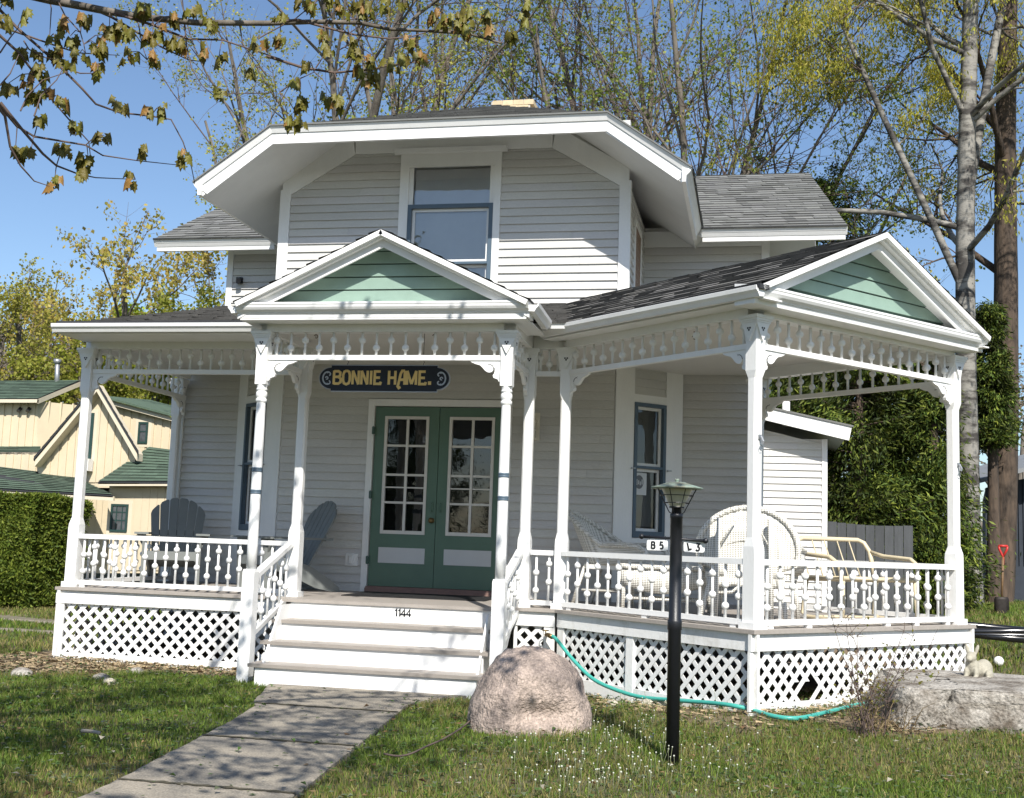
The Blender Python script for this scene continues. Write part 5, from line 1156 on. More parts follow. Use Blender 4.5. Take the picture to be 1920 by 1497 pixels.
def nwin(p0, p1, y, cols, rows, sill=True):
    a, b = at(p0[0], p1[1], y=y), at(p1[0], p0[1], y=y); mb = MB(); t = .05
    mb.box((a.x - .09, y - .03, a.z - .09), (b.x + .09, y - .001, b.z + .09), mat=1)
    mb.box((a.x, y - .06, a.z), (a.x + t, y - .03, b.z)); mb.box((b.x - t, y - .06, a.z), (b.x, y - .03, b.z)); mb.box((a.x + t, y - .058, a.z), (b.x - t, y - .03, a.z + t)); mb.box((a.x + t, y - .058, b.z - t), (b.x - t, y - .03, b.z))
    for k in range(1, cols): x = a.x + (b.x - a.x) * k / cols; mb.box((x - .012, y - .05, a.z + t), (x + .012, y - .031, b.z - t))
    for k in range(1, rows): z = a.z + (b.z - a.z) * (.12 + .88 * k / rows); mb.box((a.x + t, y - .049, z - .012), (b.x - t, y - .031, z + .012))
    o = npart(mb, 'window', [DGREEN, CREAMT]); mb = MB(); mb.quad((a.x + t, y - .04, a.z + t), (b.x - t, y - .04, a.z + t), (b.x - t, y - .04, b.z - t), (a.x + t, y - .04, b.z - t)); npart(mb, 'pane', mat('curtained_dark_pane', (.10, .11, .12), .12, .5, 7, spec=.6), o); return o
nwin((163, 775), (179, 861), GY0, 2, 4)
mb = MB(); a, b = at(158, 884, y=GY0), at(178, 862, y=GY0); mb.bbox((a.x, GY0 - .3, a.z), (b.x, GY0 - .06, b.z), .01); mb.box((a.x + .03, GY0 - .306, a.z + .03), (b.x - .04, GY0 - .3, b.z - .03), mat=1); npart(mb, 'air_conditioner', [WHITE, mat('vent_grille', (.05, .05, .05), .8)])
# upper left dormer
DY = 27.4
mb = MB(); extr(mb, A3([(-170, 752, DY), (70, 752, DY), (70, 842, DY), (-170, 842, DY)]), (1.05, 1.6, 0)); battens(mb, -20, 66, lambda p: 754, lambda p: 838, DY)
for k in range(1, 6):
    a = at(70, 757, y=DY) + Vector((1.05, 1.6, 0)) * (k / 6); mb.box((a.x - .01, a.y - .03, a.z - 1.0), (a.x + .03, a.y + .01, a.z + .1))
npart(mb, 'wall', CREAM)
roof_patch('roof', [at(-190, 748, y=DY - .3), at(70, 748, y=DY - .3), at(150, 713, y=DY + 1.7), at(-190, 716, y=DY + 1.7)], 12)
fascia((-190, 749), (70, 749), DY - .32, DY - .32, 7); fascia((70, 749), (150, 716), DY - .32, DY + 1.6, 9)
for p in (41, 58):
    mb = MB(); a = at(p, 768, y=DY); mb.tube([a, a + Vector((0, -.08, .03)), a + Vector((.0, -.14, -.07))], [.03, .03, .055], 8); npart(mb, 'floodlight', IRON)
roof_patch('roof', [at(-190, 848, y=DY - .7), at(76, 848, y=DY - .7), at(76, 837, y=DY), at(-190, 837, y=DY)], 4, .05)
fascia((-190, 849), (76, 849), DY - .7, DY - .7, 5)
mb = MB(); extr(mb, A3([(-170, 850, 26.7), (72, 850, 26.7), (72, 900, 26.7), (-170, 900, 26.7)]), (0, .2, 0)); battens(mb, 0, 70, lambda p: 852, lambda p: 896, 26.7); npart(mb, 'wall', CREAM)
# lower left roof
roof_patch('roof', [at(-200, 906, y=24.2), at(212, 928, y=24.2), at(140, 893, y=26.2), at(-200, 850, y=26.4)], 12)
fascia((-200, 910), (213, 931), 24.2, 24.2, 9)
mb = MB(); extr(mb, A3([(-200, 915, 26.0), (209, 915, 26.0), (209, 1075, 26.0), (-200, 1075, 26.0)]), (0, .2, 0)); battens(mb, 130, 206, lambda p: 930, lambda p: 1060, 26.0, 12); npart(mb, 'wall', CREAM)
# right block
mb = MB(); extr(mb, A3([(186, 748, 28.0), (330, 786, 28.0), (330, 900, 28.0), (186, 900, 28.0)]), (0, 2, 0)); battens(mb, 200, 330, lambda p: 754 + (p - 190) * .26, lambda p: 880, 28.0, 15); npart(mb, 'wall', CREAM)
fascia((193, 747), (335, 785), 27.8, 27.8, 9)
mb = MB(); extr(mb, A3([(191, 742, 27.7), (337, 781, 27.7), (337, 785, 27.7), (191, 746, 27.7)]), (0, 2.5, .2)); npart(mb, 'roof_edge', GROOF)
nwin((259, 792), (280, 832), 28.0, 1, 2)
roof_patch('roof', [at(184, 903, y=24.6), at(340, 903, y=24.6), at(340, 846, y=27.2), at(280, 838, y=27.2)], 12)
fascia((186, 905), (340, 905), 24.6, 24.6, 7)
mb = MB(); extr(mb, A3([(205, 905, 24.9), (345, 905, 24.9), (345, 1075, 24.9), (205, 1075, 24.9)]), (0, 1.3, 0)); battens(mb, 208, 340, lambda p: 914, lambda p: 1070, 24.9, 14); npart(mb, 'wall', CREAM)
nwin((207, 946), (243, 997), 24.9, 3, 3)
mb = MB(); mb.smooth = True; a, b = at(108, 716, y=29), at(108, 674, y=29); mb.tube([a - Vector((0, 0, .3)), b], .065, 12); mb.tube([b - Vector((0, 0, .12)), b + Vector((0, 0, .0))], .10, 12); npart(mb, 'stovepipe', STEEL)
# dark house at the far right
dh = thing('dark_house', 'dark blue-gray board-sided house with a white-framed window at the right edge', 'house', at(1960, 1130, y=25)); dh.location.z = .2
DKS = mat('shaded_blue_gray_boards', (.035, .043, .058), .8, .25, 5)  # board colour taken darker to include the tree shade over it
mb = MB(); a, b, c, d_ = A3([(1848, 1160, 25), (2120, 1160, 25), (2120, 850, 25), (1848, 915, 25)]); extr(mb, [a, b, c, d_], (1, 6, 0))
for p in range(1900, 2100, 9):
    q, s = at(p, 900 - (p - 1850) * .24, y=25), at(p + 2, 1060, y=25); mb.box((q.x, 24.97, s.z), (s.x, 25.001, q.z))
mb.build('wall', DKS, dh)
mb = MB(); a, b, c = A3([(1830, 908, 24.3), (2130, 832, 24.3), (2130, 822, 24.3)]); d_ = at(1830, 900, y=24.3); extr(mb, [a, b, c, d_], (0, 7, .4)); mb.build('roof', mat('gray_eave', (.20, .21, .22), .7), dh)
mb = MB(); a, b = at(1864, 1052, y=24.9), at(1889, 926, y=24.9); t = .05
mb.box((a.x, 24.9, a.z), (a.x + t, 24.99, b.z)); mb.box((b.x - t, 24.9, a.z), (b.x, 24.99, b.z)); mb.box((a.x + t, 24.902, a.z), (b.x - t, 24.99, a.z + t)); mb.box((a.x + t, 24.902, b.z - t), (b.x - t, 24.99, b.z)); zz = (a.z + b.z) / 2; mb.box((a.x + t, 24.904, zz - .03), (b.x - t, 24.99, zz + .03))
wn = mb.build('window', mat('weathered_window_frame', (.36, .40, .42), .6), dh)
mb = MB(); mb.quad((a.x + t, 24.95, a.z + t), (b.x - t, 24.95, a.z + t), (b.x - t, 24.95, b.z - t), (a.x + t, 24.95, b.z - t)); mb.build('pane', mat('dark_pane', (.02, .025, .03), .1, spec=.6), wn)
# gray picket-top fence behind the pavilion
fx0, fx1 = at(1500, 1000, y=18.3).x, at(1695, 1000, y=18.3).x
fn = thing('board_fence', 'weathered gray board fence with a scalloped top behind the pavilion', 'fence', ((fx0 + fx1) / 2, 18.3, .1))
mb = MB(); R1 = random.Random(6); x = fx0; k = 0; ztop = at(1600, 977, y=18.3).z
while x < fx1:
    wv = .135; dip = .09 * math.sin(math.pi * ((x - fx0) % 2.2) / 2.2); j = R1.uniform(.8, 1.1); mb.col = (j, j, j, 1)
    mb.box((x, 18.3 + R1.uniform(0, .006), .05), (x + wv - .008, 18.325, ztop + .03 - dip)); x += wv; k += 1
mb.col = (1, 1, 1, 1); mb.build('boards', mat('weathered_gray_wood', (.075, .08, .085), .85, .25, 6, bump=.4, bscale=30, col=True, stretch=(4, 4, .5)), fn)
for z in (.45, 1.3): mb = MB(); mb.box((fx0, 18.326, z), (fx1, 18.37, z + .09)); mb.build('rail', MATS['weathered_gray_wood'], fn)
# ------------------------------------------------------------------ things on and around the porch
# hanging name board
NAVY = mat('navy_sign_paint', (.008, .010, .016), .45, .2, 10); SILV = mat('silver_edge_paint', (.42, .45, .50), .45); GOLD = mat('gold_letter_paint', (.80, .56, .20), .42, .12, 20)
sy = 10.34; cx = -3.363; sx = .51; sh_ = .118; zc = 2.758
sg = thing('name_sign', 'navy name board with gold letters BONNIE HAME. hanging under the entry porch ceiling', 'sign', (cx, sy, zc))
def outline(e):
    pts = [(-sx - e * .2, -sh_ - e), (sx + e * .2, -sh_ - e)]
    pts += [(sx + e * .2, -sh_ + .018)] + [(sx - .005 + (.118 + e) * math.cos(a), (.10 + e) * math.sin(a)) for a in np.linspace(-1.25, 1.25, 15)] + [(sx + e * .2, sh_ - .018)]
    pts += [(sx + e * .2, sh_ + e), (-sx - e * .2, sh_ + e), (-sx - e * .2, sh_ - .018)] + [(-sx + .005 - (.118 + e) * math.cos(a), (.10 + e) * math.sin(a)) for a in np.linspace(1.25, -1.25, 15)] + [(-sx - e * .2, -sh_ + .018)]
    return pts
mb = MB(); mb.prism(outline(.007), .022, (cx, sy, zc)); mb.prism(outline(0), .004, (cx, sy - .004, zc), mat=1); mb.build('board', [SILV, NAVY], sg)
pl2 = lambda u, w_, d: (cx + u, sy - .004 - d, zc + w_)
mb = MB(); xe = lettering(mb, 'BONNIE HAME.', -.482, -.058, .128, .0235, pl2, .905); mb.build('lettering', GOLD, sg)
mb = MB()
for s_ in (-1, 1):
    a = [(.575 - .055 * math.cos(t) * 1.0, .055 * math.sin(t)) for t in np.linspace(-2.2, 2.2, 13)]
    spir = [(.545 + .045 * math.cos(t) * (1 - .0 * t), .058 * math.sin(t)) for t in np.linspace(-1.9, 1.9, 13)]
    mb.ribbon([(s_ * x, z) for x, z in spir], .013, .003, pl2)
    for z0_, k in ((.038, 1), (-.04, -1)): mb.ribbon([(s_ * (.535 + .018 * math.cos(t)), z0_ + .016 * math.sin(t) * k) for t in np.linspace(.6, 4.4, 10)], .011, .0036, pl2)
    mb.ribbon([(s_ * (.552 + .012 * math.cos(t)), .0 + .012 * math.sin(t)) for t in np.linspace(0, 5.2, 10)], .010, .0042, pl2)
mb.build('scrollwork', SILV, sg)
for x in (-.36, .37):
    mb = MB(); mb.tube([(cx + x, sy + .01, zc + sh_), (cx + x, sy + .01, zc + sh_ + .02), (cx + x + .01, sy + .01, zc + sh_ + .035), (cx + x, sy + .01, zc + sh_ + .05), (cx + x, sy + .01, 3.21)], .003, 6); mb.build('hanging_hook', IRON, sg)
# wall lantern beside the door
LX, LZ = -2.39, 2.41; LTN = mat('cream_lantern_wood', (.78, .73, .62), .6, .15, 12)
lt = thing('wall_lantern', 'cream wooden lantern box with small panes on the wall right of the doors', 'lantern', (LX, 12.6, LZ))
mb = MB(); mb.box((LX - .075, 12.615, LZ), (LX + .085, 12.634, LZ + .30)); mb.build('backplate', LTN, lt)
mb = MB(); y0, y1 = 12.50, 12.612
for px_ in (LX - .06, LX + .048):
    for py_ in (y0, y1 - .012): mb.box((px_, py_, LZ + .02), (px_ + .012, py_ + .012, LZ + .19))
mb.box((LX - .06, y0, LZ), (LX + .06, y1, LZ + .02)); mb.box((LX - .064, y0 - .004, LZ + .188), (LX + .064, y1, LZ + .20)); mb.box((LX - .048, y0 + .003, LZ + .10), (LX + .048, y0 + .009, LZ + .108)); mb.box((LX - .004, y0 + .002, LZ + .02), (LX + .004, y0 + .0085, LZ + .188)); mb.box((LX + .051, y0 + .012, LZ + .10), (LX + .057, y1 - .012, LZ + .108)); mb.build('lantern_frame', LTN, lt)
mb = MB(); mb.loft([[(LX - .07, y0 - .01, LZ + .20), (LX + .07, y0 - .01, LZ + .20), (LX + .07, y1, LZ + .20), (LX - .07, y1, LZ + .20)], [(LX - .03, y0 + .04, LZ + .245), (LX + .03, y0 + .04, LZ + .245), (LX + .03, y1, LZ + .245), (LX - .03, y1, LZ + .245)], [(LX - .006, y0 + .06, LZ + .275), (LX + .006, y0 + .06, LZ + .275), (LX + .006, y1 - .02, LZ + .275), (LX - .006, y1 - .02, LZ + .275)]]); mb.build('lantern_roof', LTN, lt)
mb = MB(); mb.box((LX - .048, y0 + .012, LZ + .021), (LX + .048, y1 - .002, LZ + .187)); mb.build('lantern_glass', mat('frosted_lantern_glass', (.10, .10, .085), .2, spec=.5), lt)
# doormat
mb = MB(); mb.hexa([(-4.08, 11.50, ZF + .001), (-2.62, 11.62, ZF + .001), (-2.66, 12.50, ZF + .001), (-4.12, 12.46, ZF + .001), (-4.08, 11.50, ZF + .011), (-2.62, 11.62, ZF + .011), (-2.66, 12.50, ZF + .011), (-4.12, 12.46, ZF + .011)])
tag(recenter(mb.build('doormat', mat('black_rubber_mat', (.015, .015, .016), .8, .4, 60, bump=.6, bscale=200))), 'black rubber mat lying on the porch floor before the green doors', 'doormat')

# Adirondack chairs (local space: faces -y)
GRAYP = mat('gray_green_chair_paint', (.185, .198, .19), .5, .1, 6, bump=.1, bscale=60)
def slat(mb, a, b, w0, w1, th, side, rt=0.0):
    a, b, side = Vector(a), Vector(b), Vector(side).normalized(); d = (b - a).normalized(); n = d.cross(side).normalized() * th / 2
    out = [a - side * w0 / 2, b - side * w1 / 2]; out2 = [b + side * w1 / 2, a + side * w0 / 2]
    top = [b + side * (w1 / 2) * math.sin(t) + d * rt * math.cos(t) for t in np.linspace(-1.5, 1.5, 7)] if rt else []
    ring = [out[0], out[1]] + top + [out2[0], out2[1]]
    f = [mb.pt(p + n) for p in ring]; g = [mb.pt(p - n) for p in ring]; mb.face(f); mb.face(g[::-1]); k = len(ring)
    for i in range(k): mb.face([f[(i + 1) % k], f[i], g[i], g[(i + 1) % k]])
def adirondack(name, label, loc, rot):
    t = thing(name, label, 'chair', loc, rot, 'gray deck chairs on the left porch', local=True); B_ = lambda mb, n, p=None: mb.build(n, GRAYP, p or t)
    mb = MB()
    for k in range(6): y = -.30 + .088 * k; z = .365 - .028 * k - (.01 if k == 0 else 0); mb.hexa([(-.27, y, z - .01), (.27, y, z - .01), (.27, y + .078, z - .034), (-.27, y + .078, z - .034), (-.27, y, z + .01), (.27, y, z + .01), (.27, y + .078, z - .014), (-.27, y + .078, z - .014)])
    mb.box((-.275, -.325, .27), (.275, -.303, .365)); B_(mb, 'seat')
    mb = MB(); yb, zb = .20, .22
    bd = Vector((0, .44, .90)).normalized(); bn = Vector((0, .90, -.44)).normalized() * .01
    for k in range(6):
        e0_, e1_ = (k - 3) / 3 + .012, (k - 2) / 3 - .012; P_ = lambda e, hh: Vector((e * (.245 + .085 * min(1, hh / .8)), yb, zb)) + bd * hh
        ring = [P_(e0_, 0)] + [P_(e, .84 - .20 * abs(e) ** 2.2 - (.02 if j_ in (0, 6) else 0)) for j_, e in enumerate(np.linspace(e0_, e1_, 7))] + [P_(e1_, 0)]
        f_ = [mb.pt(p + bn) for p in ring]; g_ = [mb.pt(p - bn) for p in ring]; mb.face(f_); mb.face(g_[::-1]); n_ = len(ring)
        for i in range(n_): mb.face([f_[(i + 1) % n_], f_[i], g_[i], g_[(i + 1) % n_]])
    mb.box((-.26, .385, .535), (.26, .41, .60)); mb.box((-.25, .225, .18), (.25, .25, .26)); B_(mb, 'backrest')
    for s in (-1, 1):
        mb = MB(); mb.prism([(s * .25, -.40), (s * .40, -.40), (s * .405, -.20), (s * .37, .20), (s * .33, .46), (s * .28, .46), (s * .275, .1)], .022, (0, 0, .545), (1, 0, 0), (0, 1, 0), (0, 0, 1)); B_(mb, 'arm')
        mb = MB(); mb.prism([(-.33, 0), (-.22, 0), (-.22, .545), (-.36, .545)], .025, (s * .30 - .0125, 0, 0), (0, 1, 0), (0, 0, 1), (1, 0, 0)); mb.prism([(s * .31, .545), (s * .385, .545), (s * .31, .40)], .02, (0, -.29, 0), (1, 0, 0), (0, 0, 1), (0, 1, 0)); B_(mb, 'front_leg')
        mb = MB(); mb.prism([(-.32, .36), (-.32, .26), (.0, .17), (.30, .04), (.50, -.0), (.60, .0), (.58, .05), (.46, .14), (.25, .26), (.0, .34), (-.2, .365)], .025, (s * .275 - .0125 - s * .012, 0, 0), (0, 1, 0), (0, 0, 1), (1, 0, 0)); B_(mb, 'rear_leg')
    return t
adirondack('deck_chair', 'gray slatted deck chair facing out at the left corner of the porch', (-6.42, 12.42, ZF + .001), rad(24))
adirondack('deck_chair', 'gray slatted deck chair seen side-on beside the steps, turned towards its twin', (-4.97, 12.0, ZF + .001), rad(-42))

# wicker
WICK = mat('white_wicker', (.80, .785, .73), .6, .12, 4)
_n = WICK.node_tree.nodes; _l = WICK.node_tree.links; _tc = _n.new('ShaderNodeTexCoord'); _wv = [_n.new('ShaderNodeTexWave') for _ in range(2)]
for k_, w_ in enumerate(_wv):
    w_.bands_direction = 'Z' if k_ == 0 else 'DIAGONAL'; w_.inputs['Scale'].default_value = 26 if k_ == 0 else 16; w_.inputs['Distortion'].default_value = .4; _l.new(_tc.outputs['Object'], w_.inputs['Vector'])
_ad = _n.new('ShaderNodeMath'); _ad.operation = 'ADD'; _l.new(_wv[0].outputs['Fac'], _ad.inputs[0]); _l.new(_wv[1].outputs['Fac'], _ad.inputs[1])
_bp = _n.new('ShaderNodeBump'); _bp.inputs['Strength'].default_value = .35; _bp.inputs['Distance'].default_value = .008; _l.new(_ad.outputs[0], _bp.inputs['Height']); _l.new(_bp.outputs[0], _n['Principled BSDF'].inputs['Normal'])
_mx = _n.new('ShaderNodeMix'); _mx.data_type = 'RGBA'; _mr = _n.new('ShaderNodeMapRange'); _mr.inputs[1].default_value = .35; _mr.inputs[2].default_value = 1.2; _l.new(_ad.outputs[0], _mr.inputs[0]); _l.new(_mr.outputs[0], _mx.inputs[0])
_mx.inputs[6].default_value = (.36, .34, .29, 1); _mx.inputs[7].default_value = (.76, .745, .69, 1); _l.new(_mx.outputs[2], _n['Principled BSDF'].inputs['Base Color'])
_wv[1].bands_direction = 'X'; _wv[0].inputs['Scale'].default_value = 20; _wv[1].inputs['Scale'].default_value = 14
def braid(mb, pts, r, n=9):
    mb.smooth = True; mb.tube(pts, r, n)
    P = [Vector(p) for p in pts]
    for ph in (0, math.pi):
        q = []; acc = 0
        for i in range(len(P) - 1):
            seg = (P[i + 1] - P[i]).length; m = max(2, int(seg / .012))
            for j in range(m):
                p = P[i].lerp(P[i + 1], j / m); d = (P[i + 1] - P[i]).normalized(); a = d.orthogonal().normalized(); b = d.cross(a); t = acc / .02 + ph; q.append(p + (a * math.cos(t) + b * math.sin(t)) * r * .95); acc += seg / m
        mb.tube(q, r * .22, 4)
def shell(mb, grid, th=.012):
    """thin curved sheet with thickness from a grid of points"""
    G = [[Vector(p) for p in r] for r in grid]; m, n = len(G), len(G[0]); mb.smooth = True
    N = [[((G[min(i + 1, m - 1)][j] - G[max(i - 1, 0)][j]).cross(G[i][min(j + 1, n - 1)] - G[i][max(j - 1, 0)])).normalized() for j in range(n)] for i in range(m)]
    a = [[mb.pt(G[i][j] + N[i][j] * th / 2) for j in range(n)] for i in range(m)]; b = [[mb.pt(G[i][j] - N[i][j] * th / 2) for j in range(n)] for i in range(m)]
    for i in range(m - 1):
        for j in range(n - 1): mb.face([a[i][j], a[i + 1][j], a[i + 1][j + 1], a[i][j + 1]]); mb.face([b[i][j], b[i][j + 1], b[i + 1][j + 1], b[i + 1][j]])
    for i in range(m - 1): mb.face([a[i][0], b[i][0], b[i + 1][0], a[i + 1][0]]); mb.face([a[i][n - 1], a[i + 1][n - 1], b[i + 1][n - 1], b[i][n - 1]])
    for j in range(n - 1): mb.face([a[0][j], a[0][j + 1], b[0][j + 1], b[0][j]]); mb.face([a[m - 1][j], b[m - 1][j], b[m - 1][j + 1], a[m - 1][j + 1]])
def wicker_chair(name, label, loc, rot, W=.66, top=.92, armz=.60, tall=True):
    """high curved back sweeping down into rolled arms; faces -y"""
    t = thing(name, label, 'chair', loc, rot, local=True); B_ = lambda mb, n: mb.build(n, WICK, t)
    hw = W / 2; N = 25; rim, seat = [], []
    for i in range(N):
        a = math.pi * (-.5 + 1.0 * i / (N - 1)); s = abs(math.sin(a)); c = math.cos(a)   # from right arm round the back to left arm
        x = hw * math.sin(a) * (1.0 if s > .5 else 1.0); y = .10 + .30 * c - (.0)
        f = max(0., c) ** .85; z = armz + (top - armz) * (f ** 1.15)
        rim.append(Vector((x * (1 - .10 * f), y + .16 * f, z))); seat.append(Vector((x * .92, .08 + .24 * c, .40)))
    for s_, lst in ((1, 0), (-1, N)):
        ext = [Vector((s_ * -hw * 1.02, -.10, armz + .005)), Vector((s_ * -hw * 1.03, -.28, armz - .005)), Vector((s_ * -hw * 1.0, -.36, armz - .05)), Vector((s_ * -hw * .97, -.375, armz - .13))]
        exs = [Vector((s_ * -hw * .92, -.1, .4)), Vector((s_ * -hw * .92, -.24, .4)), Vector((s_ * -hw * .92, -.30, .4)), Vector((s_ * -hw * .92, -.32, .38))]
        if s_ == 1: rim = ext[::-1] + rim; seat = exs[::-1] + seat
        else: rim = rim + ext; seat = seat + exs
    mb = MB(); shell(mb, [[r.lerp(s_, k / 6) for k in range(7)] for r, s_ in zip(rim, seat)]); B_(mb, 'woven_back')
    mb = MB(); braid(mb, rim, .026); B_(mb, 'braided_rim')
    mb = MB(); mb.bbox((-hw * .92, -.32, .36), (hw * .92, .30, .405), .05); B_(mb, 'seat')
    mb = MB(); shell(mb, [[(x, -.325 - .01 * math.sin(x * 9), .36), (x, -.335, .30), (x, -.325, .24 + .05 * abs(math.cos(x * 5)))] for x in np.linspace(-hw * .9, hw * .9, 13)], .01); B_(mb, 'apron')
    for x, y in ((-hw * .86, -.29), (hw * .86, -.29), (-hw * .72, .30), (hw * .72, .30)):
        mb = MB(); mb.smooth = True; mb.tube([(x, y, .38), (x * 1.08, y * 1.2 + (.06 if y > 0 else -.02), 0)], .018, 8); B_(mb, 'leg')
    mb = MB(); mb.smooth = True; mb.tube([(-hw * .78, -.30, .14), (hw * .78, -.30, .14)], .012, 6); mb.tube([(-hw * .78, -.3, .15), (-hw * .68, .33, .15)], .012, 6); mb.tube([(hw * .78, -.3, .15), (hw * .68, .33, .15)], .012, 6); B_(mb, 'stretcher'); return t
wicker_chair('wicker_armchair', 'white wicker armchair in profile between the two middle porch posts', (-1.30, 11.92, ZF + .001), rad(76))
# large round-backed wicker settee, seen from behind
st_ = thing('wicker_settee', 'large round-backed white wicker seat with its back turned, behind the front pavilion post', 'settee', (-.02, 10.62, ZF + .001), rad(170), local=True)
def B5(mb, n, m=None): return mb.build(n, m or WICK, st_)
rim = []
for i in range(33):
    a = math.pi * (i / 32) * 1.28 - math.pi * .14; rim.append(Vector((.43 * math.cos(a) * -1, .20 + .03 * math.cos(a * 2), .60 + .36 * math.sin(a))))
cen = [Vector((p.x * .62, .30, .36 + (p.z - .36) * .52)) for p in rim]
mb = MB(); shell(mb, [[p.lerp(q, k / 3) + Vector((0, -.05 * math.sin(math.pi * k / 3), 0)) for k in range(4)] for p, q in zip(rim, cen)]); B5(mb, 'woven_back')
mb = MB(); shell(mb, [[Vector((x * (.27 * (1 - .25 * max(0, z - .7) / .2)), .285 + .02 * x * x, z)) for x in np.linspace(-1, 1, 9)] for z in np.linspace(.37, .80, 9)]); B5(mb, 'back_panel')
mb = MB(); braid(mb, rim, .024); B5(mb, 'braided_rim')
mb = MB(); mb.smooth = True
for s_ in (-1, 1): mb.tube([(s_ * .235, .40, .0), (s_ * .225, .385, .45), (s_ * .215, .375, .86)], .021, 8)
mb.tube([(-.215, .385, .62), (-.03, .365, .93)], .008, 6); mb.tube([(.215, .385, .62), (.03, .365, .93)], .008, 6); B5(mb, 'back_brace')
mb = MB(); mb.bbox((-.36, -.32, .35), (.36, .30, .40), .06); B5(mb, 'seat')
mb = MB(); shell(mb, [[(x, .315, .36), (x, .325, .31), (x, .315, .27 + .03 * abs(math.cos(x * 8)))] for x in np.linspace(-.33, .33, 13)], .01); B5(mb, 'apron')
for s_ in (-1, 1):
    mb = MB(); mb.smooth = True; mb.tube([(s_ * .28, .31, .36), (s_ * .33, .36, .18), (s_ * .36, .42, 0)], [.03, .022, .018], 8); B5(mb, 'leg')
    mb = MB(); mb.smooth = True; mb.tube([(s_ * .32, -.3, .36), (s_ * .35, -.34, 0)], .02, 8); B5(mb, 'leg')
    mb = MB(); shell(mb, [[Vector((s_ * .40, .18 - .52 * k / 6, .62 - .03 * k / 6)), Vector((s_ * .41, .18 - .5 * k / 6, .5)), Vector((s_ * .37, .18 - .48 * k / 6, .39))] for k in range(7)]); braid(mb, [Vector((s_ * .40, .18 - .52 * k / 6, .63 - .03 * k / 6)) for k in range(7)], .026); B5(mb, 'arm')
    mb = MB(); mb.smooth = True; mb.tube([(s_ * .30, .34, .22), (s_ * .10, .36, .24), (0, .36, .33)], .014, 6); B5(mb, 'stretcher')
# wicker table with a scalloped woven skirt
tb = thing('wicker_table', 'low white wicker table with a woven skirt between the wicker seats', 'table', (-.80, 11.22, ZF + .001), rad(-6), local=True)
mb = MB(); mb.bbox((-.42, -.25, .40), (.42, .25, .43), .03); tp_ = mb.build('tabletop', WICK, tb)
mb = MB(); loop = [Vector((x, -.25, .41)) for x in np.linspace(-.39, .39, 14)] + [Vector((.42, y, .41)) for y in np.linspace(-.22, .22, 7)] + [Vector((x, .25, .41)) for x in np.linspace(.39, -.39, 14)] + [Vector((-.42, y, .41)) for y in np.linspace(.22, -.22, 7)]; loop.append(loop[0]); braid(mb, loop, .02); mb.build('braided_rim', WICK, tb)
mb = MB(); g = [[Vector((p.x * .97, p.y * .95, .40)), Vector((p.x * .97, p.y * .95, .30)), Vector((p.x * .97, p.y * .95, .17 + .10 * min(1, abs(p.x) / .42) ** 2))] for p in loop]; shell(mb, g, .012); mb.build('woven_skirt', WICK, tb)
for x in (-.36, .36):
    for y in (-.2, .2): mb = MB(); mb.smooth = True; mb.tube([(x, y, .4), (x * 1.03, y * 1.03, 0)], .02, 8); mb.build('leg', WICK, tb)
mb = MB(); mb.smooth = True; mb.tube([(-.36, -.2, .12), (.36, -.2, .12)], .013, 6); mb.tube([(-.36, .2, .12), (.36, .2, .12)], .013, 6); mb.build('stretcher', WICK, tb)
# cream metal lounge frame
CMET = mat('cream_metal_paint', (.60, .52, .36), .4, .1, 8)
mf = thing('metal_lounge_frame', 'bare cream metal lounge chair frame without cushions at the right of the pavilion', 'chair', (.86, 11.25, ZF + .001), rad(30), local=True)
def tubes_(n, ls, r): mb = MB(); mb.smooth = True; [mb.tube(l, r, 8) for l in ls]; return mb.build(n, CMET, mf)
bk = [(-.36, .14, .36), (-.38, .26, .62), (-.36, .32, .70), (-.30, .335, .725), (.30, .335, .725), (.36, .32, .70), (.38, .26, .62), (.36, .14, .36)]
tubes_('back_frame', [bk], .022); tubes_('back_rods', [[(x, .14, .38), (x, .335, .725)] for x in (-.2, -.07, .07, .2)], .006)
tubes_('seat_frame', [[(-.36, .14, .36), (-.36, -.42, .38), (.36, -.42, .38), (.36, .14, .36), (-.36, .14, .36)]], .022); tubes_('seat_springs', [[(x, .14, .355), (x, -.42, .375)] for x in np.linspace(-.27, .27, 6)], .005)
for s_ in (-1, 1):
    tubes_('arm', [[(s_ * .38, .27, .62), (s_ * .42, .1, .58), (s_ * .42, -.3, .56), (s_ * .41, -.42, .50), (s_ * .38, -.42, .38)]], .02)
    tubes_('leg', [[(s_ * .37, .14, .36), (s_ * .38, .2, .05), (s_ * .38, .12, .02), (s_ * .38, -.36, .02), (s_ * .38, -.44, .06), (s_ * .37, -.42, .36)]], .018)
tubes_('floor_rail', [[(-.38, .12, .02), (.38, .12, .02)], [(-.38, -.36, .02), (.38, -.36, .02)]], .014)

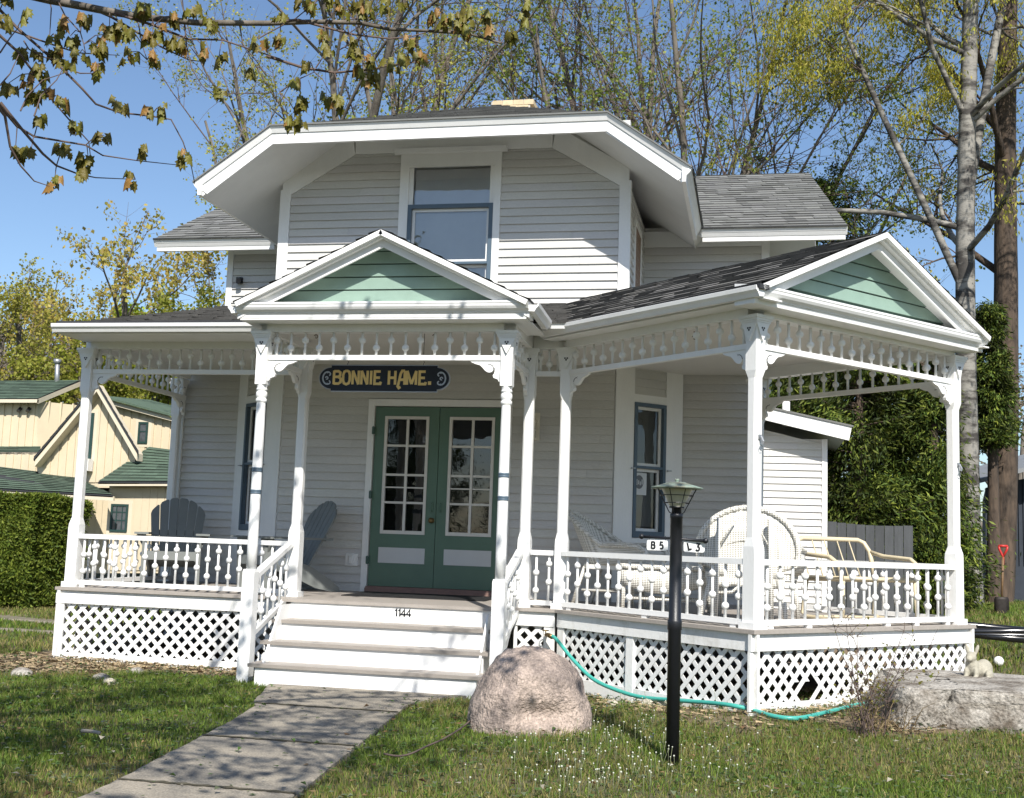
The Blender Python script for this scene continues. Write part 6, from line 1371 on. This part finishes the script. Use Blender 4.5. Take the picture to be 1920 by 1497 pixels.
# ---- lamp post
ly = 7.463; lx = -.478
lp = thing('lamp_post', 'black garden lamp post with a verdigris cone cap and a cross bar of lot signs', 'lamp post', (lx, ly, 0)); ztl = lambda py: at(1262, py, y=ly).z
BP_ = lambda mb, n, m, p=None: mb.build(n, m, p or lp)
z1, z2, z3 = ztl(1182), ztl(1165), ztl(963)
mb = MB(); mb.smooth = True; mb.lathe([(.0405, -.1), (.0405, z1), (.045, z1 + .005), (.045, z2), (.043, z2 + .008), (.0385, z2 + .012), (.0385, z3 - .03), (.0405, z3 - .028), (.0405, z3 - .005), (.036, z3)], (lx, ly, 0), 24); BP_(mb, 'pole', IRON)
mb = MB(); mb.smooth = True; zb_ = ztl(958); zt_ = ztl(917); mb.lathe([(.031, z3 - .01), (.031, ztl(953)), (.047, ztl(953)), (.047, ztl(950)), (.02, ztl(949.5))], (lx, ly, 0), 20); BP_(mb, 'lamp_neck', IRON)
GLM = mat('milky_lamp_glass', (.52, .50, .38), .3, .1, 6, spec=.5)
mb = MB(); mb.smooth = True; mb.lathe([(.043, ztl(951)), (.098, zt_ + .004)], (lx, ly, 0), 24, caps=False); BP_(mb, 'lamp_glass', GLM)
VERD = mat('verdigris_copper', (.22, .30, .25), .6, base2=(.16, .14, .10), scale=14, thr=(.35, .6), bump=.2, bscale=60)
mb = MB(); mb.smooth = True; mb.lathe([(.15, zt_ - .002), (.162, zt_ + .002), (.163, zt_ + .008), (.10, zt_ + .026), (.05, zt_ + .042), (.014, ztl(907.5)), (.008, ztl(904)), (.014, ztl(901)), (.016, ztl(899)), (.012, ztl(898))], (lx, ly, 0), 32); BP_(mb, 'lamp_cap', VERD)
mb = MB(); rb_, rt_ = .046, .112
for k in range(8):
    a = 2 * math.pi * (k + .5) / 8 + .1; c, s = math.cos(a), math.sin(a); mb.tube([(lx + .036 * c, ly + .036 * s, z3 + .0), (lx + .05 * c, ly + .05 * s, z3 + .008), (lx + .128 * c, ly + .128 * s, zt_)], .0028, 5)
for f in (.40, .72): r_ = .05 + .078 * f; zz = z3 + .008 + (zt_ - z3 - .008) * f; mb.tube([(lx + r_ * math.cos(a), ly + r_ * math.sin(a), zz) for a in np.linspace(0, 2 * math.pi, 25)], .0026, 5)
BP_(mb, 'wire_cage', IRON)
bl, br_ = at(1203, 1006, y=ly + .02), at(1323, 1014.5, y=ly - .02); mb = MB(); mb.smooth = True; mb.tube([bl, br_], .0085, 10); mb.ball(bl, .0175, 12); mb.ball(br_, .0175, 12); BP_(mb, 'sign_bar', IRON)
def lot_sign(txt, p0, p1, label, tilts):
    a, b = at(*p0, y=ly - .002), at(*p1, y=ly - .002); o_ = thing('lot_sign', label, 'sign', ((a.x + b.x) / 2, ly, b.z)); W_, H_ = b.x - a.x, a.z - b.z; r = .012
    pts = [(a.x + r + (W_ - 2 * r) * (q[0]) + r * math.cos(t), b.z + r + (H_ - 2 * r) * q[1] + r * math.sin(t)) for q, t0_ in (((1, 0), -math.pi / 2), ((1, 1), 0), ((0, 1), math.pi / 2), ((0, 0), math.pi)) for t in np.linspace(t0_, t0_ + math.pi / 2, 4)]
    mb = MB(); mb.prism([(p[0], p[1]) for p in pts], .005, (0, ly - .002, 0)); mb.build('plate', mat('white_sign_plate', (.82, .82, .8), .4), o_)
    mb = MB()
    for ch, (fx, rot_) in zip(txt, tilts):
        c, s = math.cos(rot_), math.sin(rot_); sz = H_ * .70; ox, oz = a.x + W_ * fx, b.z + H_ * .16
        for k, stt in enumerate(GL[ch]): mb.ribbon([(ox + (p[0] * c - p[1] * s) * sz * .8, oz + (p[0] * s + p[1] * c) * sz) for p in stt], .0105, .002 + .0004 * k, lambda u, w_, d: (u, ly - .002 - d, w_))
    mb.build('lettering', IRON, o_)
    for fx in (.12, .88): mb = MB(); x = a.x + W_ * fx; zz = bl.z + (br_.z - bl.z) * (x - bl.x) / (br_.x - bl.x); mb.tube([(x, ly, a.z - .008), (x, ly - .003, zz + .012)], .0018, 5); mb.build('wire_hook', IRON, o_)
lot_sign('B5', (1213, 1012.5), (1252, 1033), 'small white plate lettered B 5 hanging left of the lamp pole', [(.22, -.03), (.62, -.06)])
lot_sign('L3', (1282, 1015), (1321, 1036.5), 'small white plate lettered L 3 with a slanting L, right of the lamp pole', [(.24, .28), (.58, -.1)])

# ---- rocks
def rock(name, label, c, rx, ry, rz, mats, seed, e=2.2, amp=.10, fr=2.0, zb=-.15, cut=None, tilt=0, nu=120, nv=70, fine_=.012):
    U_, Vv = np.meshgrid(np.linspace(0, 2 * np.pi, nu, endpoint=False), np.linspace(-np.pi / 2, np.pi / 2, nv)); sp = lambda v: np.sign(v) * np.abs(v) ** (2 / e)
    X, Y, Z = sp(np.cos(Vv)) * sp(np.cos(U_)), sp(np.cos(Vv)) * sp(np.sin(U_)), sp(np.sin(Vv))
    n3 = lambda s, k: (fbm(X * 1.3 + Z * .7, Y * 1.3 - Z * .5, s, seed + k) + fbm(Z * 1.2 + Y * .4, X * 1.1 + Y * .3, s, seed + k + 1) - 1)
    d = 1 + amp * n3(fr, 0) + amp * .45 * n3(fr * 2.6, 5) + fine_ * 3 * n3(fr * 8, 9)
    X, Y, Z = X * d * rx, Y * d * ry, Z * d * rz
    if cut is not None: X, Y, Z = cut(X, Y, Z, n3)
    V = np.stack([X, Y, Z], -1).reshape(-1, 3); I = np.arange(nu * nv).reshape(nv, nu); In = np.roll(I, -1, 1)
    F = np.stack([I[:-1], In[:-1], In[1:], I[1:]], -1).reshape(-1, 4)
    o = link(name, np_mesh(name, V, F, mats, None, True)); o.location = c; o['label'] = label; o['category'] = 'rock'; return o
GRAN = mat('pink_gray_granite', (.43, .345, .29), .85, base2=(.165, .135, .12), scale=4.2, thr=(.36, .60), bump=2.6, bscale=38, fine=.38, detail=12)
GRAY_ = mat('gray_quarry_stone', (.385, .36, .32), .9, base2=(.12, .098, .075), scale=3.2, thr=(.36, .57), bump=3.0, bscale=30, fine=.34, detail=12)
def cutb(X, Y, Z, n3):
    f = np.minimum(0, (Y + .34 - .5 * (X - .05)) ) * ((X > -.02)); Y = Y - f * .75
    notch = np.exp(-((X - .14) / .17) ** 2 - ((Z - .10) / .07) ** 2); Y = Y + .07 * notch * (Y < 0); return X, Y, Z
bc = at(990, 1345, y=8.5); rock('boulder', 'rounded pink-gray granite boulder on the lawn beside the steps', (bc.x, 8.5, .03), .435, .44, .52, [GRAN], 3, 2.0, .12, 1.1, cut=cutb)
def cuts_(X, Y, Z, n3):
    top = .335 + .02 * n3(2.5, 2); Z = np.minimum(Z, top + .12 * (Z - top) * (Z > top)); led = (Y < -.2) * (Z < .24)
    Y = Y + .16 * np.exp(-((X + .28) / .13) ** 2) * (Y < 0) * np.clip((.30 - Z) / .2, 0, 1) + .10 * np.exp(-((X + .62) / .10) ** 2) * (Y < 0); X = X + np.where(X < -.6, .5 * np.clip(Z - .05, 0, 1), 0); return X, Y, Z
rock('stone_slab', 'big flat-topped gray quarry stone at the right corner of the pavilion', (1.93, 9.82, .02), 1.08, .78, .50, [GRAY_], 9, 6, .16, 1.9, cut=cuts_)
PALE = mat('pale_fieldstone', (.52, .47, .38), .8, .35, 9, bump=.5, bscale=40, fine=.15)
for i, (px, py, r, lb) in enumerate([(1217, 1320, .060, 'whitish fieldstone just left of the lamp pole, larger of the pair'), (1241, 1323, .045, 'whitish fieldstone touching the lamp pole in view'), (1368, 1343, .058, 'rounded tan stone under the green hose'), (1387, 1333, .07, 'flat gray stone the green hose lies over'), (1404, 1350, .042, 'smallest pale stone right of the tan one by the hose'), (1148, 1316, .05, 'half-buried pale stone right of the boulder'), (1330, 1328, .05, 'half-buried flat stone right of the lamp pole'), (42, 1259, .085, 'gray mossy stone at the left end of the straw bed'), (205, 1274, .05, 'flat pale stone among the straw by the left lattice'), (257, 1254, .06, 'gray stone in front of the left lattice middle'), (190, 1268, .07, 'dark lump of stone between straw and lawn')]):
    c = at(px, py, z=.03); rock('fieldstone', lb, (c.x, c.y, float(gh(c.x, c.y)) + .0), r * 1.15, r * .9, r * .75, [PALE if i not in (7, 9, 10) else GRAY_], 20 + i, 2.2, .18, 1.5, nu=28, nv=18)
# ---- stone rabbit on the slab
RAB = mat('weathered_cast_stone', (.40, .375, .30), .85, .25, 12, bump=.5, bscale=60, fine=.12)
def ell(mb, c, r, ax=(0, 0, 1), n=12):
    q = Vector((0, 0, 1)).rotation_difference(Vector(ax)).to_matrix().to_4x4(); M0 = mb.M; mb.M = (M0 or Matrix()) @ Matrix.Translation(c) @ q @ Matrix.Diagonal((*r, 1)); mb.lathe([(math.sin(math.pi * k / 10), -math.cos(math.pi * k / 10)) for k in range(11)], n=n); mb.M = M0
mb = MB()
ell(mb, (.03, .05, .075), (.072, .085, .075)); ell(mb, (.045, .075, .08), (.068, .075, .08)); ell(mb, (-.02, -.02, .095), (.055, .055, .085), (-.15, -.2, 1)); ell(mb, (-.025, -.045, .175), (.042, .05, .044)); ell(mb, (-.03, -.085, .165), (.027, .026, .024))
ell(mb, (-.058, -.02, .232), (.016, .010, .048), (-.25, .15, 1)); ell(mb, (.012, -.02, .232), (.016, .010, .048), (.30, .15, 1))
for x in (-.058, .015): ell(mb, (x, -.085, .02), (.022, .038, .020)); ell(mb, (x, -.06, .055), (.022, .026, .045))
ell(mb, (.095, .02, .045), (.032, .07, .045)); ell(mb, (.098, -.045, .016), (.024, .04, .016)); ell(mb, (-.05, .03, .045), (.032, .07, .045)); ell(mb, (.04, .135, .06), (.022, .02, .022))
rb = mb.build('stone_rabbit', RAB); md = rb.modifiers.new('join', 'REMESH'); md.mode = 'VOXEL'; md.voxel_size = .006; md.use_smooth_shade = True; m2 = rb.modifiers.new('soft', 'SMOOTH'); m2.factor = .5; m2.iterations = 4
rp = at(1830, 1277, y=10.05); rb.location = (rp.x, 10.05, .35); rb.rotation_euler = (0, 0, rad(-22)); rb['label'] = 'crouching gray cast-stone rabbit on top of the flat quarry stone'; rb['category'] = 'statue'

# ---- garden hose
TEAL = mat('teal_vinyl_hose', (.06, .38, .32), .35, .15, 10)
hz_ = [at(1032, 1192, y=10.72), at(1044, 1200, y=10.66), at(1075, 1238, y=10.5)] + [at(px, py, z=zz) for px, py, zz in ((1110, 1272, .10), (1150, 1292, .06), (1200, 1306, .05), (1262, 1312, .07), (1330, 1316, .10), (1372, 1321, .13), (1410, 1336, .12), (1450, 1348, .11), (1495, 1352, .11), (1545, 1342, .11), (1600, 1328, .11), (1640, 1322, .1))]
def smoothc(P, k=6):
    P = [Vector(p) for p in P]; out = []
    for i in range(len(P) - 1):
        p0, p1, p2, p3 = P[max(0, i - 1)], P[i], P[i + 1], P[min(len(P) - 1, i + 2)]
        for j in range(k):
            t = j / k; out.append(.5 * ((2 * p1) + (p2 - p0) * t + (2 * p0 - 5 * p1 + 4 * p2 - p3) * t * t + (3 * p1 - p0 - 3 * p2 + p3) * t ** 3))
    return out + [P[-1]]
_px = [(1110, 1272), (1150, 1292), (1200, 1307), (1262, 1313), (1330, 1318), (1372, 1323), (1410, 1337), (1450, 1349), (1495, 1353), (1545, 1343), (1600, 1329), (1640, 1323)]
_n2 = FP.to_3x3() @ Vector((-1, 0, 0))
def _lay(p):
    q = gat(*p) + Vector((0, 0, .022)); o = pav(-.15, 0)
    return atn(p[0], p[1], _n2, o) if (q - o).dot(_n2) < 0 and p[0] < 1400 else q
_g = [_lay(p) for p in _px]; y_a, y_b = hz_[2].y, min(_g[3].y, 10.0)
hz_ = hz_[:3] + [at(px, py, y=y_a + (y_b - y_a) * (px - 1075) / (1262 - 1075)) for px, py in _px[:3]] + _g[3:]
hs = thing('garden_hose', 'teal garden hose running from a brass tap in the lattice across the grass', 'hose', (hz_[3].x, hz_[3].y, 0))
mb = MB(); mb.smooth = True; mb.tube(smoothc(hz_), .017, 10); mb.build('hose', TEAL, hs)
h0 = hz_[0]; mb = MB(); mb.smooth = True; mb.tube([h0 + Vector((.02, -.02, -.01)), h0 + Vector((-.03, .02, .005))], [.022, .02], 10); mb.build('coupling', BRASS, hs)
mb = MB(); mb.smooth = True; mb.tube([h0 + Vector((-.02, .02, .0)), h0 + Vector((-.05, .05, .0)), h0 + Vector((-.06, .16, .0))], .015, 8); mb.tube([h0 + Vector((-.045, .03, .0)), h0 + Vector((-.05, .02, .04))], .006, 6); mb.tube([h0 + Vector((-.05 + .028 * math.cos(a), .02 + .028 * math.sin(a), .042)) for a in np.linspace(0, 6.28, 13)], .005, 6); tag(recenter(mb.build('water_tap', BRASS)), 'small brass outdoor tap poking through the lattice where the hose starts', 'tap')
# ---- right yard: shovel, ball, coiled black tubing
sq = gat(1880, 1150); sx_, sy_ = sq.x, sq.y; z0 = sq.z; sv = thing('shovel', 'long shovel with a red D-handle standing upright in the grass by the dark house', 'shovel', (sx_, sy_, z0)); REDP = mat('red_handle_plastic', (.45, .03, .025), .45)
sp0, sp1 = Vector((sx_ - .01, sy_, z0 + .22)), Vector((sx_ + .03, sy_ + .06, z0 + .84)); mb = MB(); mb.smooth = True; mb.tube([sp0, sp1], .017, 10); mb.build('shaft', mat('worn_shaft_wood', (.20, .12, .06), .6, .3, 20), sv)
mb = MB(); mb.smooth = True; t_ = Vector((sx_ + .034, sy_ + .07, z0 + 1.0)); mb.tube([sp1 - Vector((.004, .008, .13)), sp1, t_ + Vector((-.055, 0, -.05)), t_ + Vector((-.06, 0, 0))], .018, 8); mb.tube([sp1, t_ + Vector((.055, 0, -.05)), t_ + Vector((.06, 0, 0))], .018, 8); mb.tube([t_ + Vector((-.065, 0, 0)), t_ + Vector((.065, 0, 0))], .02, 8); mb.build('handle', REDP, sv)
mb = MB(); shell(mb, [[Vector((sx_ - .012 + u * wd, sy_ - .02 + .03 * u * u, z0 + z)) for u in (-1, -.5, 0, .5, 1)] for z, wd in ((.24, .09), (.2, .105), (.0, .105), (-.08, .05))], .006); mb.build('blade', mat('rusty_steel', (.045, .038, .034), .6, .4, 20, metal=.5), sv)
q = gat(1872, 1206); mb = MB(); mb.smooth = True; mb.ball((q.x, q.y, float(gh(q.x, q.y)) + .045), .052, 16); tag(recenter(mb.build('white_ball', mat('white_ball_plastic', (.8, .8, .78), .4))), 'small white ball on the grass right of the pavilion', 'ball')
mb = MB(); mb.smooth = True; Rc = random.Random(2); c0 = gat(1880, 1200)
for k in range(4): mb.tube([(c0.x + (.75 + .05 * k) * math.cos(a) + Rc.uniform(-.02, .02), c0.y + .45 + .4 * math.sin(a), c0.z + .02 + .022 * k + .025 * math.sin(a * 2 + k)) for a in np.linspace(0, 6.1, 40)], .036, 9)
tag(recenter(mb.build('black_tubing', mat('glossy_black_tubing', (.012, .012, .014), .18, spec=.7))), 'loose coil of shiny black tubing on the lawn in front of the shovel', 'tubing')
# ---- bare shrub in front of the right lattice
sb = at(1618, 1372, z=.08); Rs = np.random.default_rng(31); ls, lv_ = [], []
for k in range(15):
    a = Rs.uniform(0, 6.28); hgt = Rs.uniform(.3, .9); d = np.array([math.cos(a) * Rs.uniform(.05, .35), math.sin(a) * .18, 1.]); p = np.array([Rs.normal() * .06, Rs.normal() * .05, 0]); pts = [p]
    for j in range(6): d = d + Rs.normal(size=3) * .16; d[2] = max(d[2], .3); p = p + d / np.linalg.norm(d) * hgt / 6; pts.append(p)
    ls.append((pts, np.linspace(.0045, .0015, 7)))
    for j in range(2, 7):
        for _ in range(3): e_ = pts[j] + np.array([Rs.normal() * .07, Rs.normal() * .05, abs(Rs.normal()) * .06]); ls.append(([pts[j], (pts[j] + e_) / 2 + np.array([0, 0, .01]), e_], [.002, .0015, .001])); lv_.append(e_); lv_.append((pts[j] + e_) / 2)
shb = thing('bare_shrub', 'thin bare-stemmed shrub with tiny new leaves before the right lattice', 'shrub', (sb.x, sb.y, float(gh(sb.x, sb.y)))); link('stems', tubes_mesh('stems', ls, [TWIG], 4), shb)
link('foliage', leaf_mesh('foliage', np.array(lv_)[Rs.random(len(lv_)) < .6], .020, [LEAF], [(.14, .17, .03), (.25, .24, .05), (.3, .2, .08)], 3, 0), shb)
# dry tuft and small leafy bush at the end of the slab
tf = at(1650, 1375, z=.05); r = np.random.default_rng(4); ls = []
for k in range(70):
    a = r.uniform(0, 6.28); p = np.array([r.normal() * .13, r.normal() * .07, 0]); L = r.uniform(.08, .30); e_ = p + np.array([math.cos(a) * L * .8, math.sin(a) * L * .5, L * r.uniform(.2, .9)]); ls.append(([p, (p + e_) / 2 + np.array([0, 0, L * .25]), e_], [.003, .0025, .001]))
tg = link('dry_tuft', tubes_mesh('dry_tuft', ls, [mat('dry_stalks', (.26, .19, .10), .8, .4, 20)], 4)); tg.location = (tf.x, tf.y, float(gh(tf.x, tf.y)) - .01); tag(tg, 'tuft of dry bent stalks at the foot of the bare shrub', 'dry grass')
bb = at(1690, 1345, z=.1); ps = r.normal(size=(900, 3)) * np.array([.13, .09, .11]) + np.array([0, 0, .16]); bush = thing('small_bush', 'low green-tipped bush leaning on the left end of the quarry stone', 'bush', (bb.x - .02, bb.y - .05, .0)); link('foliage', leaf_mesh('foliage', ps[ps[:, 2] > 0], .03, [LEAF], [(.10, .13, .02), (.2, .2, .04), (.28, .2, .07)], 5, 0), bush)
link('stems', tubes_mesh('stems', [([(0, 0, 0), tuple(ps[k] * .6), tuple(ps[k])], [.004, .003, .001]) for k in range(0, 120)], [TWIG], 4), bush)
# ---- fallen twigs, white seed heads, straw
def stick(label, pl, r0, m):
    P = [at(*p, z=.055) for p in pl]; P = [Vector((p.x, p.y, float(gh(p.x, p.y)) + .05)) for p in P]; mb = MB(); mb.smooth = True; mb.tube(smoothc(P, 4), r0, 6); tag(recenter(mb.build('fallen_stick', m)), label, 'stick')
stick('long thin fallen twig lying from the path edge to the boulder', [(720, 1412), (745, 1416), (770, 1412), (800, 1398), (830, 1385), (862, 1366), (882, 1350)], .006, TWIG)
stick('short bleached stick lying on the left lawn', [(153, 1369), (170, 1370), (187, 1373)], .012, mat('bleached_stick', (.42, .37, .30), .8, .3, 30))
n = 240; rw = np.random.default_rng(12); fx = np.concatenate([rw.normal(1150, 95, n // 2), rw.normal(1290, 120, n // 4), rw.normal(1080, 90, n // 4)]); fy = np.concatenate([rw.normal(1390, 38, n // 2), rw.normal(1430, 35, n // 4), rw.normal(1465, 20, n // 4)])
ls, V, F = [], [], []; mbf = MB(); mbf.smooth = True
for px_, py_ in zip(fx, fy):
    p = at(px_, min(1497, max(1330, py_)), z=.05); z = float(gh(p.x, p.y)); hgt = rw.uniform(.06, .15); tx, ty = rw.normal(size=2) * .015
    if (p.x - bc.x) ** 2 + (p.y - 8.5) ** 2 < .18: continue
    mbf.mat = 1; mbf.tube([(p.x, p.y, z), (p.x + tx, p.y + ty, z + hgt)], .0016, 3); mbf.mat = 0; s = rw.uniform(.0035, .0068); mbf.lathe([(s * .2, -s), (s, 0), (s * .7, s * .8), (.0001, s)], (p.x + tx, p.y + ty, z + hgt), 6)
fo = mbf.build('white_wildflowers', [mat('white_seed_head', (.50, .51, .42), .8), mat('pale_stem', (.20, .22, .12), .8)]); stuff(fo); fo['label'] = 'scattered small white seed heads in the grass around the lamp post'; fo['category'] = 'wildflowers'
# straw and dead leaves on the bare soil
rs = np.random.default_rng(21); N_ = 60000; x, y = rs.uniform(-7.6, 2.2, N_), rs.uniform(8.2, 11.0, N_); d = dirt(x, y); ok = (rs.random(N_) < d * .55 * np.where(x > -4, .45, 1)) & ~onpath(x, y, .02); x, y = x[ok], y[ok]; n = len(x); z = gh(x, y) + rs.uniform(0, .02, n); a = rs.uniform(0, 6.28, n); L = rs.uniform(.01, .05, n); wv = rs.uniform(.002, .008, n)
ca, sa = np.cos(a), np.sin(a); V = np.stack([np.stack([x - ca * L - sa * wv, y - sa * L + ca * wv, z], -1), np.stack([x - ca * L + sa * wv, y - sa * L - ca * wv, z + .002], -1), np.stack([x + ca * L + sa * wv, y + sa * L - ca * wv, z + rs.uniform(0, .02, n)], -1), np.stack([x + ca * L - sa * wv, y + sa * L + ca * wv, z + .004], -1)], 1).reshape(-1, 3)
c = np.array([.34, .26, .15]) * rs.uniform(.4, 1.25, (n, 1)); so = link('straw_litter', np_mesh('straw_litter', V, np.arange(n * 4).reshape(-1, 4), [mat('dry_straw', (1, 1, 1), .8, col=True)], c)); stuff(so); so['label'] = 'dry straw and dead leaves on the bare strip along the porch'; so['category'] = 'straw'
for o in LOCAL:
    del o['local_space']
